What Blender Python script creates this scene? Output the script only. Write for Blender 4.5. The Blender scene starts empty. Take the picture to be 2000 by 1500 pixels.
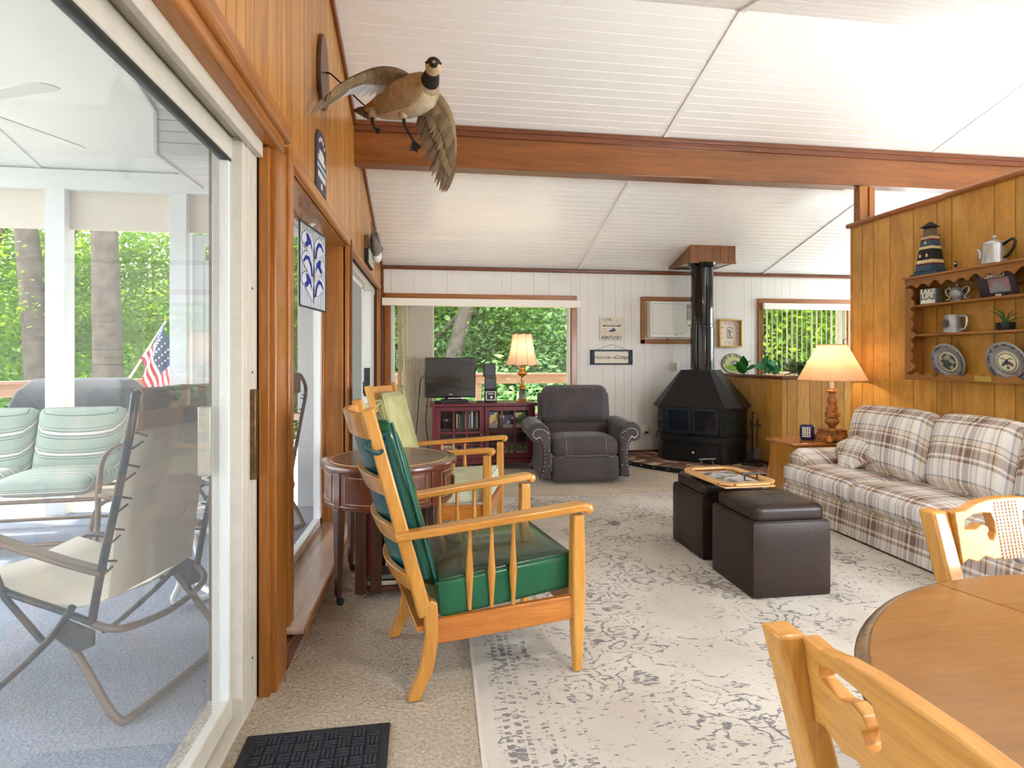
import bpy, bmesh, math, random
from mathutils import Vector, Matrix
S = bpy.context.scene
COL = S.collection
PI = math.pi
random.seed(7)
R = math.radians
# ------------------------------------------------------------------ camera
cam_d = bpy.data.cameras.new('camera'); cam = bpy.data.objects.new('camera', cam_d); COL.objects.link(cam)
YAW = math.atan(160/1120)
cam.location = (0, 0, 1.25); cam.rotation_euler = (PI/2, 0, -YAW)
cam_d.sensor_width = 36; cam_d.lens = 1120/2000*36; cam_d.shift_y = -0.025
cam_d.clip_start = 0.02; cam_d.clip_end = 500
S.camera = cam
# ------------------------------------------------------------------ view, world, sun, added fill lights
S.view_settings.view_transform = 'Standard'; S.view_settings.look = 'None'
S.view_settings.gamma = 1; S.view_settings.use_curve_mapping = False
S.view_settings.exposure = 0.68
try:
    S.cycles.use_denoising = True; S.cycles.max_bounces = 8; S.cycles.diffuse_bounces = 5; S.cycles.glossy_bounces = 3
    S.cycles.transparent_max_bounces = 16; S.cycles.use_adaptive_sampling = True; S.cycles.adaptive_threshold = .1; S.cycles.adaptive_min_samples = 12; S.cycles.caustics_reflective = False; S.cycles.caustics_refractive = False
    S.cycles.sample_clamp_indirect = 6
except Exception: pass
W = bpy.data.worlds.new('World'); S.world = W; W.use_nodes = True
nt = W.node_tree; bg = nt.nodes['Background']
sky = nt.nodes.new('ShaderNodeTexSky'); sky.sky_type = 'NISHITA'; sky.sun_disc = False
sky.sun_elevation = R(60); sky.sun_rotation = R(-72); sky.air_density = 1.2; sky.dust_density = 2.5
hs = nt.nodes.new('ShaderNodeHueSaturation'); hs.inputs['Saturation'].default_value = .55
nt.links.new(sky.outputs[0], hs.inputs['Color']); nt.links.new(hs.outputs[0], bg.inputs[0])
bg.inputs[1].default_value = 0.66
sd = bpy.data.lights.new('sun', 'SUN'); sun = bpy.data.objects.new('sun', sd); COL.objects.link(sun)
sd.energy = 6.0; sd.angle = R(1.0); sd.color = (1, .95, .86)
sun.rotation_euler = (R(30), 0, R(-108)); sun.location = (-8, 14, 14)
def area(name, loc, rot, sx, sy, power, col=(1, 1, 1)):
    d = bpy.data.lights.new(name, 'AREA'); d.shape = 'RECTANGLE'; d.size = sx; d.size_y = sy
    d.energy = power; d.color = col
    o = bpy.data.objects.new(name, d); COL.objects.link(o); o.location = loc; o.rotation_euler = rot
    return o
# added area fills at made-up openings in the unseen rear and right walls
area('added_fill_rear', (4.85, -1.02, 1.2), (R(90), 0, 0), 2.1, 1.15, 215, (.9, .95, 1))
area('added_fill_right', (6.35, 2.2, 1.5), (R(90), 0, R(90)), 3.4, 1.5, 14, (.9, .95, 1))
area('added_fill_far_right', (6.35, 5.95, 1.5), (R(90), 0, R(90)), 1.9, 1.2, 38, (.9, .95, 1))
# ------------------------------------------------------------------ node helpers
def newmat(name):
    m = bpy.data.materials.new(name); m.use_nodes = True
    t = m.node_tree
    return m, t, t.nodes['Principled BSDF']
def N(t, typ, **kw):
    n = t.nodes.new(typ)
    for k, v in kw.items():
        if k in n.inputs.keys(): n.inputs[k].default_value = v
        else: setattr(n, k, v)
    return n
def L(t, a, b): t.links.new(a, b)
def c4(c): return (c[0], c[1], c[2], 1)
def srgb(r, g, b):
    f = lambda v: (v/255/12.92) if v/255 <= .04045 else ((v/255+.055)/1.055)**2.4
    return (f(r), f(g), f(b))
def ramp(t, stops, interp='LINEAR'):
    n = t.nodes.new('ShaderNodeValToRGB'); cr = n.color_ramp; cr.interpolation = interp
    while len(cr.elements) < len(stops): cr.elements.new(.5)
    for e, (p, c) in zip(cr.elements, stops): e.position = p; e.color = c4(c)
    return n
def mathn(t, op, a, b=None, clamp=False):
    n = t.nodes.new('ShaderNodeMath'); n.operation = op; n.use_clamp = clamp
    for i, v in enumerate((a, b)):
        if v is None: continue
        if isinstance(v, (int, float)): n.inputs[i].default_value = v
        else: t.links.new(v, n.inputs[i])
    return n.outputs[0]
def mixc(t, fac, a, b, blend='MIX'):
    n = t.nodes.new('ShaderNodeMix'); n.data_type = 'RGBA'; n.blend_type = blend
    for k, v in ((0, fac), (6, a), (7, b)):
        if isinstance(v, (int, float)): n.inputs[k].default_value = v
        elif isinstance(v, tuple): n.inputs[k].default_value = c4(v)
        else: t.links.new(v, n.inputs[k])
    return n.outputs[2]
def pm(name, col, rough=.5, metal=0, noise=None, bump=None, coat=0, emit=0, spec=.5, sheen=0, tcol=None, sub=0):
    m, t, b = newmat(name)
    b.inputs['Base Color'].default_value = c4(col); b.inputs['Roughness'].default_value = rough
    b.inputs['Metallic'].default_value = metal; b.inputs['Coat Weight'].default_value = coat
    b.inputs['Specular IOR Level'].default_value = spec; b.inputs['Sheen Weight'].default_value = sheen
    if emit: b.inputs['Emission Color'].default_value = c4(tcol or col); b.inputs['Emission Strength'].default_value = emit
    tc = N(t, 'ShaderNodeTexCoord')
    if noise:
        n = N(t, 'ShaderNodeTexNoise', Scale=noise[0], Detail=5.0); L(t, tc.outputs['Object'], n.inputs['Vector'])
        lo = tuple(v*(1-noise[1]) for v in col); hi = tuple(min(1, v*(1+noise[1])) for v in col)
        r = ramp(t, [(.3, lo), (.7, hi)]); L(t, n.outputs['Fac'], r.inputs[0]); L(t, r.outputs[0], b.inputs['Base Color'])
    if bump:
        n = N(t, 'ShaderNodeTexNoise', Scale=bump[0], Detail=4.0); L(t, tc.outputs['Object'], n.inputs['Vector'])
        bp = N(t, 'ShaderNodeBump', Strength=bump[1], Distance=.01); L(t, n.outputs['Fac'], bp.inputs['Height']); L(t, bp.outputs[0], b.inputs['Normal'])
    return m
def wood(name, c1, c2, axis='z', scale=2.2, stretch=14, rough=.38, coat=.25, vary=.16, c3=None):
    m, t, b = newmat(name)
    tc = N(t, 'ShaderNodeTexCoord'); oi = N(t, 'ShaderNodeObjectInfo')
    off = N(t, 'ShaderNodeVectorMath', operation='MULTIPLY_ADD')
    cmb = N(t, 'ShaderNodeCombineXYZ')
    for i in range(3): L(t, oi.outputs['Random'], cmb.inputs[i])
    L(t, cmb.outputs[0], off.inputs[0]); off.inputs[1].default_value = (31, 17, 23); L(t, tc.outputs['Object'], off.inputs[2])
    mp = N(t, 'ShaderNodeMapping'); L(t, off.outputs[0], mp.inputs['Vector'])
    s = [stretch]*3; s['xyz'.index(axis)] = 1
    mp.inputs['Scale'].default_value = s
    n1 = N(t, 'ShaderNodeTexNoise', Scale=scale*.5, Detail=7.0, Distortion=1.2, Roughness=.62); L(t, mp.outputs[0], n1.inputs['Vector'])
    n2 = N(t, 'ShaderNodeTexNoise', Scale=scale*4, Detail=3.0); L(t, mp.outputs[0], n2.inputs['Vector'])
    st = [(.28, c1), (.72, c2)] if c3 is None else [(.22, c1), (.5, c2), (.8, c3)]
    r = ramp(t, st); L(t, n1.outputs['Fac'], r.inputs[0])
    f = ramp(t, [(.35, (.8, .8, .8)), (.6, (1, 1, 1))]); L(t, n2.outputs['Fac'], f.inputs[0])
    mx = mixc(t, .7, r.outputs[0], f.outputs[0], 'MULTIPLY')
    h = N(t, 'ShaderNodeHueSaturation'); L(t, mx, h.inputs['Color'])
    v = mathn(t, 'MULTIPLY', oi.outputs['Random'], vary)
    v2 = mathn(t, 'ADD', v, 1-vary/2)
    L(t, v2, h.inputs['Value']); L(t, h.outputs[0], b.inputs['Base Color'])
    b.inputs['Roughness'].default_value = rough; b.inputs['Coat Weight'].default_value = coat; b.inputs['Coat Roughness'].default_value = .15
    bp = N(t, 'ShaderNodeBump', Strength=.08, Distance=.004); L(t, n2.outputs['Fac'], bp.inputs['Height']); L(t, bp.outputs[0], b.inputs['Normal'])
    return m
def glassm(name, haze=.05, tint=(1, 1, 1), hazecol=(.9, .93, .95), refl=1.0):
    m = bpy.data.materials.new(name); m.use_nodes = True; t = m.node_tree; t.nodes.clear()
    out = N(t, 'ShaderNodeOutputMaterial'); tr = N(t, 'ShaderNodeBsdfTransparent'); tr.inputs[0].default_value = c4(tint)
    gl = N(t, 'ShaderNodeBsdfGlossy', Roughness=.0); lw = N(t, 'ShaderNodeLayerWeight', Blend=.5); fr5 = mathn(t, 'MULTIPLY_ADD', mathn(t, 'POWER', lw.outputs['Facing'], 5.0), .9)
    m1 = N(t, 'ShaderNodeMixShader'); fr5.node.inputs[2].default_value = .03; L(t, mathn(t, 'MULTIPLY', fr5, refl), m1.inputs[0]); L(t, tr.outputs[0], m1.inputs[1]); L(t, gl.outputs[0], m1.inputs[2])
    df = N(t, 'ShaderNodeBsdfDiffuse'); df.inputs[0].default_value = c4(hazecol)
    tl = N(t, 'ShaderNodeBsdfTranslucent'); tl.inputs[0].default_value = c4(hazecol)
    ad = N(t, 'ShaderNodeMixShader'); ad.inputs[0].default_value = .5; L(t, df.outputs[0], ad.inputs[1]); L(t, tl.outputs[0], ad.inputs[2])
    m2 = N(t, 'ShaderNodeMixShader'); m2.inputs[0].default_value = haze; L(t, m1.outputs[0], m2.inputs[1]); L(t, ad.outputs[0], m2.inputs[2])
    L(t, m2.outputs[0], out.inputs[0])
    return m
# ------------------------------------------------------------------ mesh helpers
class B:
    def __init__(s): s.v = []; s.f = []; s.mi = []
    def add(s, vs, fs, M=None, mi=0):
        k = len(s.v)
        s.v += [tuple(M @ Vector(p)) if M is not None else tuple(p) for p in vs]
        s.f += [tuple(i+k for i in f) for f in fs]; s.mi += [mi]*len(fs)
        return s
    def box(s, x0, x1, y0, y1, z0, z1, M=None, mi=0):
        v = [(x, y, z) for x in (x0, x1) for y in (y0, y1) for z in (z0, z1)]
        return s.add(v, [(0, 1, 3, 2), (4, 6, 7, 5), (0, 4, 5, 1), (2, 3, 7, 6), (0, 2, 6, 4), (1, 5, 7, 3)], M, mi)
    def hexa(s, bot, top, mi=0):
        return s.add(list(bot)+list(top), [(3, 2, 1, 0), (4, 5, 6, 7), (0, 1, 5, 4), (1, 2, 6, 5), (2, 3, 7, 6), (3, 0, 4, 7)], None, mi)
    def bar(s, a, b, w, d, up=(0, 0, 1), mi=0, w2=None, d2=None):
        a, b = Vector(a), Vector(b); z = (b-a).normalized(); u = Vector(up)
        x = u.cross(z)
        if x.length < 1e-4: x = Vector((1, 0, 0)).cross(z)
        x.normalize(); y = z.cross(x)
        w2 = w if w2 is None else w2; d2 = d if d2 is None else d2
        q = lambda p, ww, dd: [p-x*ww/2-y*dd/2, p+x*ww/2-y*dd/2, p+x*ww/2+y*dd/2, p-x*ww/2+y*dd/2]
        return s.hexa(q(a, w, d), q(b, w2, d2), mi)
    def loft(s, rings, cap=True, closed=True, mi=0, M=None):
        n = len(rings[0]); vs = [p for r in rings for p in r]; fs = []
        for i in range(len(rings)-1):
            for j in range(n if closed else n-1):
                a = i*n+j; b = i*n+(j+1) % n
                fs.append((a, b, b+n, a+n))
        if cap: fs.append(tuple(range(n))[::-1]); fs.append(tuple(range((len(rings)-1)*n, len(rings)*n)))
        return s.add(vs, fs, M, mi)
    def lathe(s, prof, seg=20, c=(0, 0, 0), M=None, mi=0, cap=True):
        rings = [[(c[0]+r*math.cos(2*PI*j/seg), c[1]+r*math.sin(2*PI*j/seg), c[2]+z) for j in range(seg)] for r, z in prof]
        return s.loft(rings, cap, True, mi, M)
    def tube(s, pts, r, seg=8, closed=False, mi=0, cap=True, M=None):
        P = [Vector(p) for p in pts]; n = len(P); rs = r if isinstance(r, (list, tuple)) else [r]*n
        T = []
        for i in range(n):
            a = P[(i-1) % n] if (closed or i > 0) else P[i]; b = P[(i+1) % n] if (closed or i < n-1) else P[i]
            T.append((b-a).normalized())
        nv = T[0].orthogonal().normalized(); rings = []
        for i in range(n):
            nv = (nv - T[i]*nv.dot(T[i])); nv = nv.normalized() if nv.length > 1e-6 else T[i].orthogonal().normalized()
            bn = T[i].cross(nv)
            rings.append([P[i]+(nv*math.cos(2*PI*j/seg)+bn*math.sin(2*PI*j/seg))*rs[i] for j in range(seg)])
        if closed: rings.append(rings[0]); cap = False
        return s.loft(rings, cap, True, mi, M)
    def prism(s, poly, t0, t1, M=None, mi=0):
        n = len(poly); v = [(x, y, t0) for x, y in poly]+[(x, y, t1) for x, y in poly]
        f = [tuple(range(n))[::-1], tuple(range(n, 2*n))]+[(i, (i+1) % n, (i+1) % n+n, i+n) for i in range(n)]
        return s.add(v, f, M, mi)
    def rbox(s, c, h, r, bulge=(0, 0, 0), n=6, M=None, mi=0):
        vs = {}; fs = []; V = []
        def vid(i, j, k):
            key = (i, j, k)
            if key not in vs:
                p = [2*q/n-1 for q in key]
                # cluster samples near the rims so that the rounding is smooth
                w = [math.copysign(abs(a)**.75, a)*hh for a, hh in zip(p, h)]
                inn = [max(-(hh-r), min(hh-r, a)) for a, hh in zip(w, h)]
                d = Vector([a-b for a, b in zip(w, inn)])
                if d.length > 1e-9: d = d.normalized()*r
                q = [b+e for b, e in zip(inn, d)]
                g = [1-a*a for a in p]
                for ax in range(3):
                    if abs(p[ax]) > .999: q[ax] += math.copysign(bulge[ax]*g[(ax+1) % 3]*g[(ax+2) % 3], p[ax])
                vs[key] = len(V); V.append((q[0]+c[0], q[1]+c[1], q[2]+c[2]))
            return vs[key]
        for ax in range(3):
            for e in (0, n):
                for a in range(n):
                    for b in range(n):
                        def key(u, w):
                            k = [0, 0, 0]; k[ax] = e; k[(ax+1) % 3] = u; k[(ax+2) % 3] = w; return vid(*k)
                        q = [key(a, b), key(a+1, b), key(a+1, b+1), key(a, b+1)]
                        fs.append(tuple(q if e else q[::-1]))
        return s.add(V, fs, M, mi)
    def ell(s, c, r, seg=14, rings=8, M=None, mi=0):
        pr = [(max(1e-4, math.sin(PI*i/rings)), -math.cos(PI*i/rings)) for i in range(rings+1)]
        rg = [[(c[0]+a*r[0]*math.cos(2*PI*j/seg), c[1]+a*r[1]*math.sin(2*PI*j/seg), c[2]+z*r[2]) for j in range(seg)] for a, z in pr]
        return s.loft(rg, True, True, mi, M)
def mesh(name, b, smooth=None):
    me = bpy.data.meshes.new(name); me.from_pydata([tuple(v) for v in b.v], [], b.f); me.update()
    bm = bmesh.new(); bm.from_mesh(me); bmesh.ops.recalc_face_normals(bm, faces=bm.faces); bm.to_mesh(me); bm.free()
    if any(b.mi): me.polygons.foreach_set('material_index', b.mi)
    if smooth is not None:
        me.polygons.foreach_set('use_smooth', [True]*len(me.polygons))
        try: me.set_sharp_from_angle(angle=R(smooth))
        except Exception: pass
    return me
def ob(name, b, mat, parent=None, smooth=None, bev=0, loc=None, rot=None, seg=2):
    me = b if isinstance(b, bpy.types.Mesh) else mesh(name, b, smooth if smooth is not None else (40 if bev else None))
    if len(me.materials) == 0:
        for mm in (mat if isinstance(mat, (list, tuple)) else [mat]): me.materials.append(mm)
    o = bpy.data.objects.new(name, me); COL.objects.link(o)
    if parent is not None: o.parent = parent
    if loc: o.location = loc
    if rot: o.rotation_euler = rot
    if bev:
        md = o.modifiers.new('bevel', 'BEVEL'); md.width = bev; md.segments = seg; md.limit_method = 'ANGLE'; md.angle_limit = R(40)
    return o
def bx(name, dims, mat, parent=None, bev=0, **k): return ob(name, B().box(*dims), mat, parent, bev=bev, **k)
def tag(o, label, cat, group=None):
    o['label'] = label; o['category'] = cat
    if group: o['group'] = group
    return o
def struct(o): o['kind'] = 'structure'; return o
def thing(name, label, cat, loc=(0, 0, 0), rz=0, group=None):
    o = bpy.data.objects.new(name, None); COL.objects.link(o); o.empty_display_size = .1
    o.location = loc; o.rotation_euler = (0, 0, rz)
    return tag(o, label, cat, group)
def group_node(name):
    o = bpy.data.objects.new(name, None); COL.objects.link(o); o.empty_display_size = .1; return struct(o)
def dup(root, loc=None, rz=None, label=None, group=None):
    def cp(o, par):
        c = o.copy(); COL.objects.link(c); c.parent = par
        for ch in o.children: cp(ch, c)
        return c
    r = cp(root, None)
    if loc: r.location = loc
    if rz is not None: r.rotation_euler = (0, 0, rz)
    if label: r['label'] = label
    if group: r['group'] = group
    return r
def text_into(b, s, size, M, bold=0, align='CENTER', shear=0, mi=0, sx=1.0):
    cu = bpy.data.curves.new('t', 'FONT'); cu.body = s; cu.size = size; cu.align_x = align; cu.align_y = 'CENTER'
    cu.extrude = .0006; cu.offset = bold; cu.shear = shear; cu.resolution_u = 2
    o = bpy.data.objects.new('t', cu); me = bpy.data.meshes.new_from_object(o)
    b.add([(v.co.x*sx, v.co.y, v.co.z) for v in me.vertices], [tuple(p.vertices) for p in me.polygons], M, mi)
    bpy.data.objects.remove(o); bpy.data.curves.remove(cu); bpy.data.meshes.remove(me)
    return b
def frame(o, x, y):
    """matrix whose local x,y axes are the given world directions and whose origin is o"""
    x = Vector(x).normalized(); y = Vector(y).normalized(); z = x.cross(y)
    M = Matrix((x, y, z)).transposed().to_4x4(); M.translation = Vector(o); return M
def T(x, y, z): return Matrix.Translation((x, y, z))
def RZ(a): return Matrix.Rotation(a, 4, 'Z')
def RX(a): return Matrix.Rotation(a, 4, 'X')
def RY(a): return Matrix.Rotation(a, 4, 'Y')
def spline(pts, n=6, closed=False):
    P = [Vector(p) for p in pts]; out = []; m = len(P)
    for i in range(m if closed else m-1):
        g = (lambda k: P[k % m]) if closed else (lambda k: P[max(0, min(m-1, k))])
        a, b, c, d = g(i-1), g(i), g(i+1), g(i+2)
        for k in range(n):
            t = k/n
            out.append(.5*((2*b)+(c-a)*t+(2*a-5*b+4*c-d)*t*t+(3*b-a-3*c+d)*t**3))
    if not closed: out.append(P[-1])
    return out
# ------------------------------------------------------------------ materials
m_wallwood = wood('honey_panelling', srgb(150, 94, 38), srgb(196, 136, 64), 'z', vary=.34, c3=srgb(208, 152, 84))
m_partwood = wood('golden_birch_panelling', srgb(184, 126, 48), srgb(216, 160, 74), 'z', scale=2.0, stretch=3.5, vary=.3, c3=srgb(228, 178, 98))
m_groove = pm('panel_groove_dark_brown', srgb(70, 38, 16), .8)  # dark brown core colour seen in the gaps between boards
m_casing = wood('casing_wood_upright', srgb(138, 80, 26), srgb(182, 116, 44), 'z', vary=.1)
m_casing_y = wood('casing_wood_depthwise', srgb(144, 86, 34), srgb(190, 124, 60), 'y', vary=.1)
m_casing_x = wood('casing_wood_crosswise', srgb(136, 78, 30), srgb(184, 118, 56), 'x', vary=.1)
m_beam = wood('beam_wood', srgb(114, 64, 24), srgb(152, 90, 38), 'x', vary=.06, coat=.35, rough=.3)
m_darktrim_x = wood('dark_trim_crosswise', srgb(96, 48, 22), srgb(134, 74, 36), 'x', vary=.05)
m_darktrim_y = wood('dark_trim_depthwise', srgb(96, 48, 22), srgb(134, 74, 36), 'y', vary=.05)
m_capwood_y = wood('cap_rail_wood', srgb(150, 88, 44), srgb(186, 120, 68), 'y', vary=.05)
m_sill = wood('worn_sill_wood', srgb(184, 152, 132), srgb(214, 186, 168), 'y', vary=.04, coat=.4, rough=.25)
m_ceil = pm('ceiling_white', srgb(246, 245, 244), .28, coat=.15)
m_white = pm('white_paint', srgb(236, 235, 230), .45)
m_backwall = pm('white_panel_paint', srgb(232, 230, 226), .5, noise=(3, .03))
m_alum = pm('cream_aluminium', srgb(208, 204, 194), .4, noise=(20, .05))
m_silver = pm('silver_aluminium', srgb(178, 172, 160), .35, .7)
m_gasket = pm('dark_gasket', srgb(40, 42, 44), .6)
m_black = pm('black_plastic', srgb(26, 26, 28), .4)
m_bluetape = pm('blue_tape', srgb(38, 78, 140), .5)
m_vinyl = pm('white_vinyl_frame', srgb(230, 232, 232), .4)
m_bronze = pm('aged_bronze', srgb(112, 88, 58), .4, .7, noise=(40, .3))
m_screen = pm('grey_screen_cloth', srgb(158, 164, 162), .8, noise=(300, .1))
m_glass = glassm('door_glass', .05)
m_glass_clear = glassm('window_glass', .012)
m_glass_left = glassm('fixed_window_glass', .02, refl=.55)
def translucent(m, f):
    t = m.node_tree; p = t.nodes['Principled BSDF']; tl = N(t, 'ShaderNodeBsdfTranslucent'); tl.inputs[0].default_value = p.inputs['Base Color'].default_value
    mx = N(t, 'ShaderNodeMixShader'); mx.inputs[0].default_value = f; L(t, p.outputs[0], mx.inputs[1]); L(t, tl.outputs[0], mx.inputs[2]); L(t, mx.outputs[0], t.nodes['Material Output'].inputs[0])
m_blind = pm('ivory_blind_vinyl', srgb(240, 236, 226), .5)
translucent(m_blind, .4)
m_valance = pm('white_valance', srgb(244, 240, 230), .5)
m_outlet = pm('outlet_white', srgb(240, 238, 230), .4)
def carpetm(name, a, b, sc, bumpy):
    m, t, p = newmat(name)
    tc = N(t, 'ShaderNodeTexCoord'); n = N(t, 'ShaderNodeTexNoise', Scale=sc, Detail=6.0, Roughness=.7); L(t, tc.outputs['Object'], n.inputs['Vector'])
    n2 = N(t, 'ShaderNodeTexNoise', Scale=3.0, Detail=4.0); L(t, tc.outputs['Object'], n2.inputs['Vector'])
    v = N(t, 'ShaderNodeTexVoronoi', Scale=sc*.8); L(t, tc.outputs['Object'], v.inputs['Vector'])
    r = ramp(t, [(.3, a), (.7, b)]); L(t, n.outputs['Fac'], r.inputs[0])
    k = ramp(t, [(.3, (.86, .85, .82)), (.65, (1, 1, 1))]); L(t, n2.outputs['Fac'], k.inputs[0])
    L(t, mixc(t, 1, r.outputs[0], k.outputs[0], 'MULTIPLY'), p.inputs['Base Color'])
    p.inputs['Roughness'].default_value = .95; p.inputs['Specular IOR Level'].default_value = .1; p.inputs['Sheen Weight'].default_value = .2
    h = mathn(t, 'ADD', n.outputs['Fac'], v.outputs['Distance'])
    bp = N(t, 'ShaderNodeBump', Strength=bumpy, Distance=.012); L(t, h, bp.inputs['Height']); L(t, bp.outputs[0], p.inputs['Normal'])
    return m
m_carpet = carpetm('beige_loop_carpet', srgb(176, 154, 126), srgb(246, 234, 214), 80, 1.0)
m_porchcarpet = carpetm('blue_grey_outdoor_carpet', srgb(106, 118, 138), srgb(166, 175, 190), 110, .6)
# ------------------------------------------------------------------ the room
RIDGE, EAVE, SL = 3.38, 7.1, .287
def cz(y): return 2.38+SL*(EAVE-y) if y > RIDGE else 2.38+SL*(EAVE-RIDGE)-SL*(RIDGE-y)
XL, XR, YB, YR = -.585, 6.2, 7.1, -.9
struct(bx('floor', (-.8, XR+.1, YR-.1, YB+.2, -.12, 0), m_carpet))
# ceiling: backing slab and one bead-board plank after another, battens along the slope
ceiling = group_node('ceiling')
for a, b_ in ((YR-.1, RIDGE), (RIDGE, YB+.2)):
    q = [(-.8, a, cz(a)+.012), (XR+.1, a, cz(a)+.012), (XR+.1, b_, cz(b_)+.012), (-.8, b_, cz(b_)+.012)]
    ob('ceiling_backing', B().hexa(q, [(x, y, z+.1) for x, y, z in q]), m_ceil, ceiling)
def plank(y0, y1, x0=XL, x1=XR):
    lo = [(x0, y0, cz(y0+1e-5)), (x1, y0, cz(y0+1e-5)), (x1, y1, cz(y1-1e-5)), (x0, y1, cz(y1-1e-5))]
    hi = [(x, y, z+.014) for x, y, z in lo]
    # chamfered lower rims
    return B().hexa(lo, hi)
y = RIDGE
while y < YB-.01:
    y2 = min(YB, y+.08); ob('ceiling_plank', plank(y+.004, y2-.004), m_ceil, ceiling); y = y2
y = RIDGE
while y > YR+.01:
    y2 = max(YR, y-.08); ob('ceiling_plank', plank(y2+.004, y-.004), m_ceil, ceiling); y = y2
for bxn in (1.95, 4.48):
    for ya, yb in ((RIDGE, 4.6), (4.72, YB), (YR, RIDGE)):
        k = bxn if yb < 4.7 else bxn-.08
        q = [(k-.02, ya, cz(ya+1e-5)-.012), (k+.02, ya, cz(ya+1e-5)-.012), (k+.02, yb, cz(yb-1e-5)-.012), (k-.02, yb, cz(yb-1e-5)-.012)]
        ob('batten', B().hexa(q, [(x, y, z+.014) for x, y, z in q]), m_ceil, ceiling)
# unseen roof overhang, added past the back wall to shade the window from sun
struct(ob('roof', B().hexa([(-1.2, 7.3, cz(7.3)+.02), (XR+.4, 7.3, cz(7.3)+.02), (XR+.4, 8.1, cz(8.1)+.02), (-1.2, 8.1, cz(8.1)+.02)], [(-1.2, 7.3, cz(7.3)+.14), (XR+.4, 7.3, cz(7.3)+.14), (XR+.4, 8.1, cz(8.1)+.14), (-1.2, 8.1, cz(8.1)+.14)]), m_ceil))
# left wall
wl = B()
HD = 2.04
for y0, y1, z0, z1 in ((YR, 7.3, HD, None), (2.23, 2.455, 0, HD), (2.455, 4.115, 0, .097), (4.115, 4.22, 0, HD), (6.65, 7.3, 0, HD)):
    if z1 is None:
        for a, c in ((y0, RIDGE), (RIDGE, y1)):
            wl.hexa([(-.8, a, z0), (-.597, a, z0), (-.597, c, z0), (-.8, c, z0)], [(-.8, a, cz(a)), (-.597, a, cz(a)), (-.597, c, cz(c)), (-.8, c, cz(c))])
    else: wl.box(-.8, -.597, y0, y1, z0, z1)
wall_left = struct(ob('wall_left', wl, m_groove))
y = YR; rnd = random.Random(3)
while y < YB-.02:
    w = rnd.choice((.075, .09, .11, .13, .16)); y2 = min(YB, y+w)
    if y < RIDGE < y2: y2 = RIDGE
    z0 = 0 if y >= 6.65 else HD
    if y < 6.65 < y2: y2 = 6.65
    lo = [(-.6, y+.0024, z0), (XL, y+.0024, z0), (XL, y2-.0024, z0), (-.6, y2-.0024, z0)]
    hi = [(-.6, y+.0024, cz(y+.001)), (XL, y+.0024, cz(y+.001)), (XL, y2-.0024, cz(y2-.001)), (-.6, y2-.0024, cz(y2-.001))]
    ob('board', B().hexa(lo, hi), m_wallwood, wall_left); y = y2
def slopebar(name, x0, x1, ya, yb, dz0, dz1, m):
    lo = [(x0, ya, cz(ya+1e-5)+dz0), (x1, ya, cz(ya+1e-5)+dz0), (x1, yb, cz(yb-1e-5)+dz0), (x0, yb, cz(yb-1e-5)+dz0)]
    return struct(ob(name, B().hexa(lo, [(x, y, z+dz1-dz0) for x, y, z in lo]), m, bev=.006))
slopebar('trim_1', XL, XL+.022, RIDGE, 4.59, -.055, -.001, m_darktrim_y)
slopebar('trim_2', XL, XL+.022, 4.72, YB, -.05, -.001, m_darktrim_y)
slopebar('trim_3', XL, XL+.022, YR, RIDGE, -.055, -.001, m_darktrim_y)
# beam with stepped crown, soffit board
beam = thing('ceiling_beam', 'long dark-stained wooden beam spanning the white ceiling', 'beam', (0, 4.59, 0))
bx('beam_face', (XL, XR, 0, .13, 2.783, 3.06), m_beam, beam, .004)
bx('crown_strip', (XL, XR, -.02, .02, 3.02, 3.085), m_darktrim_x, beam, .006)
bx('crown_strip', (XL, XR, -.032, .0, 3.062, 3.1), m_darktrim_x, beam, .006)
bx('soffit_strip', (XL+.02, 3.7, -.006, .136, 2.772, 2.784), m_beam, beam, .003)
# back wall
op1, op2, opA = (-.47, 1.77, .52, 1.97), (4.37, 5.64, .9, 1.98), (2.75, 3.45, 1.5, 1.99)
wb = B(); xs = sorted({-.8, XR+.1, *[v for o in (op1, op2, opA) for v in o[:2]]})
for a, c in zip(xs, xs[1:]):
    o = [q for q in (op1, op2, opA) if q[0] <= a and c <= q[1]]
    if o: wb.box(a, c, 7.112, 7.3, 0, o[0][2]); wb.box(a, c, 7.112, 7.3, o[0][3], 2.45)
    else: wb.box(a, c, 7.112, 7.3, 0, 2.45)
wall_back = struct(ob('wall_back', wb, m_backwall))
x = XL; rnd = random.Random(11); cuts = sorted(v for o in (op1, op2, opA) for v in o[:2])
while x < XR-.01:
    x2 = min(XR, x+rnd.choice((.1, .12, .16, .2, .28)))
    for c in cuts:
        if x+.001 < c < x2: x2 = c; break
    o = [q for q in (op1, op2, opA) if q[0] <= x+.001 and x2 <= q[1]+.001]
    for z0, z1 in ([(0, o[0][2]), (o[0][3], 2.38)] if o else [(0, 2.38)]):
        bx('board', (x+.001, x2-.001, 7.1, 7.114, z0, z1), m_backwall, wall_back)
    x = x2
struct(bx('trim_4', (XL, XR, 7.068, 7.1, 2.332, 2.376), m_darktrim_x, bev=.008))
struct(bx('trim_5', (XL, XL+.03, 7.06, 7.1, 0, 2.34), m_darktrim_y, bev=.006))
struct(bx('baseboard_back', (1.9, 3.8, 7.085, 7.1, 0, .07), m_darktrim_x))
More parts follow.
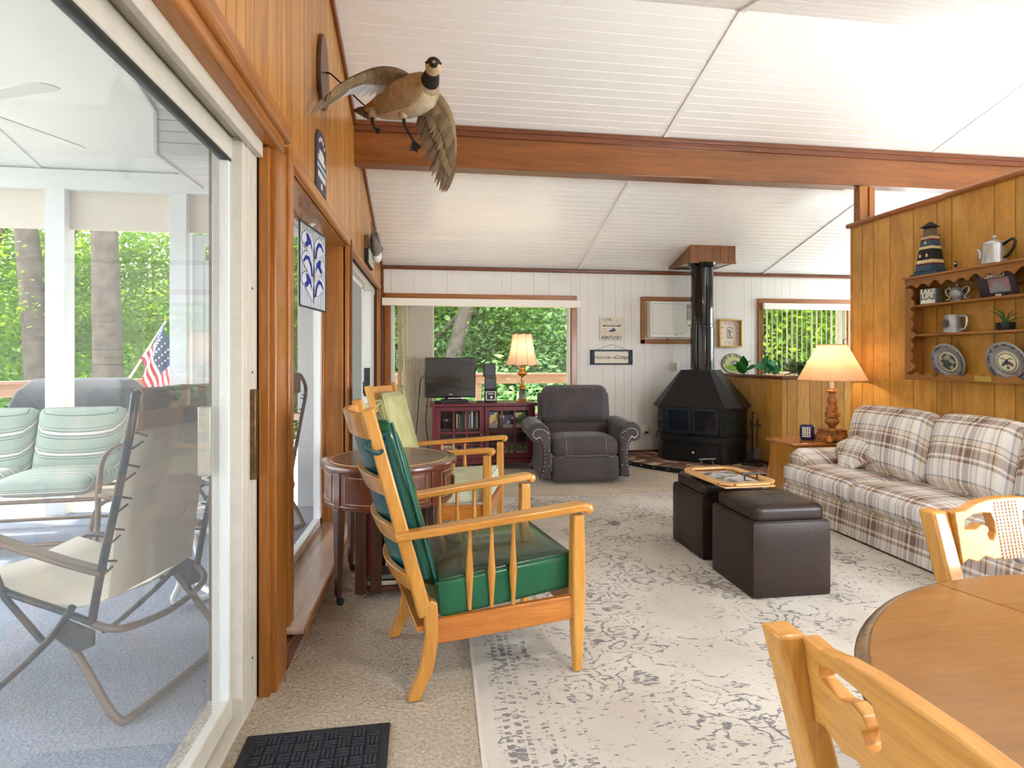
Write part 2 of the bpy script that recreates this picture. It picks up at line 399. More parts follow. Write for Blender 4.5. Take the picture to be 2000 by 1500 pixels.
# unseen rear and right walls; openings are added to let the fill lights in
def wall_with_opening(name, axis, pos, thick, a0, a1, o, mat):
    b = B()
    def blk(u0, u1, z0, z1):
        if axis == 'y': b.box(u0, u1, pos-thick, pos, z0, z1)
        else: b.box(pos, pos+thick, u0, u1, z0, z1)
    blk(a0, o[0], 0, 3.45 if axis == 'x' else 2.3); blk(o[1], a1, 0, 3.45 if axis == 'x' else 2.3)
    blk(o[0], o[1], 0, o[2]); blk(o[0], o[1], o[3], 3.45 if axis == 'x' else 2.3)
    return struct(ob(name, b, mat))
wall_with_opening('wall_rear', 'y', YR, .1, -.8, XR+.1, (3.75, 5.95, .6, 1.82), m_backwall)
wr = B()
for y0, y1, o in ((YR, .5, None), (.5, 3.9, (.75, 2.25)), (3.9, 4.95, None), (4.95, 6.95, (.9, 2.1)), (6.95, 7.3, None)):
    if o is None: wr.box(XR, XR+.1, y0, y1, 0, 3.45)
    else: wr.box(XR, XR+.1, y0, y1, 0, o[0]); wr.box(XR, XR+.1, y0, y1, o[1], 3.45)
struct(ob('wall_right', wr, m_backwall))
# unseen wall added to block the rear fill light from the half wall
struct(bx('wall_light_block', (3.86, XR, 4.2, 4.3, 0, 2.42), m_backwall))
# partition behind the sofa
part = struct(bx('wall_partition', (3.762, 3.86, 2.0, 4.69, 0, 2.42), m_groove))
ed = [4.69, 4.662, 4.542, 4.413, 4.237, 4.004, 3.795, 3.67, 3.353, 3.212, 2.98, 2.74, 2.52, 2.25, 2.0]
for a, c in zip(ed, ed[1:]): bx('board', (3.75, 3.764, c+.003, a-.003, 0, 2.42), m_partwood, part)
struct(bx('trim_6', (3.72, 3.89, 2.0, 4.72, 2.42, 2.462), m_capwood_y, bev=.018, seg=3))
po = thing('partition_post', 'short wooden post between the partition cap and the beam', 'post', (3.82, 4.62, 2.46))
bx('post_core', (-.05, .05, -.04, .05, 0, .318), m_casing, po, .003)
bx('post_facing', (-.075, -.02, -.055, -.035, 0, .31), m_casing, po, .003)
bx('post_facing', (.02, .075, -.055, -.035, 0, .31), m_casing, po, .003)
bx('post_block', (-.02, .02, -.05, -.04, 0, .05), m_casing_x, po, .002)
# half wall with planter
hw = struct(B() and ob('wall_half', B().box(3.832, 3.92, 5.812, 7.1, 0, 1.02).box(3.832, XR, 5.812, 5.9, 0, 1.02), m_groove))
e1 = [7.1, 7.083, 6.785, 6.614, 6.484, 6.343, 6.024, 5.908, 5.8]
for a, c in zip(e1, e1[1:]): bx('board', (3.82, 3.834, c+.0026, a-.0026, 0, 1.02), m_partwood, hw)
e2 = [3.82, 3.878, 3.997, 4.149, 4.29, 4.455, 4.567, 4.8, 5.1, 5.35, 5.7, 6.2]
for a, c in zip(e2, e2[1:]): bx('board', (a+.0026, c-.0026, 5.8, 5.814, 0, 1.02), m_partwood, hw)
struct(ob('trim_7', B().prism([(3.795, 7.1), (3.795, 5.775), (6.2, 5.775), (6.2, 5.93), (3.95, 5.93), (3.95, 7.1)], 1.02, 1.055), m_darktrim_x, bev=.008))
struct(bx('baseboard_half', (3.806, 3.82, 5.8, 7.1, 0, .075), m_darktrim_y, bev=.004))
# ---------------- window_1: picture window of the back wall
w1 = group_node('window_1')
def casing_rect(par, x0, x1, z0, z1, w, y0, y1, mx, mz, bottom=True):
    bx('casing', (x0, x1, y0, y1, z1-w, z1), mx, par, .006)
    if bottom: bx('casing', (x0, x1, y0, y1, z0, z0+w), mx, par, .006)
    bx('casing', (x0, x0+w, y0, y1, z0, z1-w), mz, par, .006); bx('casing', (x1-w, x1, y0, y1, z0, z1-w), mz, par, .006)
casing_rect(w1, -.547, 1.843, .46, 2.042, .075, 7.07, 7.1, m_casing_x, m_casing)
for d in ((-.47, -.43, 7.1, 7.2, .52, 1.97), (1.735, 1.77, 7.1, 7.2, .52, 1.97), (-.47, 1.77, 7.1, 7.2, .52, .56), (-.47, 1.77, 7.1, 7.2, 1.93, 1.97)):
    bx('window_frame', d, m_vinyl, w1, .004)
bx('pane', (-.43, 1.735, 7.15, 7.156, .56, 1.93), m_glass_clear, w1)
bx('window_sill', (-.56, 1.86, 7.03, 7.12, .5, .525), m_vinyl, w1, .004)
vb = thing('vertical_blind', 'stacked ivory vertical blind slats with white valance at the big back window', 'blind', (0, 7.0, 1.88))
bx('valance', (-.565, 1.856, -.06, .0, 0, .09), m_valance, vb, .004)
for i in range(17):
    x0 = -.25+.0165*i
    ob('slat', B().box(-.002, .002, -.04, .04, -1.82, .02), m_blind, vb, loc=(x0, .03, 0), rot=(0, 0, R(58-3*(i % 3))))
for x0 in (-.36, -.3): ob('slat', B().box(-.002, .002, -.042, .042, -1.82, .02), m_blind, vb, loc=(x0, .03, 0), rot=(0, 0, R(38)))
# ---------------- window_2: right window with open vertical slats
w2 = group_node('window_2')
casing_rect(w2, 4.314, 5.69, .84, 2.045, .065, 7.07, 7.1, m_casing_x, m_casing)
for d in ((4.37, 4.4, 7.1, 7.2, .9, 1.98), (5.61, 5.64, 7.1, 7.2, .9, 1.98), (4.37, 5.64, 7.1, 7.2, .9, .93), (4.37, 5.64, 7.1, 7.2, 1.95, 1.98)):
    bx('window_frame', d, m_vinyl, w2, .004)
bx('pane', (4.4, 5.61, 7.15, 7.156, .93, 1.95), m_glass_clear, w2)
vb2 = thing('vertical_blind', 'open ivory vertical blind slats hanging in the window behind the lamp', 'blind', (0, 7.06, 1.9))
bx('valance', (4.36, 5.66, -.045, .0, 0, .082), m_valance, vb2, .004)
sm = mesh('slat', B().box(-.0015, .0015, -.04, .04, -.98, .01)); sm.materials.append(m_blind)
for i in range(17): ob('slat', sm, m_blind, vb2, loc=(4.43+.072*i, .0, 0), rot=(0, 0, R(-32+4*((i*7) % 4)-(12 if i in (0, 4, 7) else 0))))
# ---------------- door_1: big sliding glass door next to the camera
d1 = group_node('door_1')
bx('door_frame', (-.73, -.63, 2.06, 2.22, 0, 2.04), m_alum, d1, .003)
for yy in (2.1, 2.14, 2.185): bx('frame_rib', (-.632, -.627, yy, yy+.008, .03, 2.0), m_alum, d1)
for zz in (.18, .85, 1.12, 1.2, 1.5): ob('screw', B().lathe([(.004, 0), (.004, .003)], 8, M=T(-.63, 2.16, zz) @ RY(PI/2)), m_gasket, d1)
bx('door_sill', (-.73, -.632, YR, 2.07, 0, .022), m_alum, d1, .003)
bx('sill_track', (-.70, -.694, YR, 2.07, .02, .035), m_silver, d1)
bx('head_track', (-.73, -.62, YR, 2.2, 2.0, 2.04), m_silver, d1, .003)
bx('head_lip', (-.628, -.606, YR, 2.21, 1.985, 2.05), m_alum, d1, .003)
pan = bx('panel_stile', (-.70, -.665, 2.085, 2.23, .03, 2.0), m_alum, d1, .004)
bx('gasket', (-.702, -.668, 2.068, 2.086, .1, 1.96), m_gasket, pan)
bx('glazing_bead', (-.7, -.672, 2.045, 2.07, .1, 1.94), m_vinyl, pan)
bx('tape', (-.664, -.6635, 2.2, 2.222, .06, .62), m_bluetape, pan)
bx('panel_rail', (-.70, -.665, YR, 2.09, 1.925, 2.0), m_alum, d1, .004)
bx('gasket', (-.7, -.668, YR, 2.07, 1.917, 1.926), m_gasket, d1)
bx('panel_rail', (-.70, -.665, YR, 2.09, .03, .1), m_alum, d1, .004)
bx('pane', (-.688, -.682, YR, 2.07, .08, 1.94), m_glass, d1)
hd = bx('door_handle', (-.664, -.61, 2.135, 2.165, .82, 1.14), m_bronze, d1, .004)
bx('handle_plate', (-.668, -.66, 2.12, 2.18, .9, 1.09), m_black, hd, .003)
bx('outer_pull', (-.76, -.72, 2.02, 2.035, .86, 1.09), m_silver, d1, .003)
bx('casing', (-.625, -.588, 2.22, 2.40, 0, 2.03), m_casing, d1, .003)
bx('casing_bead', (-.60, -.567, 2.245, 2.40, 0, 2.06), m_casing, d1, .008)
bx('head_casing', (-.62, -.555, YR, 2.32, 2.036, 2.1), m_casing_y, d1, .012)
bx('head_casing', (-.61, -.535, YR, 2.36, 2.085, 2.16), m_casing_y, d1, .016)
# ---------------- window_3: fixed picture window of the left wall with low sill
w3 = group_node('window_3')
bx('casing', (-.6, -.555, 2.40, 2.47, .17, 2.1), m_casing, w3, .008)
bx('head_casing', (-.59, -.552, 2.45, 4.16, 2.035, 2.105), m_casing_y, w3, .016)
bx('head_lining', (-.79, -.585, 2.47, 4.1, 2.026, 2.0395), m_casing_y, w3)
bx('side_lining', (-.79, -.585, 4.1, 4.114, .12, 2.026), m_casing, w3)
bx('side_lining', (-.79, -.585, 2.456, 2.47, .12, 2.026), m_casing, w3)
bx('stop_bead', (-.745, -.72, 4.075, 4.1, .12, 2.04), m_casing, w3, .005)
bx('stop_bead', (-.745, -.72, 2.47, 4.1, 2.015, 2.04), m_casing_y, w3, .005)
bx('window_sill', (-.79, -.52, 2.49, 4.4, .098, .12), m_sill, w3, .006)
bx('sill_edge', (-.522, -.514, 2.49, 4.4, .085, .121), m_casing_y, w3, .003)
for d in ((-.78, -.735, 2.47, 4.1, .12, .17), (-.78, -.735, 4.02, 4.1, .12, 2.04), (-.78, -.735, 2.47, 4.1, 1.97, 2.04), (-.78, -.735, 2.47, 2.53, .12, 2.04)):
    bx('window_frame', d, m_vinyl, w3, .004)
bx('pane', (-.762, -.757, 2.53, 4.02, .17, 1.97), m_glass_left, w3)
struct(bx('baseboard_left', (-.597, -.565, 2.40, 4.2, 0, .088), m_darktrim_y, bev=.004))
# ---------------- door_2: second sliding door towards the corner
d2 = group_node('door_2')
bx('divider', (-.6, -.545, 4.165, 4.2, 0, 2.09), m_darktrim_y, d2, .003)
bx('casing', (-.6, -.56, 4.1, 4.17, .12, 2.05), m_casing, d2, .006)
bx('head_casing', (-.59, -.555, 4.2, 6.72, 2.03, 2.085), m_casing_y, d2, .014)
bx('casing', (-.6, -.565, 6.66, 6.74, 0, 2.03), m_casing, d2, .006)
bx('head_track', (-.75, -.62, 4.22, 6.65, 1.97, 2.04), m_alum, d2, .003)
bx('door_frame', (-.76, -.63, 6.3, 6.65, 0, 1.98), m_vinyl, d2, .004)
bx('door_sill', (-.75, -.62, 4.22, 6.65, 0, .025), m_alum, d2, .003)
bx('screen', (-.672, -.667, 4.25, 5.78, .03, 1.95), m_screen, d2)
bx('screen_frame', (-.68, -.655, 5.78, 5.84, .03, 1.97), m_vinyl, d2, .004)
bx('screen_frame', (-.68, -.655, 4.22, 5.84, 1.93, 1.98), m_vinyl, d2, .004)
bx('panel_stile', (-.72, -.69, 6.2, 6.29, .03, 1.97), m_vinyl, d2, .004)
bx('panel_rail', (-.72, -.69, 4.22, 6.2, 1.91, 1.97), m_vinyl, d2, .004)
bx('panel_rail', (-.72, -.69, 4.22, 6.2, .03, .1), m_vinyl, d2, .004)
bx('pane', (-.707, -.702, 4.22, 6.2, .1, 1.91), m_glass, d2)
bx('door_handle', (-.69, -.63, 6.2, 6.24, .85, 1.15), m_black, d2, .004)
bx('latch', (-.655, -.648, 5.79, 5.83, .9, 1.02), m_black, d2, .002)
# ------------------------------------------------------------------ outdoors: ground, porch, deck
def leafm(name, a, b_, tr=.6):
    m = bpy.data.materials.new(name); m.use_nodes = True; t = m.node_tree; t.nodes.clear()
    out = N(t, 'ShaderNodeOutputMaterial'); tc = N(t, 'ShaderNodeTexCoord')
    n = N(t, 'ShaderNodeTexNoise', Scale=1.3, Detail=8.0, Roughness=.8); L(t, tc.outputs['Object'], n.inputs['Vector'])
    r = ramp(t, [(.36, a), (.64, b_)]); L(t, n.outputs['Fac'], r.inputs[0])
    d = N(t, 'ShaderNodeBsdfPrincipled', Roughness=.45); L(t, r.outputs[0], d.inputs['Base Color'])
    h = N(t, 'ShaderNodeHueSaturation', Value=1.5, Saturation=1.12, Hue=.485); L(t, r.outputs[0], h.inputs['Color'])
    l = N(t, 'ShaderNodeBsdfTranslucent'); L(t, h.outputs[0], l.inputs[0])
    mx = N(t, 'ShaderNodeMixShader'); mx.inputs[0].default_value = tr; L(t, d.outputs[0], mx.inputs[1]); L(t, l.outputs[0], mx.inputs[2]); L(t, mx.outputs[0], out.inputs[0])
    return m
m_leaf = leafm('sunlit_leaves', srgb(84, 132, 40), srgb(172, 204, 80))
m_leaf2 = leafm('deep_green_leaves', srgb(84, 132, 52), srgb(160, 194, 92))
m_leaf3 = leafm('blue_green_leaves', srgb(102, 146, 96), srgb(176, 208, 146))
m_bark = pm('grey_brown_bark', srgb(112, 100, 88), .9, noise=(6, .35), bump=(18, .8))
m_ground = pm('grassy_slope', srgb(120, 122, 92), .95, noise=(2, .4))
m_deck = wood('weathered_deck_boards', srgb(190, 172, 148), srgb(226, 212, 190), 'x', rough=.8, coat=0, vary=.12)
m_rail = wood('weathered_cedar_rail', srgb(158, 120, 96), srgb(196, 160, 134), 'x', rough=.8, coat=0, vary=.1)
m_porchwhite = pm('porch_white_paint', srgb(226, 229, 232), .5)
m_shade = pm('beige_porch_panel', srgb(226, 214, 202), .8)
m_tube = pm('dark_bronze_tube', srgb(32, 36, 42), .35, .4)
m_tubebrown = pm('brown_steel_tube', srgb(112, 92, 78), .4, .3)
m_mesh = pm('taupe_sling_mesh', srgb(206, 198, 180), .8, noise=(260, .12))
m_sling = pm('cream_sling', srgb(206, 198, 182), .8, noise=(8, .06))
m_cover = pm('charcoal_grill_cover', srgb(58, 62, 66), .85, noise=(6, .2))
m_whitemetal = pm('white_steel', srgb(238, 238, 236), .35)
gy = [-12, 5, 9.6, 10.5, 16, 30, 70]; gz = [-.6, -.9, -1.3, -1.6, -2.6, -3.2, -3.0]
vs = [(x, yy, z-.1*abs(x)**.5+(1.2 if x > 20 else 0)) for yy, z in zip(gy, gz) for x in (-60, -25, -10, -4, 3, 10, 25, 60)]
fs = [(i*8+j, i*8+j+1, i*8+j+9, i*8+j+8) for i in range(6) for j in range(7)]
g = struct(ob('ground', B().add(vs, fs), m_ground, smooth=60))
struct(bx('porch_floor', (-4.8, -.801, -1.6, 5.13, -.12, -.004), m_porchcarpet))
deck = group_node('deck_floor')
dm = mesh('deck_board', B().box(-6.6, -.79, 0, .132, -.07, -.03)); dm.materials.append(m_deck)
for i in range(19): ob('deck_board', dm, m_deck, deck, loc=(0, 5.15+.14*i, 0))
dm2 = mesh('deck_board', B().box(-2.6, 7.4, 0, .132, -.07, -.03)); dm2.materials.append(m_deck)
for i in range(16): ob('deck_board', dm2, m_deck, deck, loc=(0, 7.34+.14*i, -.002))
def railing(p0, p1, label, posts=5):
    p0, p1 = Vector(p0), Vector(p1); d = (p1-p0); ang = math.atan2(d.y, d.x); ln = d.length
    o = thing('deck_railing', label, 'railing', (p0.x, p0.y, -.03), ang)
    bx('top_rail', (-.05, ln+.05, -.02, .02, .86, 1.0), m_rail, o, .004)
    bx('cap_board', (-.06, ln+.06, -.07, .07, 1.0, 1.035), m_rail, o, .006)
    bx('lower_rail', (0, ln, -.02, .02, .3, .4), m_rail, o, .004)
    for i in range(posts): bx('rail_post', (ln*i/(posts-1)-.045, ln*i/(posts-1)+.045, .02, .11, -.25, 1.0), m_rail, o, .004)
    return o
railing((-2.4, 9.5), (7.2, 9.5), 'cedar deck railing crossing the view of the back window', 7)
railing((-7.2, 5.4), (-3.35, 7.5), 'weathered deck railing behind the covered grill', 4)
railing((-3.3, 7.6), (-2.3, 7.65), 'short weathered deck railing right of the hanging flag', 2)
# porch roof, header, posts
pc = group_node('porch_ceiling')
def pz(y): return (2.75+SL*(5.2-y)) if y > RIDGE else 2.75+SL*(5.2-RIDGE)-SL*(RIDGE-y)
for a, c in ((-1.6, RIDGE), (RIDGE, 5.5)):
    q = [(-4.2, a, pz(a)), (-.8, a, pz(a)), (-.8, c, pz(c)), (-4.2, c, pz(c))]
    ob('porch_ceiling_panel', B().hexa(q, [(x, y, z+.06) for x, y, z in q]), m_porchwhite, pc)
for xx in (-1.9, -3.1): 
    q = [(xx-.02, RIDGE, pz(RIDGE)-.012), (xx+.02, RIDGE, pz(RIDGE)-.012), (xx+.02, 5.08, pz(5.08)-.012), (xx-.02, 5.08, pz(5.08)-.012)]
    ob('batten', B().hexa(q, [(x, y, z+.012) for x, y, z in q]), m_porchwhite, pc)
struct(bx('trim_8', (-4.9, -.8, 5.07, 5.2, 2.61, 2.77), m_porchwhite, bev=.004))
for (x0, x1), lb in zip(((-3.04, -2.9), (-2.115, -1.99), (-1.107, -.972), (-4.2, -4.06)), ('white square porch post left of the flag', 'white porch post right of the flag', 'broad white porch post seen through the fixed window', 'white porch post near the far end of the porch')):
    po = thing('porch_post', lb, 'post', ((x0+x1)/2, 5.12, -.03), 0, 'porch posts')
    hw_ = (x1-x0)/2
    bx('shaft', (-hw_, hw_, -.07, .07, 0, 2.64), m_porchwhite, po, .004)
    bx('corner_strip', (hw_-.012, hw_+.006, -.076, -.06, 0, 2.64), m_porchwhite, po)
sh = thing('porch_valance', 'beige panels between the porch posts below the header', 'panel', (0, 5.14, 2.3))
for x0, x1 in ((-4.06, -3.04), (-2.9, -2.115), (-1.99, -1.11)): bx('panel', (x0, x1, -.012, .012, 0, .31), m_shade, sh)
sdoor = thing('screen_door', 'white framed porch screen door with a wide middle rail', 'door', (-1.6, 5.12, 0))
for d in ((-.36, -.27, -.02, .02, .02, 2.28), (.27, .36, -.02, .02, .02, 2.28), (-.27, .27, -.02, .02, 1.94, 2.07), (-.27, .27, -.02, .02, .02, .3), (-.27, .27, -.02, .02, 2.2, 2.28), (-.27, .27, -.02, .02, .95, 1.02)):
    bx('door_rail', d, m_porchwhite, sdoor, .004)
bx('inner_stile', (-.27, -.22, -.012, .012, .3, 1.94), m_porchwhite, sdoor, .003)
bx('inner_rail', (-.22, .27, -.012, .012, 1.86, 1.94), m_porchwhite, sdoor, .003)
# slatted soffit under the gable overhang next to the door
sf = group_node('porch_soffit')
def sz(y): return 2.406+SL*(2.85-y)
y = .3
while y < 2.84:
    a, c = y+.002, y+.094
    q = [(-1.25, a, sz(a)), (-.8, a, sz(a)), (-.8, c, sz(c)), (-1.25, c, sz(c))]
    ob('soffit_slat', B().hexa(q, [(x, yy, z+.012) for x, yy, z in q]), m_porchwhite, sf); y += .096
q = [(-1.262, .3, sz(.3)-.02), (-1.25, .3, sz(.3)-.02), (-1.25, 2.86, sz(2.86)-.02), (-1.262, 2.86, sz(2.86)-.02)]
ob('fascia', B().hexa(q, [(x, yy, z+.4) for x, yy, z in q]), m_porchwhite, sf)
for i in range(4): bx('soffit_slat', (-1.25, -.8, 2.86, 2.872, 2.2+.052*i+.002, 2.25+.052*i), m_porchwhite, sf)
bx('fascia', (-1.262, -1.248, 2.85, 3.4, 2.19, 2.43), m_porchwhite, sf)
for i in range(5): bx('soffit_slat', (-1.25, -.8, 2.872+.1*i+.002, 2.872+.1*i+.098, 2.2, 2.21), m_porchwhite, sf)
# ceiling fan on the porch
fan = thing('ceiling_fan', 'white porch ceiling fan seen through the sliding door', 'fan', (-2.45, 3.35, 2.58))
ob('motor_housing', B().lathe([(.03, -.1), (.09, -.08), (.12, -.02), (.12, .05), (.07, .09), (.02, .1)], 24), m_whitemetal, fan, smooth=40)
ob('down_rod', B().tube([(0, 0, .08), (0, 0, .7)], .014), m_whitemetal, fan, smooth=60)
for i in range(4):
    M = RZ(R(67+90*i)) @ RX(R(10))
    pl = [(.12, -.03), (.2, -.055), (.62, -.068), (.67, -.05), (.685, 0), (.67, .05), (.62, .068), (.2, .055), (.12, .03)]
    ob('fan_blade', B().prism(pl, -.004, .004, M), m_whitemetal, fan, bev=.002)
# zero-gravity lounge chair seen from behind
def lounge(label, loc, rz, grp):
    o = thing('lounge_chair', label, 'lounge chair', loc, rz, grp)   # local +x = forward (feet), y across
    w = .28
    for sgn in (-1, 1):
        y = sgn*w
        ob('back_tube', B().tube(spline([(-.03, y*.86, 1.13), (-.045, y, 1.02), (.0, y, .8), (.07, y, .5), (.1, y, .34)], 5), .0135, 10), m_tube, o, smooth=60)
        ob('front_tube', B().tube(spline([(.09, y, .34), (.3, y, .4), (.62, y, .46), (.85, y, .3), (1.05, y, .2)], 5), .012, 10), m_tube, o, smooth=60)
        ob('arm_rest', B().loft([[(x+dx, y+dy, z) for dx, dy in ((0, -.025), (0, .025))]+[(x, y+.025, z-.022), (x, y-.025, z-.022)] for x, z, dx in ((.06, .53, 0), (.2, .56, 0), (.36, .6, 0), (.5, .64, 0), (.56, .65, 0))]), m_tubebrown, o, bev=.008)
        ob('cross_leg', B().tube(spline([(.56, y*1.05, .02), (.45, y*1.05, .1), (.25, y*1.05, .28), (.16, y*1.05, .4)], 4), .013, 8), m_tube, o, smooth=60)
        ob('hinge_plate', B().prism([(.08, .32), (.2, .36), (.24, .3), (.15, .24), (.08, .27)], y*1.04-.006, y*1.04+.006, RX(PI/2)), m_tube, o, bev=.003)
        ob('support_link', B().tube([(.5, y*1.04, .6), (.42, y*1.04, .42), (.27, y*1.04, .27)], .011, 8), m_tube, o, smooth=60)
        for k in range(10):
            t = k/9; z = .5+t*.5; x = .07-.13*t
            ob('lace', B().tube([(x, y*.98, z), (x, y*.8, z-.018*(1 if k % 2 else -1))], .004, 6), m_black, o)
    ob('top_tube', B().tube([(-.03, -w*.86, 1.13), (-.035, 0, 1.14), (-.03, w*.86, 1.13)], .0135, 8), m_tube, o, smooth=60)
    ob('floor_bar', B().tube(spline([(.2, -w, .3), (.1, -w*1.04, .17), (.0, -w*1.04, .03), (-.03, -w*.8, .014), (-.03, w*.8, .014), (.0, w*1.04, .03), (.1, w*1.04, .17), (.2, w, .3)], 5), .014, 10), m_tubebrown, o, smooth=60)
    ob('rear_bar', B().tube(spline([(.1, -w, .34), (.03, -w*.8, .3), (0, 0, .28), (.03, w*.8, .3), (.1, w, .34)], 5), .013, 8), m_tubebrown, o, smooth=60)
    n = 9; rings = []
    for i in range(n+1):
        t = i/n; z = 1.12-.72*t; x = -.03+.115*t; ww = w*(.82-.02*t)
        rings.append([(x+.012*math.sin(PI*t), -ww, z), (x+.04*math.sin(PI*t), 0, z), (x+.012*math.sin(PI*t), ww, z), (x+.02*math.sin(PI*t)+.006, ww, z), (x+.05*math.sin(PI*t)+.006, 0, z), (x+.018*math.sin(PI*t)+.006, -ww, z)])
    ob('back_sling', B().loft(rings), m_mesh, o, smooth=50)
    ob('head_band', B().box(-.045, -.015, -w*.83, w*.83, 1.0, 1.15), m_tubebrown, o, bev=.01)
    rings = [[(x, -w*.8, z), (x, 0, z-.02), (x, w*.8, z), (x, w*.8, z-.006), (x, 0, z-.028), (x, -w*.8, z-.006)] for x, z in ((.1, .4), (.2, .37), (.35, .38), (.5, .44), (.62, .47), (.8, .36), (1.0, .22))]
    ob('seat_sling', B().loft(rings), m_sling, o, smooth=50)
    return o
lounge('taupe mesh reclining lounge chair just outside the sliding glass door', (-.99, 2.41, -.004), R(180-14), 'porch lounge chairs')
lounge('second reclining lounge chair farther back on the porch beside the posts', (-1.1, 4.25, -.004), R(150), 'porch lounge chairs')
# glider with striped cushions
def stripem(name):
    m, t, p = newmat(name); tc = N(t, 'ShaderNodeTexCoord'); sp = N(t, 'ShaderNodeSeparateXYZ'); L(t, tc.outputs['Object'], sp.inputs[0])
    f = mathn(t, 'FRACT', mathn(t, 'MULTIPLY', mathn(t, 'SUBTRACT', sp.outputs[2], sp.outputs[1]), 9.0))
    gr, cr, dk = srgb(160, 174, 160), srgb(216, 212, 198), srgb(84, 92, 100)
    r = ramp(t, [(0, gr), (.42, dk), (.45, gr), (.56, dk), (.6, cr), (.74, dk), (.78, gr), (.9, dk), (.92, gr)], 'CONSTANT'); L(t, f, r.inputs[0]); L(t, r.outputs[0], p.inputs['Base Color'])
    p.inputs['Roughness'].default_value = .9
    return m
m_stripe = stripem('sage_striped_canvas')
gl = thing('porch_glider', 'brown metal porch glider with sage striped cushions', 'glider', (-3.05, 4.4, -.004), R(4))
for k, (a, c) in enumerate(((-.84, -.3), (-.29, .25), (.26, .82))):
    ob('back_cushion', B().rbox((0, 0, 0), ((c-a)/2, .06, .24), .05, (0, .03, 0), 8, T((a+c)/2, .16, .66) @ RX(R(-14))), m_stripe, gl, smooth=50)
    ob('seat_cushion', B().rbox((0, 0, 0), ((c-a)/2, .26, .06), .05, (0, 0, .02), 8, T((a+c)/2, -.1, .42)), m_stripe, gl, smooth=50)
for sx in (-.9, .88):
    ob('arm_frame', B().tube(spline([(sx, .3, .02), (sx, .2, .3), (sx, .12, .55), (sx, -.05, .64), (sx, -.28, .6), (sx, -.36, .45), (sx, -.38, .2), (sx, -.42, .02)], 5), .018, 10), m_tubebrown, gl, smooth=60)
    ob('glide_leg', B().tube(spline([(sx*.93, .25, .02), (sx*.93, .1, .22), (sx*.93, -.2, .26), (sx*.93, -.32, .15), (sx*.93, -.36, .02)], 5), .015, 8), m_tubebrown, gl, smooth=60)
for yy, zz in ((-.34, .33), (.15, .33), (.24, .86), (.3, .06), (-.38, .06)): ob('cross_tube', B().tube([(-.9, yy, zz), (.88, yy, zz)], .014, 8), m_tubebrown, gl, smooth=60)
# covered grill
gr = thing('covered_grill', 'grill under a charcoal fabric cover on the sunny deck', 'grill', (-3.3, 6.05, -.03))
ob('cover', B().loft([[(x*s, y*s2, z) for x, y in ((-.5, -.28), (.5, -.28), (.5, .28), (-.5, .28))] for z, s, s2 in ((.42, 1.02, 1.05), (.55, 1.0, 1.0), (.85, .98, .98), (.98, .9, .85), (1.07, .78, .5), (1.09, .74, .4))]), m_cover, gr, bev=.04, seg=3)
for sx in (-.42, .42):
    for sy in (-.2, .2): ob('leg', B().box(sx-.02, sx+.02, sy-.02, sy+.02, .03, .5), m_black, gr)
ob('lower_cabinet', B().box(-.3, .3, -.2, .2, .2, .45), m_cover, gr)
# flag
fl_ = thing('flag', 'small stars and stripes flag on a white pole at the deck rail', 'flag', (-3.58, 7.4, .95), 0)
ob('flag_pole', B().tube([(0, 0, 0), (.46, -.05, .74)], .012, 8), m_whitemetal, fl_, smooth=60)
ob('finial', B().lathe([(.004, 0), (.018, .02), (.004, .07)], 10, (.465, -.05, .74)), pm('brass', srgb(190, 150, 70), .35, .8), fl_, smooth=60)
m_red, m_fwhite, m_navy = pm('flag_red', srgb(190, 50, 62), .8), pm('flag_white', srgb(236, 236, 240), .8), pm('flag_navy', srgb(52, 74, 118), .8)
def flagpt(u, v):  # u along the pole (0 low,1 top), v away from the pole (hangs down)
    px, pz_ = .18+.27*u, .3+.42*u
    return Vector((px+.08*v+.02*math.sin(6*v+3*u)+.1*u*v, -.05+.05*math.sin(9*v+4*u), pz_-(.42+.2*u)*v-.05*(1-u)*v))
fb = B(); nu, nv = 13, 10
for i in range(nu):
    for j in range(nv):
        q = [flagpt((i+a)/nu, (j+c)/nv) for a, c in ((0, 0), (1, 0), (1, 1), (0, 1))]
        fb.add(q+[p+Vector((0, .004, 0)) for p in q], [(0, 1, 2, 3), (7, 6, 5, 4)], None, 2 if (i >= 6 and j < 7) else (0 if i % 2 == 0 else 1))
ob('flag_cloth', fb, [m_red, m_fwhite, m_navy], fl_)
stb = B()
for i in range(5):
    for j in range(5):
        c = flagpt(.52+.09*i, .08+.12*j)+Vector((0, -.012, 0)); rr = .017
        stb.add([c+Vector((rr*(1 if k % 2 == 0 else .42)*math.sin(PI*k/5), 0, rr*(1 if k % 2 == 0 else .42)*math.cos(PI*k/5))) for k in range(10)], [tuple(range(10))])
ob('stars', stb, m_fwhite, fl_)['kind'] = 'stuff'
# white patio side table
pt = thing('patio_side_table', 'round glass-topped patio table with curved white steel legs', 'table', (-1.12, 3.2, -.004))
ob('rim', B().tube([(.3*math.cos(2*PI*k/32), .3*math.sin(2*PI*k/32), .43) for k in range(32)], .014, 8, True), m_whitemetal, pt, smooth=60)
ob('glass_top', B().lathe([(.001, .43), (.29, .43), (.29, .437), (.001, .437)], 32), glassm('ripple_glass', .25), pt)
for k in range(4):
    a = R(45+90*k); c, s = math.cos(a), math.sin(a)
    pts = spline([(c*.27, s*.27, .42), (c*.25, s*.25, .3), (c*.17, s*.17, .15), (c*.2, s*.2, .05), (c*.1, s*.1, .02), (-c*.02, -s*.02, .02)], 6)
    ob('leg', B().tube(pts, .016, 8), m_whitemetal, pt, smooth=60)
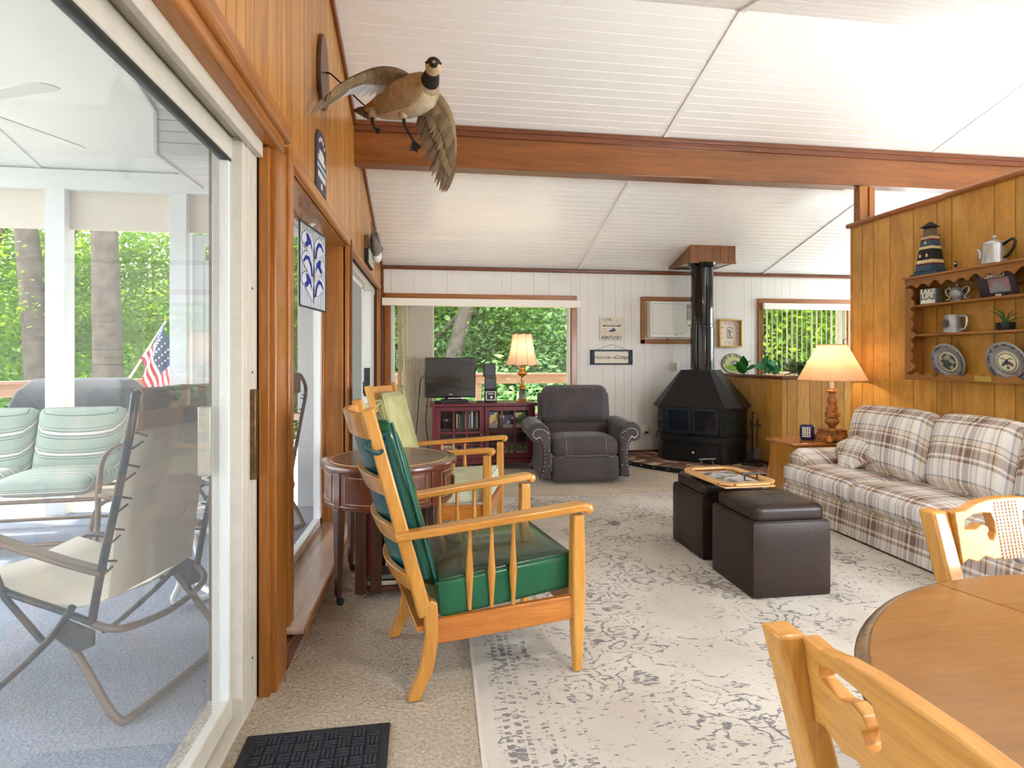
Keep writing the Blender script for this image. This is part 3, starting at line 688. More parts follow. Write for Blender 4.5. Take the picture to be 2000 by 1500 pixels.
# ------------------------------------------------------------------ trees
def leaves(n, rad, size, seed, ncl, flat=.8):
    r = random.Random(seed); b = B(); cl = []
    while len(cl) < ncl:
        p = Vector((r.uniform(-1, 1), r.uniform(-1, 1), r.uniform(-1, 1)))
        if .25 < p.length < 1: cl.append(Vector((p.x*rad[0], p.y*rad[1], p.z*rad[2])))
    V = []; F = []
    for i in range(n):
        c = r.choice(cl); cs = .16*sum(rad)/3+.12
        p = c+Vector((r.gauss(0, cs), r.gauss(0, cs), r.gauss(0, cs*flat)))
        a = Vector((r.gauss(0, 1), r.gauss(0, 1), r.gauss(-.2, .6))).normalized(); w = a.cross(Vector((r.gauss(0, .5), r.gauss(0, .5), 1))).normalized()
        s = size*r.uniform(.6, 1.25); k = len(V); nn = a.cross(w)*s*.12
        V += [p, p+a*s*.5+w*s*.33+nn, p+a*s, p+a*s*.5-w*s*.33+nn]
        F += [(k, k+1, k+2), (k, k+2, k+3)]
    me = bpy.data.meshes.new('foliage'); me.from_pydata([tuple(v) for v in V], [], F); me.update(); return me
crowns = []
for i, (rad, sz_, mm) in enumerate((((2.4, 2.4, 2.2), .17, m_leaf), ((2.2, 2.2, 2.6), .15, m_leaf2), ((2.6, 2.6, 1.9), .16, m_leaf3), ((2.3, 2.3, 2.3), .18, m_leaf))):
    me = leaves(12000, rad, sz_*.82, 20+i, 46); me.materials.append(mm); crowns.append(me)
bushes = []
for i, mm in enumerate((m_leaf, m_leaf3)):
    me = leaves(6000, (1.6, 1.6, 1.1), .12, 60+i, 30); me.materials.append(mm); bushes.append(me)
def tree(label, x, y, z0, trunk, crownlist, tr=.2, lean=(0, 0)):
    o = thing('tree', label, 'tree', (x, y, z0), 0, 'trees around the deck')
    h = trunk
    ob('trunk', B().tube(spline([(0, 0, -.3), (lean[0]*.3, lean[1]*.3, h*.35), (lean[0]*.7, lean[1]*.7, h*.7), (lean[0], lean[1], h)], 5), [tr*(1-.55*k/15) for k in range(16)], 10), m_bark, o, smooth=60)
    for j, (k, dx, dy, dz, sc) in enumerate(crownlist):
        c = ob('foliage', crowns[k], None, o, loc=(dx, dy, dz), rot=(0, 0, j*1.3+x)); c.scale = (sc, sc, sc); c['kind'] = 'stuff'
        b0 = Vector((lean[0]*.6, lean[1]*.6, h*.62))
        ob('branch', B().tube(spline([b0, b0*.5+Vector((dx, dy, dz))*.5+Vector((0, 0, -.3)), (dx, dy, dz)], 5), [.07*(1-.07*q) for q in range(11)], 7), m_bark, o, smooth=60)
    return o
tree('thick grey trunk in the middle of the porch view with leaves around it', -5.35, 10.6, -2.0, 11, [(0, -1.9, 1.6, 4.9, .7), (1, 1.9, 2.4, 4.6, .8), (3, 2.6, 2.6, 8.0, .7)], .27, (-.25, 0))
tree('leaning tree at the far left of the porch view', -6.35, 10.7, -2.0, 10, [(3, -2.6, 1.6, 4.4, 1.0), (0, -1.6, 2.4, 7.6, .6), (1, -4.4, 2.5, 7.4, .8)], .24, (-.9, .3))
tree('bright leafy tree between the two porch posts', -9.8, 19, -2.6, 8, [(0, 0, 0, 4.2, 1.25), (3, 2.2, .5, 4.6, 1.0), (0, -2.5, 0, 4.8, 1.0)], .22)
tree('slender curved tree just right of the hanging flag', -4.3, 13.0, -2.3, 8.5, [(1, .8, 1.2, 4.0, .8), (0, -1.6, 1.6, 5.6, .9), (2, .8, 1, 6.8, .9)], .16, (.9, 0))
tree('shady tree seen through the fixed window', -3.0, 17, -2.5, 9, [(2, 0, 0, 4.2, 1.2), (0, -1.6, .4, 6.5, 1.2), (3, 1.4, .3, 3.2, 1)], .2)
tree('forked tree leaning across the back window above the television', -.25, 12.4, -2.3, 7.5, [(2, -.8, 1.4, 3.6, .75), (1, 1.9, 1.9, 5.2, .8), (0, .2, 1.9, 6.2, .9)], .24, (1.7, .3))
tree('upright dark trunk beside the forked tree in the back window', -.1, 14.2, -2.4, 9, [(0, .4, 1, 3.6, .9), (1, -1.4, 1, 5.6, 1)], .17, (.1, 0))
tree('tall green tree in the middle of the back window', 1.9, 15.5, -2.5, 9, [(2, 0, .3, 4.2, 1.15), (1, 1.2, .6, 6.3, 1.1), (0, -1.2, 0, 2.6, 1)], .26)
tree('leafy tree behind the lit lamp in the back window', 3.6, 14.2, -2.4, 8, [(2, -.2, .4, 3.6, 1), (2, .8, .2, 5.6, 1.1), (1, .2, .6, 1.9, .8)], .16, (.5, 0))
tree('sunny tree beyond the slatted window behind the lamp', 7.6, 12.5, -2.0, 7, [(0, -.5, 0, 3.2, 1), (3, .9, .3, 4.6, 1.1), (1, -1.0, .8, 5.6, 1)], .2)
tree('second sunny tree filling the right part of the slatted window', 10.2, 13.2, -2.0, 7, [(3, -.3, 0, 3.2, 1.1), (0, .2, .5, 5.2, 1.2), (0, -1.8, .6, 2.4, 1)], .2)
tree('tall backdrop tree far behind the left deck', -14.5, 24, -3, 9, [(0, 0, 0, 4.0, 1.8)], .3)
tree('tall backdrop tree far behind the flag', -7, 26, -3, 9, [(3, 0, 0, 4.0, 1.8)], .3)
tree('tall backdrop tree far behind the television window', 0, 27, -3, 10, [(1, 0, 0, 4.5, 2.0), (2, 1, 0, 8.8, 1.7)], .3)
tree('tall backdrop tree far behind the lamp window', 6.5, 25, -3, 10, [(2, 0, 0, 4.2, 2.0), (0, .5, 0, 8.5, 1.7)], .3)
tree('tall backdrop tree far to the right of the slatted window', 16, 22, -3, 10, [(0, 0, 0, 4.5, 2.0), (3, 0, 0, 8.5, 1.8)], .3)
def shrub(label, x, y, z, k, sc):
    o = thing('shrub', label, 'shrub', (x, y, z), 0, 'shrubs on the slope')
    c = ob('foliage', bushes[k], None, o, loc=(0, 0, sc*.9), rot=(0, 0, x)); c.scale = (sc, sc, sc); c['kind'] = 'stuff'
    for i in range(3): ob('stem', B().tube([(0, 0, -.2), (.3*math.cos(2*i), .3*math.sin(2*i), sc*.9)], .03, 6), m_bark, o, smooth=60)
for i, (x, y, z, k, sc, lb) in enumerate((( -9.5, 10.5, -2.0, 0, 1.3, 'bushy shrub left of the covered grill beyond the rail'), (-6.2, 11.5, -2.2, 0, 1.4, 'bushy shrub below the flag beyond the rail'), (-3.6, 12, -2.2, 1, 1.3, 'shrub seen low between flag and porch screen door'),
        (-1.4, 11.3, -2.0, 0, 1.2, 'low shrub seen left of the television in the back window'), (.7, 11.2, -2.1, 1, 1.35, 'blue-green shrub below the rail beside the small speakers'), (2.6, 11.4, -2.1, 1, 1.4, 'blue-green shrub below the rail by the recliner'),
        (5, 12, -2.1, 0, 1.5, 'shrub hidden in part by the flue pipe wall'), (7.0, 11.5, -2.0, 0, 1.3, 'bright shrub low in the slatted window'), (9, 11.8, -2.0, 0, 1.4, 'bright shrub low at the right of the slatted window'),
        (-11.5, 17, -2.6, 1, 2.0, 'far shrub mass at the left edge of the porch view'), (-5.5, 18, -2.7, 1, 2.0, 'far shrub mass behind the flag'), (1.0, 18.5, -2.7, 0, 2.2, 'far shrub mass in the middle of the back window'), (5.0, 19, -2.7, 1, 2.2, 'far shrub mass right of the back window'), (9.5, 17.5, -2.6, 0, 2.2, 'far shrub mass in the slatted window'))):
    shrub(lb, x, y, z, k, sc)
# ------------------------------------------------------------------ rugs
def rugm():
    m, t, p = newmat('distressed_cream_rug'); tc = N(t, 'ShaderNodeTexCoord'); sp = N(t, 'ShaderNodeSeparateXYZ'); L(t, tc.outputs['Object'], sp.inputs[0])
    X, Y = sp.outputs[0], sp.outputs[1]
    base = N(t, 'ShaderNodeTexNoise', Scale=2.2, Detail=3.0); L(t, tc.outputs['Object'], base.inputs['Vector'])
    br = ramp(t, [(.35, srgb(200, 192, 182)), (.65, srgb(220, 215, 207))]); L(t, base.outputs['Fac'], br.inputs[0])
    pile = N(t, 'ShaderNodeTexNoise', Scale=160.0, Detail=3.0); L(t, tc.outputs['Object'], pile.inputs['Vector'])
    # worn motif: warped rings and scrolls broken up by streaky wear
    mp = N(t, 'ShaderNodeMapping'); mp.inputs['Scale'].default_value = (6.2, 7.0, 1); L(t, tc.outputs['Object'], mp.inputs['Vector'])
    wn = N(t, 'ShaderNodeTexNoise', Scale=1.3, Detail=3.0); L(t, mp.outputs[0], wn.inputs['Vector'])
    add = N(t, 'ShaderNodeVectorMath', operation='MULTIPLY_ADD'); L(t, wn.outputs['Color'], add.inputs[0]); add.inputs[1].default_value = (1.3, 1.3, 0); L(t, mp.outputs[0], add.inputs[2])
    vo = N(t, 'ShaderNodeTexVoronoi', Scale=.9); vo.feature = 'F1'; L(t, add.outputs[0], vo.inputs['Vector'])
    ring = mathn(t, 'ABSOLUTE', mathn(t, 'SUBTRACT', mathn(t, 'FRACT', mathn(t, 'MULTIPLY', vo.outputs['Distance'], 4.2)), .5))
    ringm = mathn(t, 'LESS_THAN', ring, .13)
    st = N(t, 'ShaderNodeMapping'); st.inputs['Scale'].default_value = (26, 92, 1); L(t, tc.outputs['Object'], st.inputs['Vector'])
    sn = N(t, 'ShaderNodeTexNoise', Scale=1.0, Detail=4.0, Roughness=.65); L(t, st.outputs[0], sn.inputs['Vector'])
    wear = N(t, 'ShaderNodeTexNoise', Scale=2.4, Detail=3.0); L(t, tc.outputs['Object'], wear.inputs['Vector'])
    def soft(v, lo, hi): return mathn(t, 'MULTIPLY', mathn(t, 'SUBTRACT', v, lo), 1/(hi-lo), True)
    brk = soft(mathn(t, 'ADD', sn.outputs['Fac'], mathn(t, 'MULTIPLY', wear.outputs['Fac'], .7)), .83, .89)
    ink = mathn(t, 'MULTIPLY', ringm, brk)
    streak = soft(mathn(t, 'ADD', sn.outputs['Fac'], mathn(t, 'MULTIPLY', wear.outputs['Fac'], .5)), .87, .93)
    ink = mathn(t, 'MAXIMUM', ink, streak)
    # border: dotted lines along the long edge
    for pos, wd, fq in ((.085, .012, 30), (.12, .012, 24), (.15, .009, 36), (.215, .011, 16), (.34, .006, 20)):
        d = mathn(t, 'LESS_THAN', mathn(t, 'ABSOLUTE', mathn(t, 'SUBTRACT', X, pos)), wd)
        dots = mathn(t, 'LESS_THAN', mathn(t, 'FRACT', mathn(t, 'MULTIPLY', Y, fq)), .55)
        k = mathn(t, 'MULTIPLY', d, mathn(t, 'MULTIPLY', dots, soft(mathn(t, 'ADD', sn.outputs['Fac'], mathn(t, 'MULTIPLY', wear.outputs['Fac'], .6)), .74, .82)))
        ink = mathn(t, 'MAXIMUM', ink, k)
    edge = mathn(t, 'GREATER_THAN', X, .045)
    ink = mathn(t, 'MULTIPLY', ink, edge)
    pr_ = ramp(t, [(.3, (.8, .8, .8)), (.7, (1, 1, 1))]); L(t, pile.outputs['Fac'], pr_.inputs[0])
    inkc = mathn(t, 'MULTIPLY', ink, .78)
    c = mixc(t, inkc, br.outputs[0], srgb(104, 104, 112))
    L(t, mixc(t, .6, c, pr_.outputs[0], 'MULTIPLY'), p.inputs['Base Color'])
    p.inputs['Roughness'].default_value = .95; p.inputs['Specular IOR Level'].default_value = .1
    bp = N(t, 'ShaderNodeBump', Strength=.5, Distance=.006); L(t, pile.outputs['Fac'], bp.inputs['Height']); L(t, bp.outputs[0], p.inputs['Normal'])
    return m
rug = thing('area_rug', 'large distressed cream and grey area rug in the seating area', 'rug', (.16, 1.2, 0), R(-1))
ob('rug_pile', B().box(0, 2.66, -.6, 3.85, .001, .012), rugm(), rug, bev=.004)
m_bind = pm('rug_binding', srgb(214, 208, 198), .9)
bx('binding', (-.012, .004, -.6, 3.85, .001, .011), m_bind, rug); bx('binding', (-.012, 2.67, 3.85, 3.864, .001, .011), m_bind, rug)
mat_ = thing('door_mat', 'black ribbed rubber door mat by the sliding door', 'mat', (-.36, 1.75, 0), R(1))
m_rub = pm('black_rubber', srgb(34, 36, 40), .7); m_rib = pm('charcoal_ribbed_pile', srgb(44, 48, 56), .95, noise=(60, .35))
bx('mat_border', (-.23, .23, -.52, .245, .001, .008), m_rub, mat_, .003)
for i in range(9):
    for j in range(16):
        x0 = -.2+.0445*i; y0 = -.49+.0445*j
        b = B()
        for k in range(3):
            if (i+j) % 2: b.box(x0+.003, x0+.0425, y0+.003+.0135*k, y0+.0125+.0135*k, .008, .0125)
            else: b.box(x0+.003+.0135*k, x0+.0125+.0135*k, y0+.003, y0+.0425, .008, .0125)
        if j > 4: ob('rib_block', b, m_rib, mat_)
# ------------------------------------------------------------------ armchairs
m_maple = wood('honey_maple', srgb(190, 124, 44), srgb(218, 160, 78), 'z', vary=.05, coat=.4, rough=.3)
m_maple_x = wood('honey_maple_lengthwise', srgb(188, 122, 42), srgb(216, 156, 74), 'x', vary=.05, coat=.4, rough=.3)
m_rail_x = wood('amber_rail_wood', srgb(176, 98, 34), srgb(206, 132, 58), 'x', vary=.04, coat=.4, rough=.3)
m_green = pm('bottle_green_vinyl', srgb(14, 92, 62), .3, noise=(5, .25), coat=.3)
m_greendk = pm('worn_green_vinyl_top', srgb(34, 66, 50), .3, noise=(7, .35), coat=.35)
m_teal = pm('teal_green_vinyl_back', srgb(18, 84, 88), .35, noise=(5, .2), coat=.2)
m_sage = pm('faded_sage_vinyl', srgb(186, 186, 132), .42, noise=(6, .2), coat=.1)
m_sagelt = pm('pale_sage_seat', srgb(208, 214, 186), .42, noise=(7, .12), coat=.15)
def armchair(label, loc, rz, mback, mseat, mtop, mrear):
    o = thing('armchair', label, 'armchair', loc, rz, 'wooden armchairs by the window')
    yr, yf = .255, .295
    prof = lambda y, t=.045: None
    for s in (-1, 1):
        # rear leg: sabre curve, from foot to seat
        legp = [(-.33, .0), (-.285, .0), (-.235, .1), (-.215, .22), (-.22, .345), (-.245, .36), (-.27, .34), (-.262, .22), (-.285, .1)]
        ob('leg', B().prism(legp, s*yr-.022, s*yr+.022, RX(PI/2) @ Matrix.Scale(1, 4)), m_maple, o, bev=.006)
        ob('back_stile', B().bar((-.262, s*yr, .3), (-.47, s*yr*.98, 1.065), .042, .052, (1, 0, 0), w2=.036, d2=.046), m_maple, o, bev=.009, seg=3)
        fl = [(z, r) for z, r in ((.012, .018), (.15, .024), (.32, .029), (.5, .028), (.6, .026), (.632, .026))]
        ob('leg', B().loft([[(.335+q*math.cos(PI/4+PI/2*k)*1.3, s*yf+q*math.sin(PI/4+PI/2*k)*1.3, z) for k in range(4)] for z, q in fl]), m_maple, o, bev=.007, seg=3)
        # arm: flat, rising to the front with a rolled end
        cen = [(-.375, .605), (-.2, .618), (0, .636), (.2, .652), (.335, .664), (.365, .665)]
        rg = []
        for k, (x, z) in enumerate(cen):
            w = (.026, .03, .034, .036, .036, .034)[k]; yy = s*(yr+.012+(yf-yr)*(x+.375)/.74)
            rg.append([(x, yy-w, z-.017), (x, yy+w, z-.017), (x, yy+w, z+.013), (x, yy-w, z+.013)])
        a = ob('arm', B().loft(rg), m_maple_x, o, bev=.007, seg=3)
        ob('arm_scroll', B().lathe([(.016, -.034), (.0205, -.03), (.0205, .03), (.016, .034)], 16, M=T(.368, s*(yf+.012), .655) @ RX(PI/2)), m_maple_x, a, smooth=50)
        ob('side_rail', B().hexa([(-.25, s*yr-.013, .19), (-.25, s*yr+.013, .19), (.325, s*yf+.013, .222), (.325, s*yf-.013, .222)], [(-.25, s*yr-.013, .282), (-.25, s*yr+.013, .282), (.325, s*yf+.013, .315), (.325, s*yf-.013, .315)]), m_rail_x, o, bev=.004)
        for x in (-.085, .0, .085):
            yy = s*(yr+(yf-yr)*(x+.25)/.575); z1, z2 = .302, .618
            ob('spindle', B().lathe([(.0075, 0), (.0085, .1), (.0155, .4), (.0155, .43), (.0085, .78), (.0075, 1)], 10, M=T(x-.012, yy, z1) @ Matrix.Scale(z2-z1, 4, (0, 0, 1))), m_maple, o, smooth=60)
    ob('front_rail', B().box(.325, .348, -yf, yf, .222, .31), m_rail_x, o, bev=.004)
    ob('rear_rail', B().bar((-.25, -yr, .25), (-.25, yr, .25), .09, .02, (0, 0, 1)), m_rail_x, o, bev=.004)
    # curved ladder slats (bowed backwards)
    for z in (.42, .6, .78, 1.0):
        xc = -.262-.208*(z-.3)/.765; rg = []
        for k in range(9):
            u = -1+2*k/8; bow = -.05*(1-u*u); y = u*(yr-.018); hgt = .036+(.012 if z > .9 else 0)
            rg.append([(xc+bow-.012, y, z-hgt), (xc+bow+.012, y, z-hgt+.004), (xc+bow-.016, y, z+hgt), (xc+bow-.04, y, z+hgt-.004)])
        ob('back_slat', B().loft(rg), m_maple_x, o, bev=.004)
    # back cushion, curved and buttoned between the stiles, strapped over the top
    nz, ny = 14, 12; rings = []
    for i in range(nz+1):
        t = i/nz; z = .38+.63*t; xc = -.235-.21*(z-.35)/.765
        env = max(.04, 1-abs(2*t-1)**6)**.5; fat = .05*env; wy = (yr-.032)*(1-.16*t*t)*(.8+.2*env)
        rg = []
        for k in range(2*ny):
            a = 2*PI*(k+.5)/(2*ny); u = math.cos(a); v = math.sin(a)
            uu = math.copysign(abs(u)**.7, u); pk = .006*math.sin(11*uu+5*t)*t*t
            rg.append((xc+.022-.05*(1-u*u)*(1 if v < 0 else .15)+fat*math.copysign(abs(v)**.6, v)+(pk if v > 0 else 0), wy*uu, z))
        rings.append(rg)
    ob('back_cushion', B().loft(rings), mback, o, smooth=70)
    for s in (-1, 1):
        ob('cushion_piping', B().tube([(-.2-.21*(z-.35)/.765, s*(yr-.032), z) for z in [.41+.06*k for k in range(11)]], .006, 6), mrear, o, smooth=60)
        ob('strap', B().tube(spline([(-.39, s*(yr-.05), .97), (-.455, s*(yr+.0), .955), (-.475, s*(yr+.028), .93), (-.43, s*(yr+.02), .91), (-.4, s*(yr-.03), .95)], 5), .009, 6), mrear, o, smooth=60)
    rg = []
    for i in range(9):
        t = i/8; z = .42+.55*t; xc = -.235-.21*(z-.35)/.765
        rg.append([(xc-.06*(1-u*u)-.012-.028*(1-abs(u)), u*(yr-.035), z) for u in [-1+.25*k for k in range(9)]]+[(xc+.01, u*(yr-.035), z) for u in [1-.25*k for k in range(9)]])
    ob('cushion_back', B().loft(rg), mrear, o, smooth=70)
    # seat cushion, wedge shaped, boxed and piped
    M = T(.06, 0, .37) @ RY(R(-5))
    ob('seat_cushion', B().rbox((0, 0, 0), (.275, yf-.035, .072), .02, (.004, .004, .0), 12, M), mseat, o, smooth=50)
    ob('seat_top', B().rbox((0, 0, 0), (.27, yf-.04, .02), .012, (0, 0, .016), 12, M @ T(0, 0, .06)), mtop, o, smooth=60)
    pts = [(.275, -yf+.037, .068), (.275, yf-.037, .068), (-.275, yf-.037, .068), (-.275, -yf+.037, .068)]
    ob('seat_piping', B().tube([tuple(M @ Vector(p)) for p in pts], .005, 6, True), mseat, o, smooth=60)
    return o
armchair('honey maple armchair with bottle green vinyl cushions nearest the camera', (.19, 2.438, .004), R(11.3), m_green, m_green, m_greendk, m_teal)
armchair('honey maple armchair with faded sage cushions beyond the drum table', (.112, 4.0, .004), R(-15), m_sage, m_sagelt, m_sagelt, m_sage)
# ------------------------------------------------------------------ drum table and rack under it
m_mahog = wood('red_brown_mahogany', srgb(82, 40, 26), srgb(124, 66, 42), 'z', vary=.04, coat=.5, rough=.25)
m_mahog_t = pm('leathered_tabletop', srgb(96, 62, 42), .3, noise=(5, .25), coat=.4)
m_mahog_l = wood('mahogany_legs', srgb(64, 34, 22), srgb(98, 58, 38), 'z', vary=.04, coat=.3)
m_inlay = pm('pale_inlay_line', srgb(188, 150, 108), .4)
dt = thing('drum_table', 'round mahogany drum table with leather top between the two armchairs', 'table', (-.22, 3.24, 0))
ob('table_top', B().lathe([(.36, .672), (.368, .678), (.37, .69), (.366, .7), (.35, .705), (.001, .705)], 48), m_mahog, dt, smooth=35)
ob('leather_inset', B().lathe([(.31, .7045), (.31, .7065), (.001, .7065)], 48), m_mahog_t, dt)
ob('inlay_line', B().tube([(.315*math.cos(2*PI*k/48), .315*math.sin(2*PI*k/48), .7055) for k in range(48)], .0022, 6, True), m_inlay, dt)
ob('drum_apron', B().lathe([(.335, .49), (.345, .487), (.345, .672), (.3, .672)], 48), m_mahog, dt, smooth=35)
ob('bead', B().tube([(.345*math.cos(2*PI*k/48), .345*math.sin(2*PI*k/48), .502) for k in range(48)], .006, 8, True), m_mahog, dt, smooth=60)
def arcpanel(name, a0, a1, z0, z1, r, mat, par):
    pts = [(r*math.cos(a), r*math.sin(a), z0) for a in [a0+(a1-a0)*k/8 for k in range(9)]]+[(r*math.cos(a), r*math.sin(a), z1) for a in [a1-(a1-a0)*k/8 for k in range(9)]]
    return ob(name, B().tube(pts, .0022, 6, True), mat, par)
for k in range(4):
    a = R(45+90*k); c, s = math.cos(a), math.sin(a)
    arcpanel('inlay_panel', a+R(9), a+R(81), .52, .652, .3465, m_inlay, dt)
    ob('drum_stile', B().bar((c*.338, s*.338, .487), (c*.338, s*.338, .672), .045, .025, (c, s, 0)), m_mahog, dt, bev=.003)
    lg = ob('leg', B().bar((c*.335, s*.335, .487), (c*.34, s*.34, .045), .046, .046, (c, s, 0), w2=.026, d2=.026), m_mahog_l, dt, bev=.003)
    ob('caster', B().lathe([(.004, -.012), (.018, -.01), (.018, .01), (.004, .012)], 14, M=T(c*.34+.012, s*.34, .018) @ RX(PI/2)).box(c*.34-.008, c*.34+.01, s*.34-.01, s*.34+.01, .018, .05), m_gasket, lg)
dr = ob('drawer', B().loft([[(.349*math.cos(a), .349*math.sin(a), z) for a in [R(-32)+R(40)*k/8 for k in range(9)]]+[(.335*math.cos(a), .335*math.sin(a), z) for a in [R(8)-R(40)*k/8 for k in range(9)]] for z in (.535, .635)]), m_mahog, dt, bev=.002)
arcpanel('inlay_panel', R(-30), R(6), .543, .628, .351, m_inlay, dr)
ca, sa = math.cos(R(-12)), math.sin(R(-12))
ob('drawer_pull', B().tube([(.356*ca-sa*.02*math.cos(2*PI*k/16), .356*sa+ca*.02*math.cos(2*PI*k/16), .585+.024*math.sin(2*PI*k/16)) for k in range(16)], .004, 6, True).ell((.354*ca, .354*sa, .588), (.007, .012, .012)), m_bronze, dr, smooth=60)
rk = thing('book_rack', 'low dark wooden book rack standing under the drum table', 'rack', (-.2, 3.14, 0), R(-3))
for x in (-.155, -.075, .09, .155):
    bx('slat', (x-.028, x+.028, -.085, -.068, .02, .47), m_mahog_l, rk, .003)
    bx('slat', (x-.028, x+.028, .075, .092, .02, .47), m_mahog_l, rk, .003)
bx('bottom_shelf', (-.18, .18, -.07, .078, .03, .05), m_mahog_l, rk, .003); bx('top_shelf', (-.18, .18, -.07, .078, .455, .47), m_mahog_l, rk, .003)
m_crim = pm('crimson_cover', srgb(158, 26, 60), .45); m_page = pm('book_pages', srgb(196, 190, 170), .8); m_gycover = pm('grey_green_cover', srgb(112, 118, 104), .5)
def book(label, loc, dims, cover, group, rot=0, name='book', pages='x'):
    w, d, h = dims; o = thing(name, label, 'book', loc, rot, group)
    t_ = min(.004, min(w, h)*.12)
    if pages == 'x':
        ob('cover', B().box(-w/2, -w/2+t_, -d/2, d/2, 0, h).box(w/2-t_, w/2, -d/2, d/2, 0, h).box(-w/2, w/2, -d/2, -d/2+t_, 0, h), cover, o)
        bx('pages', (-w/2+t_, w/2-t_, -d/2+t_, d/2-.004, .004, h-.004), m_page, o)
    else:
        ob('cover', B().box(-w/2, w/2, -d/2, d/2, 0, t_).box(-w/2, w/2, -d/2, d/2, h-t_, h).box(-w/2, w/2, -d/2, -d/2+t_, 0, h), cover, o)
        bx('pages', (-w/2+.004, w/2-.004, -d/2+t_, d/2-.004, t_, h-t_), m_page, o)
    return o
for i, z in enumerate((.0505, .0825)): book('%s book lying flat at the bottom of the rack' % ('grey-green' if i else 'thick pale grey'), (-.2, 3.15, z), (.25, .12, .03), m_gycover if i else m_page, 'books in the low rack', pages='z')
for i, x in enumerate((-.115, .0, .06, .13)): book(['crimson book standing leftmost in the low rack', 'crimson book second in the low rack', 'crimson book third in the low rack', 'crimson book standing rightmost in the low rack'][i], (-.2+x*.95, 3.145, .1135), (.03, .12, .32), m_crim, 'books in the low rack')
# ------------------------------------------------------------------ ottomans, tray
m_leather = pm('dark_brown_leather', srgb(44, 32, 28), .36, noise=(9, .12), bump=(160, .12), coat=.0, spec=.3)
m_seam = pm('stitch_brown', srgb(40, 30, 27), .5)
def ottoman(label, loc):
    o = thing('storage_ottoman', label, 'ottoman', loc, 0, 'leather cube ottomans')
    ob('body', B().rbox((0, 0, .195), (.22, .22, .195), .012, (.003, .003, 0), 8), m_leather, o, smooth=50)
    ob('lid', B().rbox((0, 0, .425), (.2, .2, .045), .03, (.0, .0, .012), 12), m_leather, o, smooth=50)
    for q in (0, 1):
        pp = [(-.17+.34*k/10, .4705+.012*(1-(-.85+1.7*k/10)**2)) for k in range(11)]
        ob('lid_seam', B().tube([(a, 0, z) if q else (0, a, z) for a, z in pp], .0018, 6), m_seam, o)
    ob('lid_flange', B().box(-.21, .21, -.21, .21, .384, .394), m_leather, o, bev=.003)
    return o
ottoman('dark brown leather cube ottoman nearest the camera under the tray', (1.86, 2.955, .012))
ottoman('dark brown leather cube ottoman beyond the front one, nearer the stove', (1.87, 3.53, .012))
m_bamboo = wood('bamboo_tray', srgb(206, 150, 84), srgb(226, 178, 116), 'y', vary=.03, coat=.2)
tr = thing('serving_tray', 'octagonal wooden serving tray with black handles across the two ottomans', 'tray', (1.83, 3.34, .5), R(3))
oc = [(-.165, -.19), (-.11, -.245), (.11, -.245), (.165, -.19), (.165, .19), (.11, .245), (-.11, .245), (-.165, .19)]
bx('tray_base', (-.16, .16, -.24, .24, 0, .008), m_bamboo, tr)
for a, c in zip(oc, oc[1:]+oc[:1]): ob('tray_side', B().bar((*a, .024), (*c, .024), .048, .014, (0, 0, 1)), m_bamboo, tr, bev=.003)
for s in (-1, 1):
    hd_ = ob('handle', B().tube([(-.06, s*.243, .082), (.06, s*.243, .082)], .007, 10), m_black, tr, smooth=60)
    for x in (-.04, .04): ob('handle_post', B().tube([(x, s*.243, .045), (x, s*.243, .082)], .005, 8), m_black, hd_, smooth=60)
def magm():
    m, t, p = newmat('magazine_print'); tc = N(t, 'ShaderNodeTexCoord'); n = N(t, 'ShaderNodeTexNoise', Scale=14.0, Detail=6.0); L(t, tc.outputs['Object'], n.inputs['Vector'])
    r = ramp(t, [(.3, srgb(52, 54, 52)), (.45, srgb(120, 116, 100)), (.55, srgb(206, 208, 212)), (.7, srgb(150, 160, 172))]); L(t, n.outputs['Fac'], r.inputs[0]); L(t, r.outputs[0], p.inputs['Base Color']); p.inputs['Roughness'].default_value = .25
    return m
m_mag = magm()
mg = thing('magazine', 'glossy magazine lying in the wooden tray', 'magazine', (1.82, 3.33, .5085), R(4))
bx('cover', (-.12, .12, -.17, .17, .006, .0078), m_mag, mg); bx('pages', (-.118, .12, -.168, .168, 0, .006), m_page, mg)
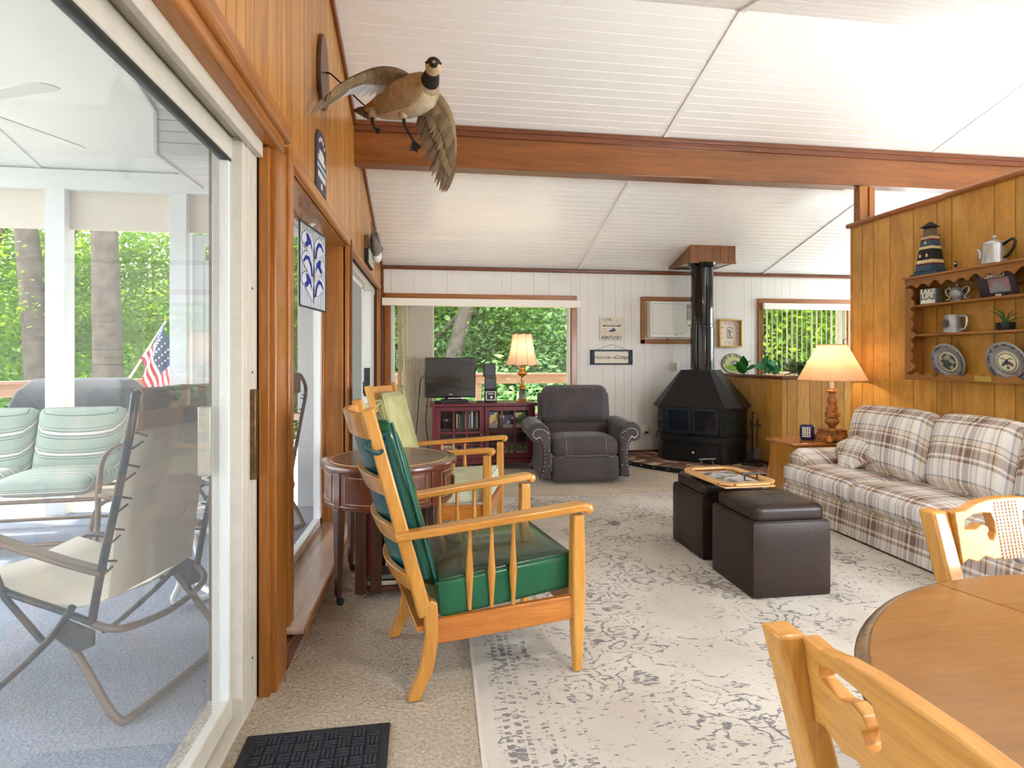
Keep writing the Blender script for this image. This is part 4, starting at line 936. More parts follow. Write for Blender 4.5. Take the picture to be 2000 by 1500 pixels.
# ------------------------------------------------------------------ sofa
def plaidm(name, sy, sz):
    m, t, p = newmat(name); tc = N(t, 'ShaderNodeTexCoord'); sp = N(t, 'ShaderNodeSeparateXYZ'); L(t, tc.outputs['Object'], sp.inputs[0])
    u = sp.outputs[1]; v = mathn(t, 'ADD', sp.outputs[0], sp.outputs[2])
    cr, tn, br, bl, wh, lt = srgb(228, 218, 206), srgb(198, 170, 144), srgb(146, 118, 102), srgb(150, 158, 178), srgb(244, 242, 240), srgb(234, 220, 200)
    def bands(coord, per, stops):
        f = mathn(t, 'FRACT', mathn(t, 'MULTIPLY', coord, 1/per)); r = ramp(t, stops, 'CONSTANT'); L(t, f, r.inputs[0]); return r.outputs[0]
    a = bands(u, sy, [(0, wh), (.1, tn), (.13, cr), (.2, bl), (.235, cr), (.27, br), (.4, wh), (.45, br), (.52, cr), (.58, tn), (.61, cr), (.66, bl), (.69, wh), (.8, lt), (.84, br), (.87, cr), (.93, bl), (.95, cr)])
    b = bands(v, sz, [(0, wh), (.28, br), (.34, tn), (.36, wh), (.42, br), (.62, tn), (.66, wh), (.7, br), (.74, lt), (.86, bl), (.9, wh)])
    c = mixc(t, .5, a, b)
    wv = N(t, 'ShaderNodeTexNoise', Scale=230.0, Detail=2.0); L(t, tc.outputs['Object'], wv.inputs['Vector'])
    wr = ramp(t, [(.35, (.72, .72, .72)), (.6, (1, 1, 1))]); L(t, wv.outputs['Fac'], wr.inputs[0])
    L(t, mixc(t, .55, c, wr.outputs[0], 'MULTIPLY'), p.inputs['Base Color']); p.inputs['Roughness'].default_value = .95; p.inputs['Specular IOR Level'].default_value = .1
    bp = N(t, 'ShaderNodeBump', Strength=.25, Distance=.003); L(t, wv.outputs['Fac'], bp.inputs['Height']); L(t, bp.outputs[0], p.inputs['Normal'])
    return m
m_plaid = plaidm('brown_cream_plaid', .31, .3)
m_plaidp = plaidm('plaid_pillow_cloth', .22, .2)
so = thing('sofa', 'brown and cream plaid sofa against the wooden partition', 'sofa', (2.88, 3.3, 0))
Y0, Y1 = -1.02, 1.1   # local y extent; x from 0 (front) to .82
bx('frame', (.03, .8, Y0+.02, Y1-.02, .1, .24), m_plaid, so, .01)
bx('back_frame', (.62, .82, Y0+.02, Y1-.02, .1, .72), m_plaid, so, .03)
for a, c in ((Y0, -.37), (-.37, .33), (.33, Y1)):
    ob('skirt_panel', B().hexa([(.0, a+.004, .012), (.0, c-.004, .012), (.02, c-.004, .012), (.02, a+.004, .012)], [(.022, a+.002, .215), (.022, c-.002, .215), (.04, c-.002, .215), (.04, a+.002, .215)]), m_plaid, so, bev=.004)
ob('skirt_panel', B().hexa([(.02, Y1-.01, .012), (.8, Y1-.01, .012), (.8, Y1+.01, .012), (.02, Y1+.01, .012)], [(.03, Y1-.03, .215), (.8, Y1-.03, .215), (.8, Y1-.012, .215), (.03, Y1-.012, .215)]), m_plaid, so)
for a, c in ((Y0+.16, -.385), (-.375, .325), (.335, Y1-.0)):
    x0 = .0
    ob('seat_cushion', B().rbox(((x0+.62)/2, (a+c)/2, .305), ((.62-x0)/2, (c-a)/2, .085), .06, (.012, 0, .018), 12), m_plaid, so, smooth=60)
for a, c in ((Y0+.14, -.44), (-.43, .155), (.165, .90)):
    ob('back_cushion', B().rbox((0, 0, 0), (.095, (c-a)/2, .245), .075, (.05, .012, .02), 12, T(.53, (a+c)/2, .625) @ RY(R(12))), m_plaid, so, smooth=60)
for yc, s in ((Y1-.13, 1), (Y0+.08, -1)):
    rg = []
    for x in (.06, .1, .4, .8):
        k = .94 if x < .08 else 1
        rg.append([(x, yc+yy*k, .2+(zz)*k) for yy, zz in ((-.085, 0), (-.085, .22), (-.075, .27), (-.03, .315), (.03, .32), (.08, .29), (.1, .23), (.085, .16), (.085, 0))])
    ob('arm', B().loft(rg), m_plaid, so, bev=.012, seg=3)
    ob('arm_panel', B().prism([(yy*.86+yc, zz*.9+.21) for yy, zz in ((-.085, 0), (-.085, .22), (-.075, .27), (-.03, .315), (.03, .32), (.08, .29), (.1, .23), (.085, .16), (.085, 0))], .05, .062, Matrix(((0, 0, 1, 0), (1, 0, 0, 0), (0, 1, 0, 0), (0, 0, 0, 1)))), m_plaid, so, bev=.006)
pw = thing('throw_pillow', 'small plaid throw pillow with tan fringe leaning on the sofa back', 'pillow', (3.23, 4.02, .395))
M = T(.04, 0, .135) @ RY(R(30)) @ RX(R(-36))
n = 12; rg = []
for side in (1, -1):
    V = []
    for i in range(n+1):
        for j in range(n+1):
            u, v = -1+2*i/n, -1+2*j/n; th = .062*((1-u**4)*(1-v**4))**.5
            V.append((-side*th, u*.178*(.9+.1*v*v), v*.158*(.9+.1*u*u)))
    rg.append(V)
pb = B()
for V in rg: pb.add(V, [(i*(n+1)+j, (i+1)*(n+1)+j, (i+1)*(n+1)+j+1, i*(n+1)+j+1) for i in range(n) for j in range(n)], M)
ob('pillow_cover', pb, m_plaidp, pw, smooth=70)
fb = B(); rr = random.Random(5)
for k in range(110):
    t = k/110*4; e = int(t); f = (t-e)*2-1
    p = [(0, f*.178, .15), (0, .178, -f*.15), (0, -f*.178, -.15), (0, -.178, f*.15)][e]
    q = Vector(p)*1.09+Vector((rr.uniform(-.01, .01), rr.uniform(-.006, .006), rr.uniform(-.006, .006)))
    fb.tube([Vector(p), q], .0022, 4, M=M)
ob('fringe', fb, pm('tan_fringe', srgb(168, 132, 86), .9), pw)['kind'] = 'stuff'
# ------------------------------------------------------------------ end table, lamp, candle
m_oakx = wood('golden_end_table', srgb(168, 104, 30), srgb(204, 142, 52), 'z', vary=.03, coat=.4, rough=.3, scale=3)
m_oaktop = wood('end_table_top', srgb(158, 88, 34), srgb(192, 122, 58), 'x', vary=.03, coat=.5, rough=.22)
et = thing('end_table', 'golden wooden end table with scrolled skirt between sofa and partition', 'table', (3.05, 4.64, 0))
bx('table_top', (-.03, .66, -.2, .2, .505, .532), m_oaktop, et, .01)
sk = [(-.17, .505), (-.17, .38), (-.2, .28), (-.24, .18), (-.235, .08), (-.2, .03), (-.19, .0), (.19, 0), (.2, .03), (.235, .08), (.24, .18), (.2, .28), (.17, .38), (.17, .505)]
ob('front_panel', B().prism([(-y_, z_) for y_, z_ in sk], 0, .025, Matrix(((0, 0, 1, 0), (-1, 0, 0, 0), (0, 1, 0, 0), (0, 0, 0, 1)))), m_oakx, et, bev=.004)
bx('side_panel', (.02, .62, -.17, -.15, .02, .505), m_oakx, et, .003); bx('side_panel', (.02, .62, .15, .17, .02, .505), m_oakx, et, .003); bx('rear_panel', (.6, .62, -.15, .15, .02, .505), m_oakx, et, .003)
bx('lower_shelf', (.02, .61, -.15, .15, .12, .14), m_oakx, et)
def shadem(name, col, strength, ax=90):
    m, t, p = newmat(name); p.inputs['Base Color'].default_value = c4(col); p.inputs['Roughness'].default_value = .8
    p.inputs['Emission Color'].default_value = c4(col); p.inputs['Emission Strength'].default_value = strength
    tl = N(t, 'ShaderNodeBsdfTranslucent'); tl.inputs[0].default_value = c4(col); mx = N(t, 'ShaderNodeMixShader'); mx.inputs[0].default_value = .55
    out = t.nodes['Material Output']; L(t, p.outputs[0], mx.inputs[1]); L(t, tl.outputs[0], mx.inputs[2]); L(t, mx.outputs[0], out.inputs[0])
    return m
def bulb(par, loc, power):
    d = bpy.data.lights.new('bulb', 'POINT'); d.energy = power; d.color = (1, .78, .54); d.shadow_soft_size = .03
    o = bpy.data.objects.new('lamp_light', d); COL.objects.link(o); o.parent = par; o.location = loc
m_shade1 = shadem('pleated_tan_shade', srgb(228, 194, 156), .0); m_shade2 = shadem('cream_bell_shade', srgb(240, 214, 184), .0)
m_antique = pm('carved_antique_gold', srgb(172, 112, 58), .45, .35, noise=(30, .4), bump=(60, .5))
m_brass = pm('polished_brass', srgb(190, 140, 70), .28, .85)
lp = thing('table_lamp', 'carved antique gold table lamp with pleated tan shade beside the sofa', 'lamp', (3.45, 4.53, .532))
sq = lambda s, z: [(s*a, s*b, z) for a, b in ((-1, -1), (1, -1), (1, 1), (-1, 1))]
ob('base_plinth', B().loft([sq(.105, .012), sq(.11, .02), sq(.1, .05), sq(.085, .06), sq(.08, .095), sq(.088, .1), sq(.07, .112), sq(.05, .12)]), m_antique, lp, bev=.005)
for a in range(4): ob('foot', B().ell((.1*(1 if a in (0, 3) else -1), .1*(1 if a < 2 else -1), .016), (.025, .025, .018)), m_antique, lp, smooth=60)
ob('urn', B().lathe([(.022, .115), (.03, .135), (.052, .155), (.057, .18), (.05, .2), (.04, .205), (.054, .212), (.058, .228), (.054, .25), (.04, .262)], 20), m_antique, lp, smooth=45)
tw = B(); rings = []
for i in range(14):
    z = .26+.16*i/13; r0 = .042-.018*i/13+.004*math.sin(i)
    rings.append([(r0*(1+.12*math.cos(4*(2*PI*j/24)+i*.55))*math.cos(2*PI*j/24), r0*(1+.12*math.cos(4*(2*PI*j/24)+i*.55))*math.sin(2*PI*j/24), z) for j in range(24)])
ob('twisted_column', tw.loft(rings), m_antique, lp, smooth=60)
ob('collar', B().lathe([(.024, .418), (.042, .425), (.046, .436), (.034, .445), (.024, .46)], 20), m_antique, lp, smooth=45)
ob('candle_sleeve', B().lathe([(.02, .455), (.02, .56), (.012, .562)], 16), pm('ivory_sleeve', srgb(240, 226, 200), .5), lp, smooth=50)
def pleated(r0, z0, r1, z1, np_, depth, seg=1, bell=0):
    rings = []; n = np_*2
    K = 10
    for i in range(K+1):
        t = i/K; r = r0+(r1-r0)*(t+bell*t*(1-t)); z = z0+(z1-z0)*t
        rings.append([((r+(depth if j % 2 else -depth))*math.cos(2*PI*j/n), (r+(depth if j % 2 else -depth))*math.sin(2*PI*j/n), z) for j in range(n)])
    return rings
ob('lamp_shade', B().loft(pleated(.27, .53, .112, .835, 60, .0018), cap=False), m_shade1, lp)
for r_, z_ in ((.271, .53), (.112, .835)): ob('shade_trim', B().tube([(r_*math.cos(2*PI*k/40), r_*math.sin(2*PI*k/40), z_) for k in range(40)], .004, 6, True), m_shade1, lp)
ob('harp', B().tube(spline([(0, -.02, .555), (0, -.06, .65), (0, -.05, .78), (0, 0, .84), (0, .05, .78), (0, .06, .65), (0, .02, .555)], 5), .003, 6), m_brass, lp)
bulb(lp, (0, 0, .7), 3.8)
cd = thing('jar_candle', 'navy blue jar candle with white lettering on the end table', 'candle', (3.3, 4.65, .533), R(-40))
ob('jar', B().lathe([(.05, 0), (.054, .008), (.06, .016), (.06, .12), (.057, .126), (.053, .126), (.053, .11), (.001, .11)], 28), pm('navy_glass', srgb(36, 42, 96), .25, coat=.4), cd, smooth=45)
ob('jar_foot', B().lathe([(.052, -.0), (.0535, .004), (.0535, .012)], 28), m_gasket, cd, smooth=45)
tb = B()
for k, s in enumerate(('GOOD', 'THINGS', 'HAPPEN', 'AT THE', 'LAKE')):
    pass
rr = random.Random(9)
for k in range(5):
    for j in range(4):
        a = R(-118+17*j); z = .028+.018*k
        tb.prism([(-.0068, 0), (.0068, 0), (.0068, .013), (-.0068, .013)], .0602, .061, RZ(a+PI/2) @ Matrix(((1, 0, 0, 0), (0, 0, -1, 0), (0, 1, 0, z), (0, 0, 0, 1))))
ob('lettering', tb, m_outlet, cd)['kind'] = 'stuff'
# ------------------------------------------------------------------ dining table and chairs
m_tabletop = wood('amber_table_top', srgb(126, 84, 32), srgb(152, 106, 46), 'x', vary=.02, coat=.3, rough=.34, stretch=9)
m_tabedge = wood('dark_worn_edge', srgb(80, 58, 38), srgb(150, 118, 82), 'x', vary=.02, coat=.5, rough=.25)
m_oak = wood('light_oak', srgb(182, 124, 52), srgb(212, 158, 82), 'z', vary=.05, coat=.25, rough=.4, stretch=18)
m_oak_x = wood('light_oak_crosswise', srgb(180, 122, 50), srgb(210, 154, 78), 'y', vary=.05, coat=.25, rough=.4, stretch=18)
tbl = thing('dining_table', 'round amber wooden dining table at the lower right', 'table', (1.3, .44, 0))
half = [[(.715*math.cos(a), .715*math.sin(a)) for a in [R(-75+180*k/40)+o_ for k in range(41)]] for o_ in (0, PI)]
for h_ in half: ob('table_leaf', B().prism([(x*.999, y*.999) for x, y in h_], .722, .75), m_tabletop, tbl, bev=.004)
ob('edge_moulding', B().lathe([(.7, .722), (.722, .716), (.732, .722), (.735, .732), (.728, .742), (.716, .746), (.7, .746)], 96), m_tabedge, tbl, smooth=45)
ob('apron', B().lathe([(.6, .64), (.62, .64), (.62, .722), (.6, .722), (.6, .64)], 60, cap=False), m_tabletop, tbl, smooth=40)
ob('pedestal', B().lathe([(.1, .1), (.12, .14), (.08, .25), (.11, .4), (.09, .55), (.2, .66), (.2, .722)], 28), m_tabletop, tbl, smooth=45)
for k in range(4):
    a = R(45+90*k); ob('pedestal_foot', B().bar((math.cos(a)*.06, math.sin(a)*.06, .15), (math.cos(a)*.45, math.sin(a)*.45, .035), .07, .07, (0, 0, 1)), m_tabletop, tbl, bev=.01)
def dining_chair(label, loc, rz):
    """origin on the floor at mid back; local +x faces the table, y across"""
    o = thing('dining_chair', label, 'chair', loc, rz, 'oak dining chairs'); w = .215
    for s in (-1, 1):
        ob('back_post', B().loft([[(x-.022, s*w-.024, z), (x+.022, s*w-.024, z), (x+.022, s*w+.024, z), (x-.022, s*w+.024, z)] for x, z in ((-.05, 0), (.0, .25), (.02, .44), (-.02, .65), (-.075, .855), (-.078, .865))]), m_oak, o, bev=.006)
        ob('leg', B().box(.38, .42, s*w-.02, s*w+.02, 0, .43), m_oak, o, bev=.005)
        ob('stretcher', B().bar((.0, s*w, .2), (.4, s*w, .2), .025, .025), m_oak_x, o, bev=.004)
    ob('seat', B().rbox((.21, 0, .445), (.23, .235, .02), .015, (0, 0, .004), 8), m_oak_x, o, smooth=50)
    # pierced scroll splat: outline with two curled openings, bowed slightly
    top = [(-.19, .845), (-.15, .845), (-.1, .862), (-.055, .87), (0, .872), (.055, .87), (.1, .862), (.15, .845), (.19, .845)]
    bot = [(.19, .69), (.165, .70), (.13, .686), (.1, .70), (.07, .686), (.04, .686), (0, .68), (-.04, .686), (-.07, .686), (-.1, .70), (-.13, .686), (-.165, .70), (-.19, .69)]
    hole = [(.16, .79), (.155, .815), (.12, .828), (.08, .83), (.055, .826), (.048, .8), (.05, .765), (.062, .745), (.076, .748), (.08, .764), (.07, .775), (.075, .79), (.095, .797), (.12, .785)]
    zm = lambda z: .735+(z-.68)*.79
    top, bot, hole = ([(y_, zm(z_)) for y_, z_ in q] for q in (top, bot, hole))
    bm = bmesh.new()
    def loop(pts): 
        vs_ = [bm.verts.new((0, y_, z_)) for y_, z_ in pts]
        return [bm.edges.new((vs_[i], vs_[(i+1) % len(vs_)])) for i in range(len(vs_))]
    es = loop(top+bot)+loop(hole)+loop([(-y_, z_) for y_, z_ in hole[::-1]])
    bmesh.ops.triangle_fill(bm, use_beauty=True, use_dissolve=False, edges=es)
    ex = bmesh.ops.extrude_face_region(bm, geom=bm.faces[:])
    bmesh.ops.translate(bm, verts=[v for v in ex['geom'] if isinstance(v, bmesh.types.BMVert)], vec=(.026, 0, 0))
    for v in bm.verts:
        z = v.co.z; v.co.x += -.035-.19*(z-.69)*.9+.0-.018*(1-(v.co.y/.2)**2)
    bmesh.ops.recalc_face_normals(bm, faces=bm.faces)
    me = bpy.data.meshes.new('crest_rail'); bm.to_mesh(me); bm.free()
    ob('crest_rail', me, m_oak_x, o, bev=.003)
    cv = B()
    for i in range(7):
        for j in range(17):
            y_ = -.036+.012*i; z_ = .742+.0083*j
            x_ = -.035-.19*(z_-.69)*.9-.018+.026
            cv.hexa([(x_-.002, y_-.005, z_-.0034), (x_+.0035, y_-.004, z_-.0027), (x_+.0035, y_+.004, z_-.0027), (x_-.002, y_+.005, z_-.0034)], [(x_-.003, y_-.005, z_+.0034), (x_+.0025, y_-.004, z_+.0027), (x_+.0025, y_+.004, z_+.0027), (x_-.003, y_+.005, z_+.0034)])
    ob('woven_panel', cv, m_oak, o)['kind'] = 'stuff'
    ob('lower_slat', B().box(-.03, -.008, -w, w, .5, .56), m_oak_x, o, bev=.004)
    return o
dining_chair('light oak dining chair closest to the camera with its back to the rug', (.585, .545, 0), R(2))
dining_chair('light oak dining chair on the sofa side of the dining table', (1.49, 1.24, 0), R(-84))
# ------------------------------------------------------------------ recliner
m_suede = pm('charcoal_brown_suede', srgb(72, 64, 67), .8, noise=(7, .16), bump=(30, .12), sheen=.2)
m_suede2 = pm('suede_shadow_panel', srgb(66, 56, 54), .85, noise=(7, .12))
m_nail = pm('pewter_nailheads', srgb(196, 192, 186), .3, .8)
m_stitch = pm('pale_stitching', srgb(150, 144, 138), .8)
rc = thing('recliner', 'charcoal brown suede recliner with rolled arms and nailhead trim', 'armchair', (1.555, 5.93, 0), R(-3))
ap = [(.35, .06), (.35, .5), (.375, .565), (.43, .605), (.5, .61), (.555, .575), (.575, .515), (.56, .455), (.515, .425), (.475, .43), (.45, .4), (.435, .3), (.44, .18), (.46, .06)]
for s in (-1, 1):
    rg = [[(s*(.46+(x-.46)*k), y, .06+(z-.06)*k) for x, z in ap] for y, k in ((-.37, .96), (-.355, 1.0), (-.1, 1.0), (.3, 1.0), (.36, .94))]
    ob('arm', B().loft(rg), m_suede, rc, bev=.018, seg=3)
    fp = [(.37, .07), (.37, .46), (.4, .525), (.45, .55), (.505, .54), (.53, .5), (.515, .465), (.49, .455), (.47, .47), (.455, .455), (.425, .4), (.415, .3), (.42, .18), (.445, .07)]
    pn = ob('arm_panel', B().prism([(s*x, z) for x, z in fp], .372, .386, RX(PI/2)), m_suede, rc, bev=.004)
    nb = B()
    path = spline([(x, 0, z) for x, z in fp], 3)
    for p in path: nb.ell((s*p.x, -.388, p.z), (.0058, .004, .0058), 6, 4)
    ob('nailheads', nb, m_nail, pn)['kind'] = 'stuff'
    wg = ob('back_wing', B().prism([(-.02, .38), (.06, .38), (.16, .84), (.12, .88), (.06, .86), (.0, .6)], s*.345-.03, s*.345+.03, T(s*.02, .18, 0) @ Matrix(((0, 0, 1, 0), (1, 0, 0, 0), (0, 1, 0, 0), (0, 0, 0, 1)))), m_suede, rc, bev=.02, seg=3)
    nb = B()
    for k in range(18): nb.ell((s*.378, .155+.075*k/17, .5+.34*k/17), (.0055, .0055, .0055), 6, 4)
    ob('nailheads', nb, m_nail, wg)['kind'] = 'stuff'
bc = ob('back_cushion', B().rbox((0, 0, 0), (.355, .1, .215), .085, (.01, .045, .0), 12, T(0, .2, .745) @ RX(R(-12))), m_suede, rc, smooth=60)
ob('lumbar_panel', B().rbox((0, .1, .47), (.34, .08, .1), .05, (0, .01, 0), 8), m_suede2, rc, smooth=60)
sc = ob('seat_cushion', B().rbox((0, -.11, .355), (.34, .29, .1), .075, (0, .015, .02), 12), m_suede, rc, smooth=60)
ob('footrest', B().rbox((0, -.37, .155), (.335, .035, .125), .03, (0, .012, 0), 10), m_suede, rc, smooth=60)
bx('base', (-.3, .3, -.3, .3, .012, .07), m_black, rc)
MBK = T(0, .2, .745) @ RX(R(-12))
def bk_(u, v): return tuple(MBK @ Vector((u*.355, -(.1+.045*(1-u*u)*(1-v*v))-.001, v*.215)))
def stitch(par, pts): ob('stitching', B().tube(pts, .0026, 5), m_stitch, par)
stitch(bc, [bk_(-.56, .8-.2*k) for k in range(7)]+[bk_(-.56+.16*k, -.42-.03*math.sin(PI*k/7)) for k in range(8)]+[bk_(.56, -.4+.2*k) for k in range(7)])
for s in (-1, 1):
    stitch(bc, [bk_(s*.56, -.42), bk_(s*.7, -.55), bk_(s*.82, -.68)])
    stitch(sc, [(s*.2, -.418, .29), (s*.27, -.412, .268)])
stitch(sc, [(-.2, -.15, .476), (-.2, -.3, .468), (-.2, -.37, .448), (-.2, -.405, .41), (-.2, -.416, .36), (-.2, -.418, .29), (0, -.421, .285), (.2, -.418, .29), (.2, -.416, .36), (.2, -.405, .41), (.2, -.37, .448), (.2, -.3, .468), (.2, -.15, .476)])
# ------------------------------------------------------------------ hearth, stove, tools
m_brick = [pm('brick_%s' % n_, c_, .85, noise=(12, .2)) for n_, c_ in (('brown', srgb(136, 100, 86)), ('dark', srgb(112, 82, 72)), ('rose', srgb(158, 118, 100)), ('pale', srgb(204, 178, 148)))]
he = group_node('hearth')
hc = (3.8, 7.095); hr = 1.62
poly = [hc]+[(hc[0]+hr*math.cos(a), hc[1]+hr*math.sin(a)) for a in [PI+R(90)*k/30 for k in range(31)]]
ob('hearth_slab', B().prism(poly, .001, .036), pm('tan_mortar', srgb(150, 122, 98), .9, noise=(20, .2)), he)
ob('edge_strip', B().loft([[(hc[0]+r*math.cos(a), hc[1]+r*math.sin(a), z) for r, z in ((hr-.004, .001), (hr+.01, .001), (hr+.01, .05), (hr-.004, .05))] for a in [PI+R(90)*k/40 for k in range(41)]]), m_black, he)
rr = random.Random(4); r0 = hr-.005
rows = [(.2, .062)]+[(.068, .2)]*10
for ri, (dr_, ln) in enumerate(rows):
    r1 = r0-dr_; rm = (r0+r1)/2; nbk = max(3, int(PI/2*rm/ln)); off = rr.random()
    for k in range(nbk):
        a0 = PI+(PI/2)*(k+.06)/nbk; a1 = PI+(PI/2)*(k+.94)/nbk; h_ = .044+rr.uniform(-.004, .004)
        q = [(hc[0]+r_*math.cos(a_), hc[1]+r_*math.sin(a_)) for r_, a_ in ((r1+.005, a0), (r0-.004, a0), (r0-.004, a1), (r1+.005, a1))]
        ob('brick', B().prism(q, .03, h_), m_brick[rr.choice((0, 0, 1, 1, 2, 2, 3))], he)
    r0 = r1
for k in range(7):
    a = PI+R(12+6*k); ob('edge_stud', B().box(-.004, .002, -.012, .012, -.005, .005, T(hc[0]+(hr+.011)*math.cos(a), hc[1]+(hr+.011)*math.sin(a), .028) @ RZ(a)), m_nail, he)
m_iron = pm('matte_black_stove_steel', srgb(30, 31, 34), .42, .3, noise=(14, .1)); m_irong = pm('gloss_black_pipe', srgb(16, 18, 20), .12, .5, coat=.6)
m_stoveglass = pm('smoked_stove_glass', srgb(24, 32, 40), .12, coat=.5)
st = thing('wood_stove', 'black corner wood stove with hood and flue pipe on the brick hearth', 'stove', (3.217, 6.524, .046), R(-43.6))
def plan(fx, y0, bxw, yb, k): return [(-fx, y0), (fx, y0), (bxw, k), (bxw, yb), (-bxw, yb), (-bxw, k)]
ob('base', B().prism(plan(.355, -.29, .47, .28, -.13), 0, .235), m_iron, st, bev=.004)
ob('ledge', B().prism(plan(.365, -.32, .49, .28, -.15), .235, .305), m_iron, st, bev=.004)
bd = ob('firebox', B().prism(plan(.36, -.29, .475, .28, -.13), .305, .645), m_iron, st, bev=.004)
ob('base_drawer', B().box(-.3, .3, -.297, -.28, .03, .2), m_iron, st, bev=.003)
ob('knob', B().lathe([(.004, 0), (.014, .006), (.016, .014), (.006, .02)], 12, M=T(.02, -.297, .11) @ RX(PI/2)), m_nail, st, smooth=60)
lo = [(-.38, -.325), (.38, -.325), (.52, -.16), (.52, .3), (-.52, .3), (-.52, -.16)]; hi = [(-.165, -.16), (.165, -.16), (.2, -.11), (.2, .2), (-.2, .2), (-.2, -.11)]
ob('hood', B().loft([[(x, y, .63) for x, y in lo], [(x, y, .645) for x, y in lo], [(x, y, 1.06) for x, y in hi], [(x, y, 1.066) for x, y in hi]]), m_iron, st)
for s in (-1, 1):
    dd = ob('door', B().box(min(0, s*.315), max(0, s*.315), -.303, -.288, .325, .63), m_iron, st, bev=.004)
    a, c = sorted((s*.02, s*.295)); b = B().box(a, c, -.312, -.302, .34, .362).box(a, c, -.312, -.302, .592, .614)
    ob('door_frame', B().box(a, c, -.311, -.302, .34, .36).box(a, c, -.311, -.302, .596, .614).box(a, a+.018, -.311, -.302, .36, .596).box(c-.018, c, -.311, -.302, .36, .596), pm('blue_black_frame', srgb(46, 54, 64), .35, .4), dd)
    bx('door_glass', (a+.018, c-.018, -.306, -.302, .36, .596), m_stoveglass, dd)
    ob('door_handle', B().tube(spline([(s*.04, -.312, .332), (s*.1, -.34, .328), (s*.18, -.335, .33)], 4), .008, 8), m_iron, dd, smooth=60)
    for zz in (.36, .5):
        vt = B()
        for k in range(7):
            t = .16+.68*k/6; x = s*(.36+.115*t); y = -.29+.16*t
            vt.bar((x+s*.002, y-.004, zz), (x+s*.002, y-.004, zz+.1), .006, .006)
        ob('vent_bars', vt, pm('vent_grey', srgb(64, 64, 66), .4, .4), st)['kind'] = 'stuff'
fx, fy = .03, .0
ob('flue_pipe', B().lathe([(.137, 1.06), (.137, 1.57), (.13, 1.572), (.13, 2.28), (.15, 2.3), (.17, 2.34)], 32, (fx, fy, 0)), m_irong, st, smooth=40)
for z in (1.11, 1.57, 1.61): ob('pipe_seam', B().tube([(fx+.1385*math.cos(2*PI*k/32), fy+.1385*math.sin(2*PI*k/32), z) for k in range(32)], .004, 6, True), m_irong, st, smooth=60)
cb = thing('flue_box', 'wooden shingle-faced box around the flue at the ceiling', 'box', (3.315, 6.38, 2.385))
m_cedar = wood('cedar_box', srgb(130, 80, 38), srgb(166, 108, 58), 'z', vary=.2)
zt = lambda y: cz(6.38+y)-2.385+.004
for k in range(6):
    a, c = -.285+.095*k+.0015, -.285+.095*(k+1)-.0015; ob('board', B().box(a, c, 0, .018, 0, zt(0)), m_cedar, cb)
for k in range(6):
    a, c = .02+.1*k+.0015, .02+.1*(k+1)-.0015
    for x0, x1 in ((-.285, -.268), (.268, .285)):
        ob('board', B().hexa([(x0, a, 0), (x1, a, 0), (x1, c, 0), (x0, c, 0)], [(x0, a, max(.01, zt(a))), (x1, a, max(.01, zt(a))), (x1, c, max(.008, zt(c))), (x0, c, max(.008, zt(c)))]), m_cedar, cb)
bx('bottom_lip', (-.29, .29, -.006, .006, -.012, .02), m_cedar, cb, .002)
bx('bottom_plate', (-.27, .27, .018, .62, .004, .014), m_irong, cb)
tl_ = thing('fireplace_tools', 'black iron fireplace tool stand beside the stove', 'tool set', (3.62, 6.05, .045), R(-30))
bx('stand_base', (-.11, .11, -.07, .07, 0, .025), m_iron, tl_, .006)
ob('stand_pole', B().tube([(0, .03, .02), (0, .03, .56)], .008, 8).ell((0, .03, .58), (.014, .014, .02)), m_iron, tl_, smooth=60)
ob('hanger_bar', B().box(-.09, .09, .02, .04, .44, .455), m_iron, tl_, bev=.003)
for k, (x, nm) in enumerate(((-.07, 'poker'), (-.02, 'shovel'), (.05, 'brush'))):
    t_ = ob(nm, B().tube([(x, .0, .07), (x, .0, .5)], .0055, 8), m_iron, tl_, smooth=60)
    ob('tool_handle', B().tube([(x, 0, .46), (x, 0, .52)], .009, 8), m_iron, t_, smooth=60)
    if nm == 'shovel': ob('shovel_pan', B().box(x-.045, x+.045, -.012, .004, .05, .17), m_iron, t_, bev=.006)
    if nm == 'brush': ob('bristles', B().rbox((x, 0, .13), (.04, .022, .07), .02, n=6), pm('brush_bristle', srgb(86, 78, 70), .95, noise=(60, .4)), t_, smooth=60)
# ------------------------------------------------------------------ media cabinet
m_burg = pm('burgundy_paint', srgb(102, 32, 42), .4, noise=(4, .1)); m_burgd = pm('burgundy_inside', srgb(70, 24, 32), .6)
mc = thing('media_cabinet', 'burgundy media cabinet with glass grid doors below the back window', 'cabinet', (.6, 6.38, 0), R(0))
bx('cabinet_top', (-.605, .605, -.02, .44, .715, .748), m_burg, mc, .006)
for x0, x1 in ((-.575, -.535), (.535, .575)):
    bx('side_panel', (x0, x1, 0.002, .42, .1, .715), m_burg, mc, .003)
    for y0 in (.0, .38): bx('leg', (x0-.002, x1+.006, y0, y0+.045, 0, .12), m_burg, mc, .003)
bx('back_panel', (-.535, .535, .405, .415, .1, .715), m_burgd, mc)
for z in (.12, .455): bx('shelf', (-.535, .535, .03, .405, z-.009, z+.009), m_burgd, mc)
bx('bottom_rail', (-.575, .575, .0, .03, .075, .125), m_burg, mc, .003)
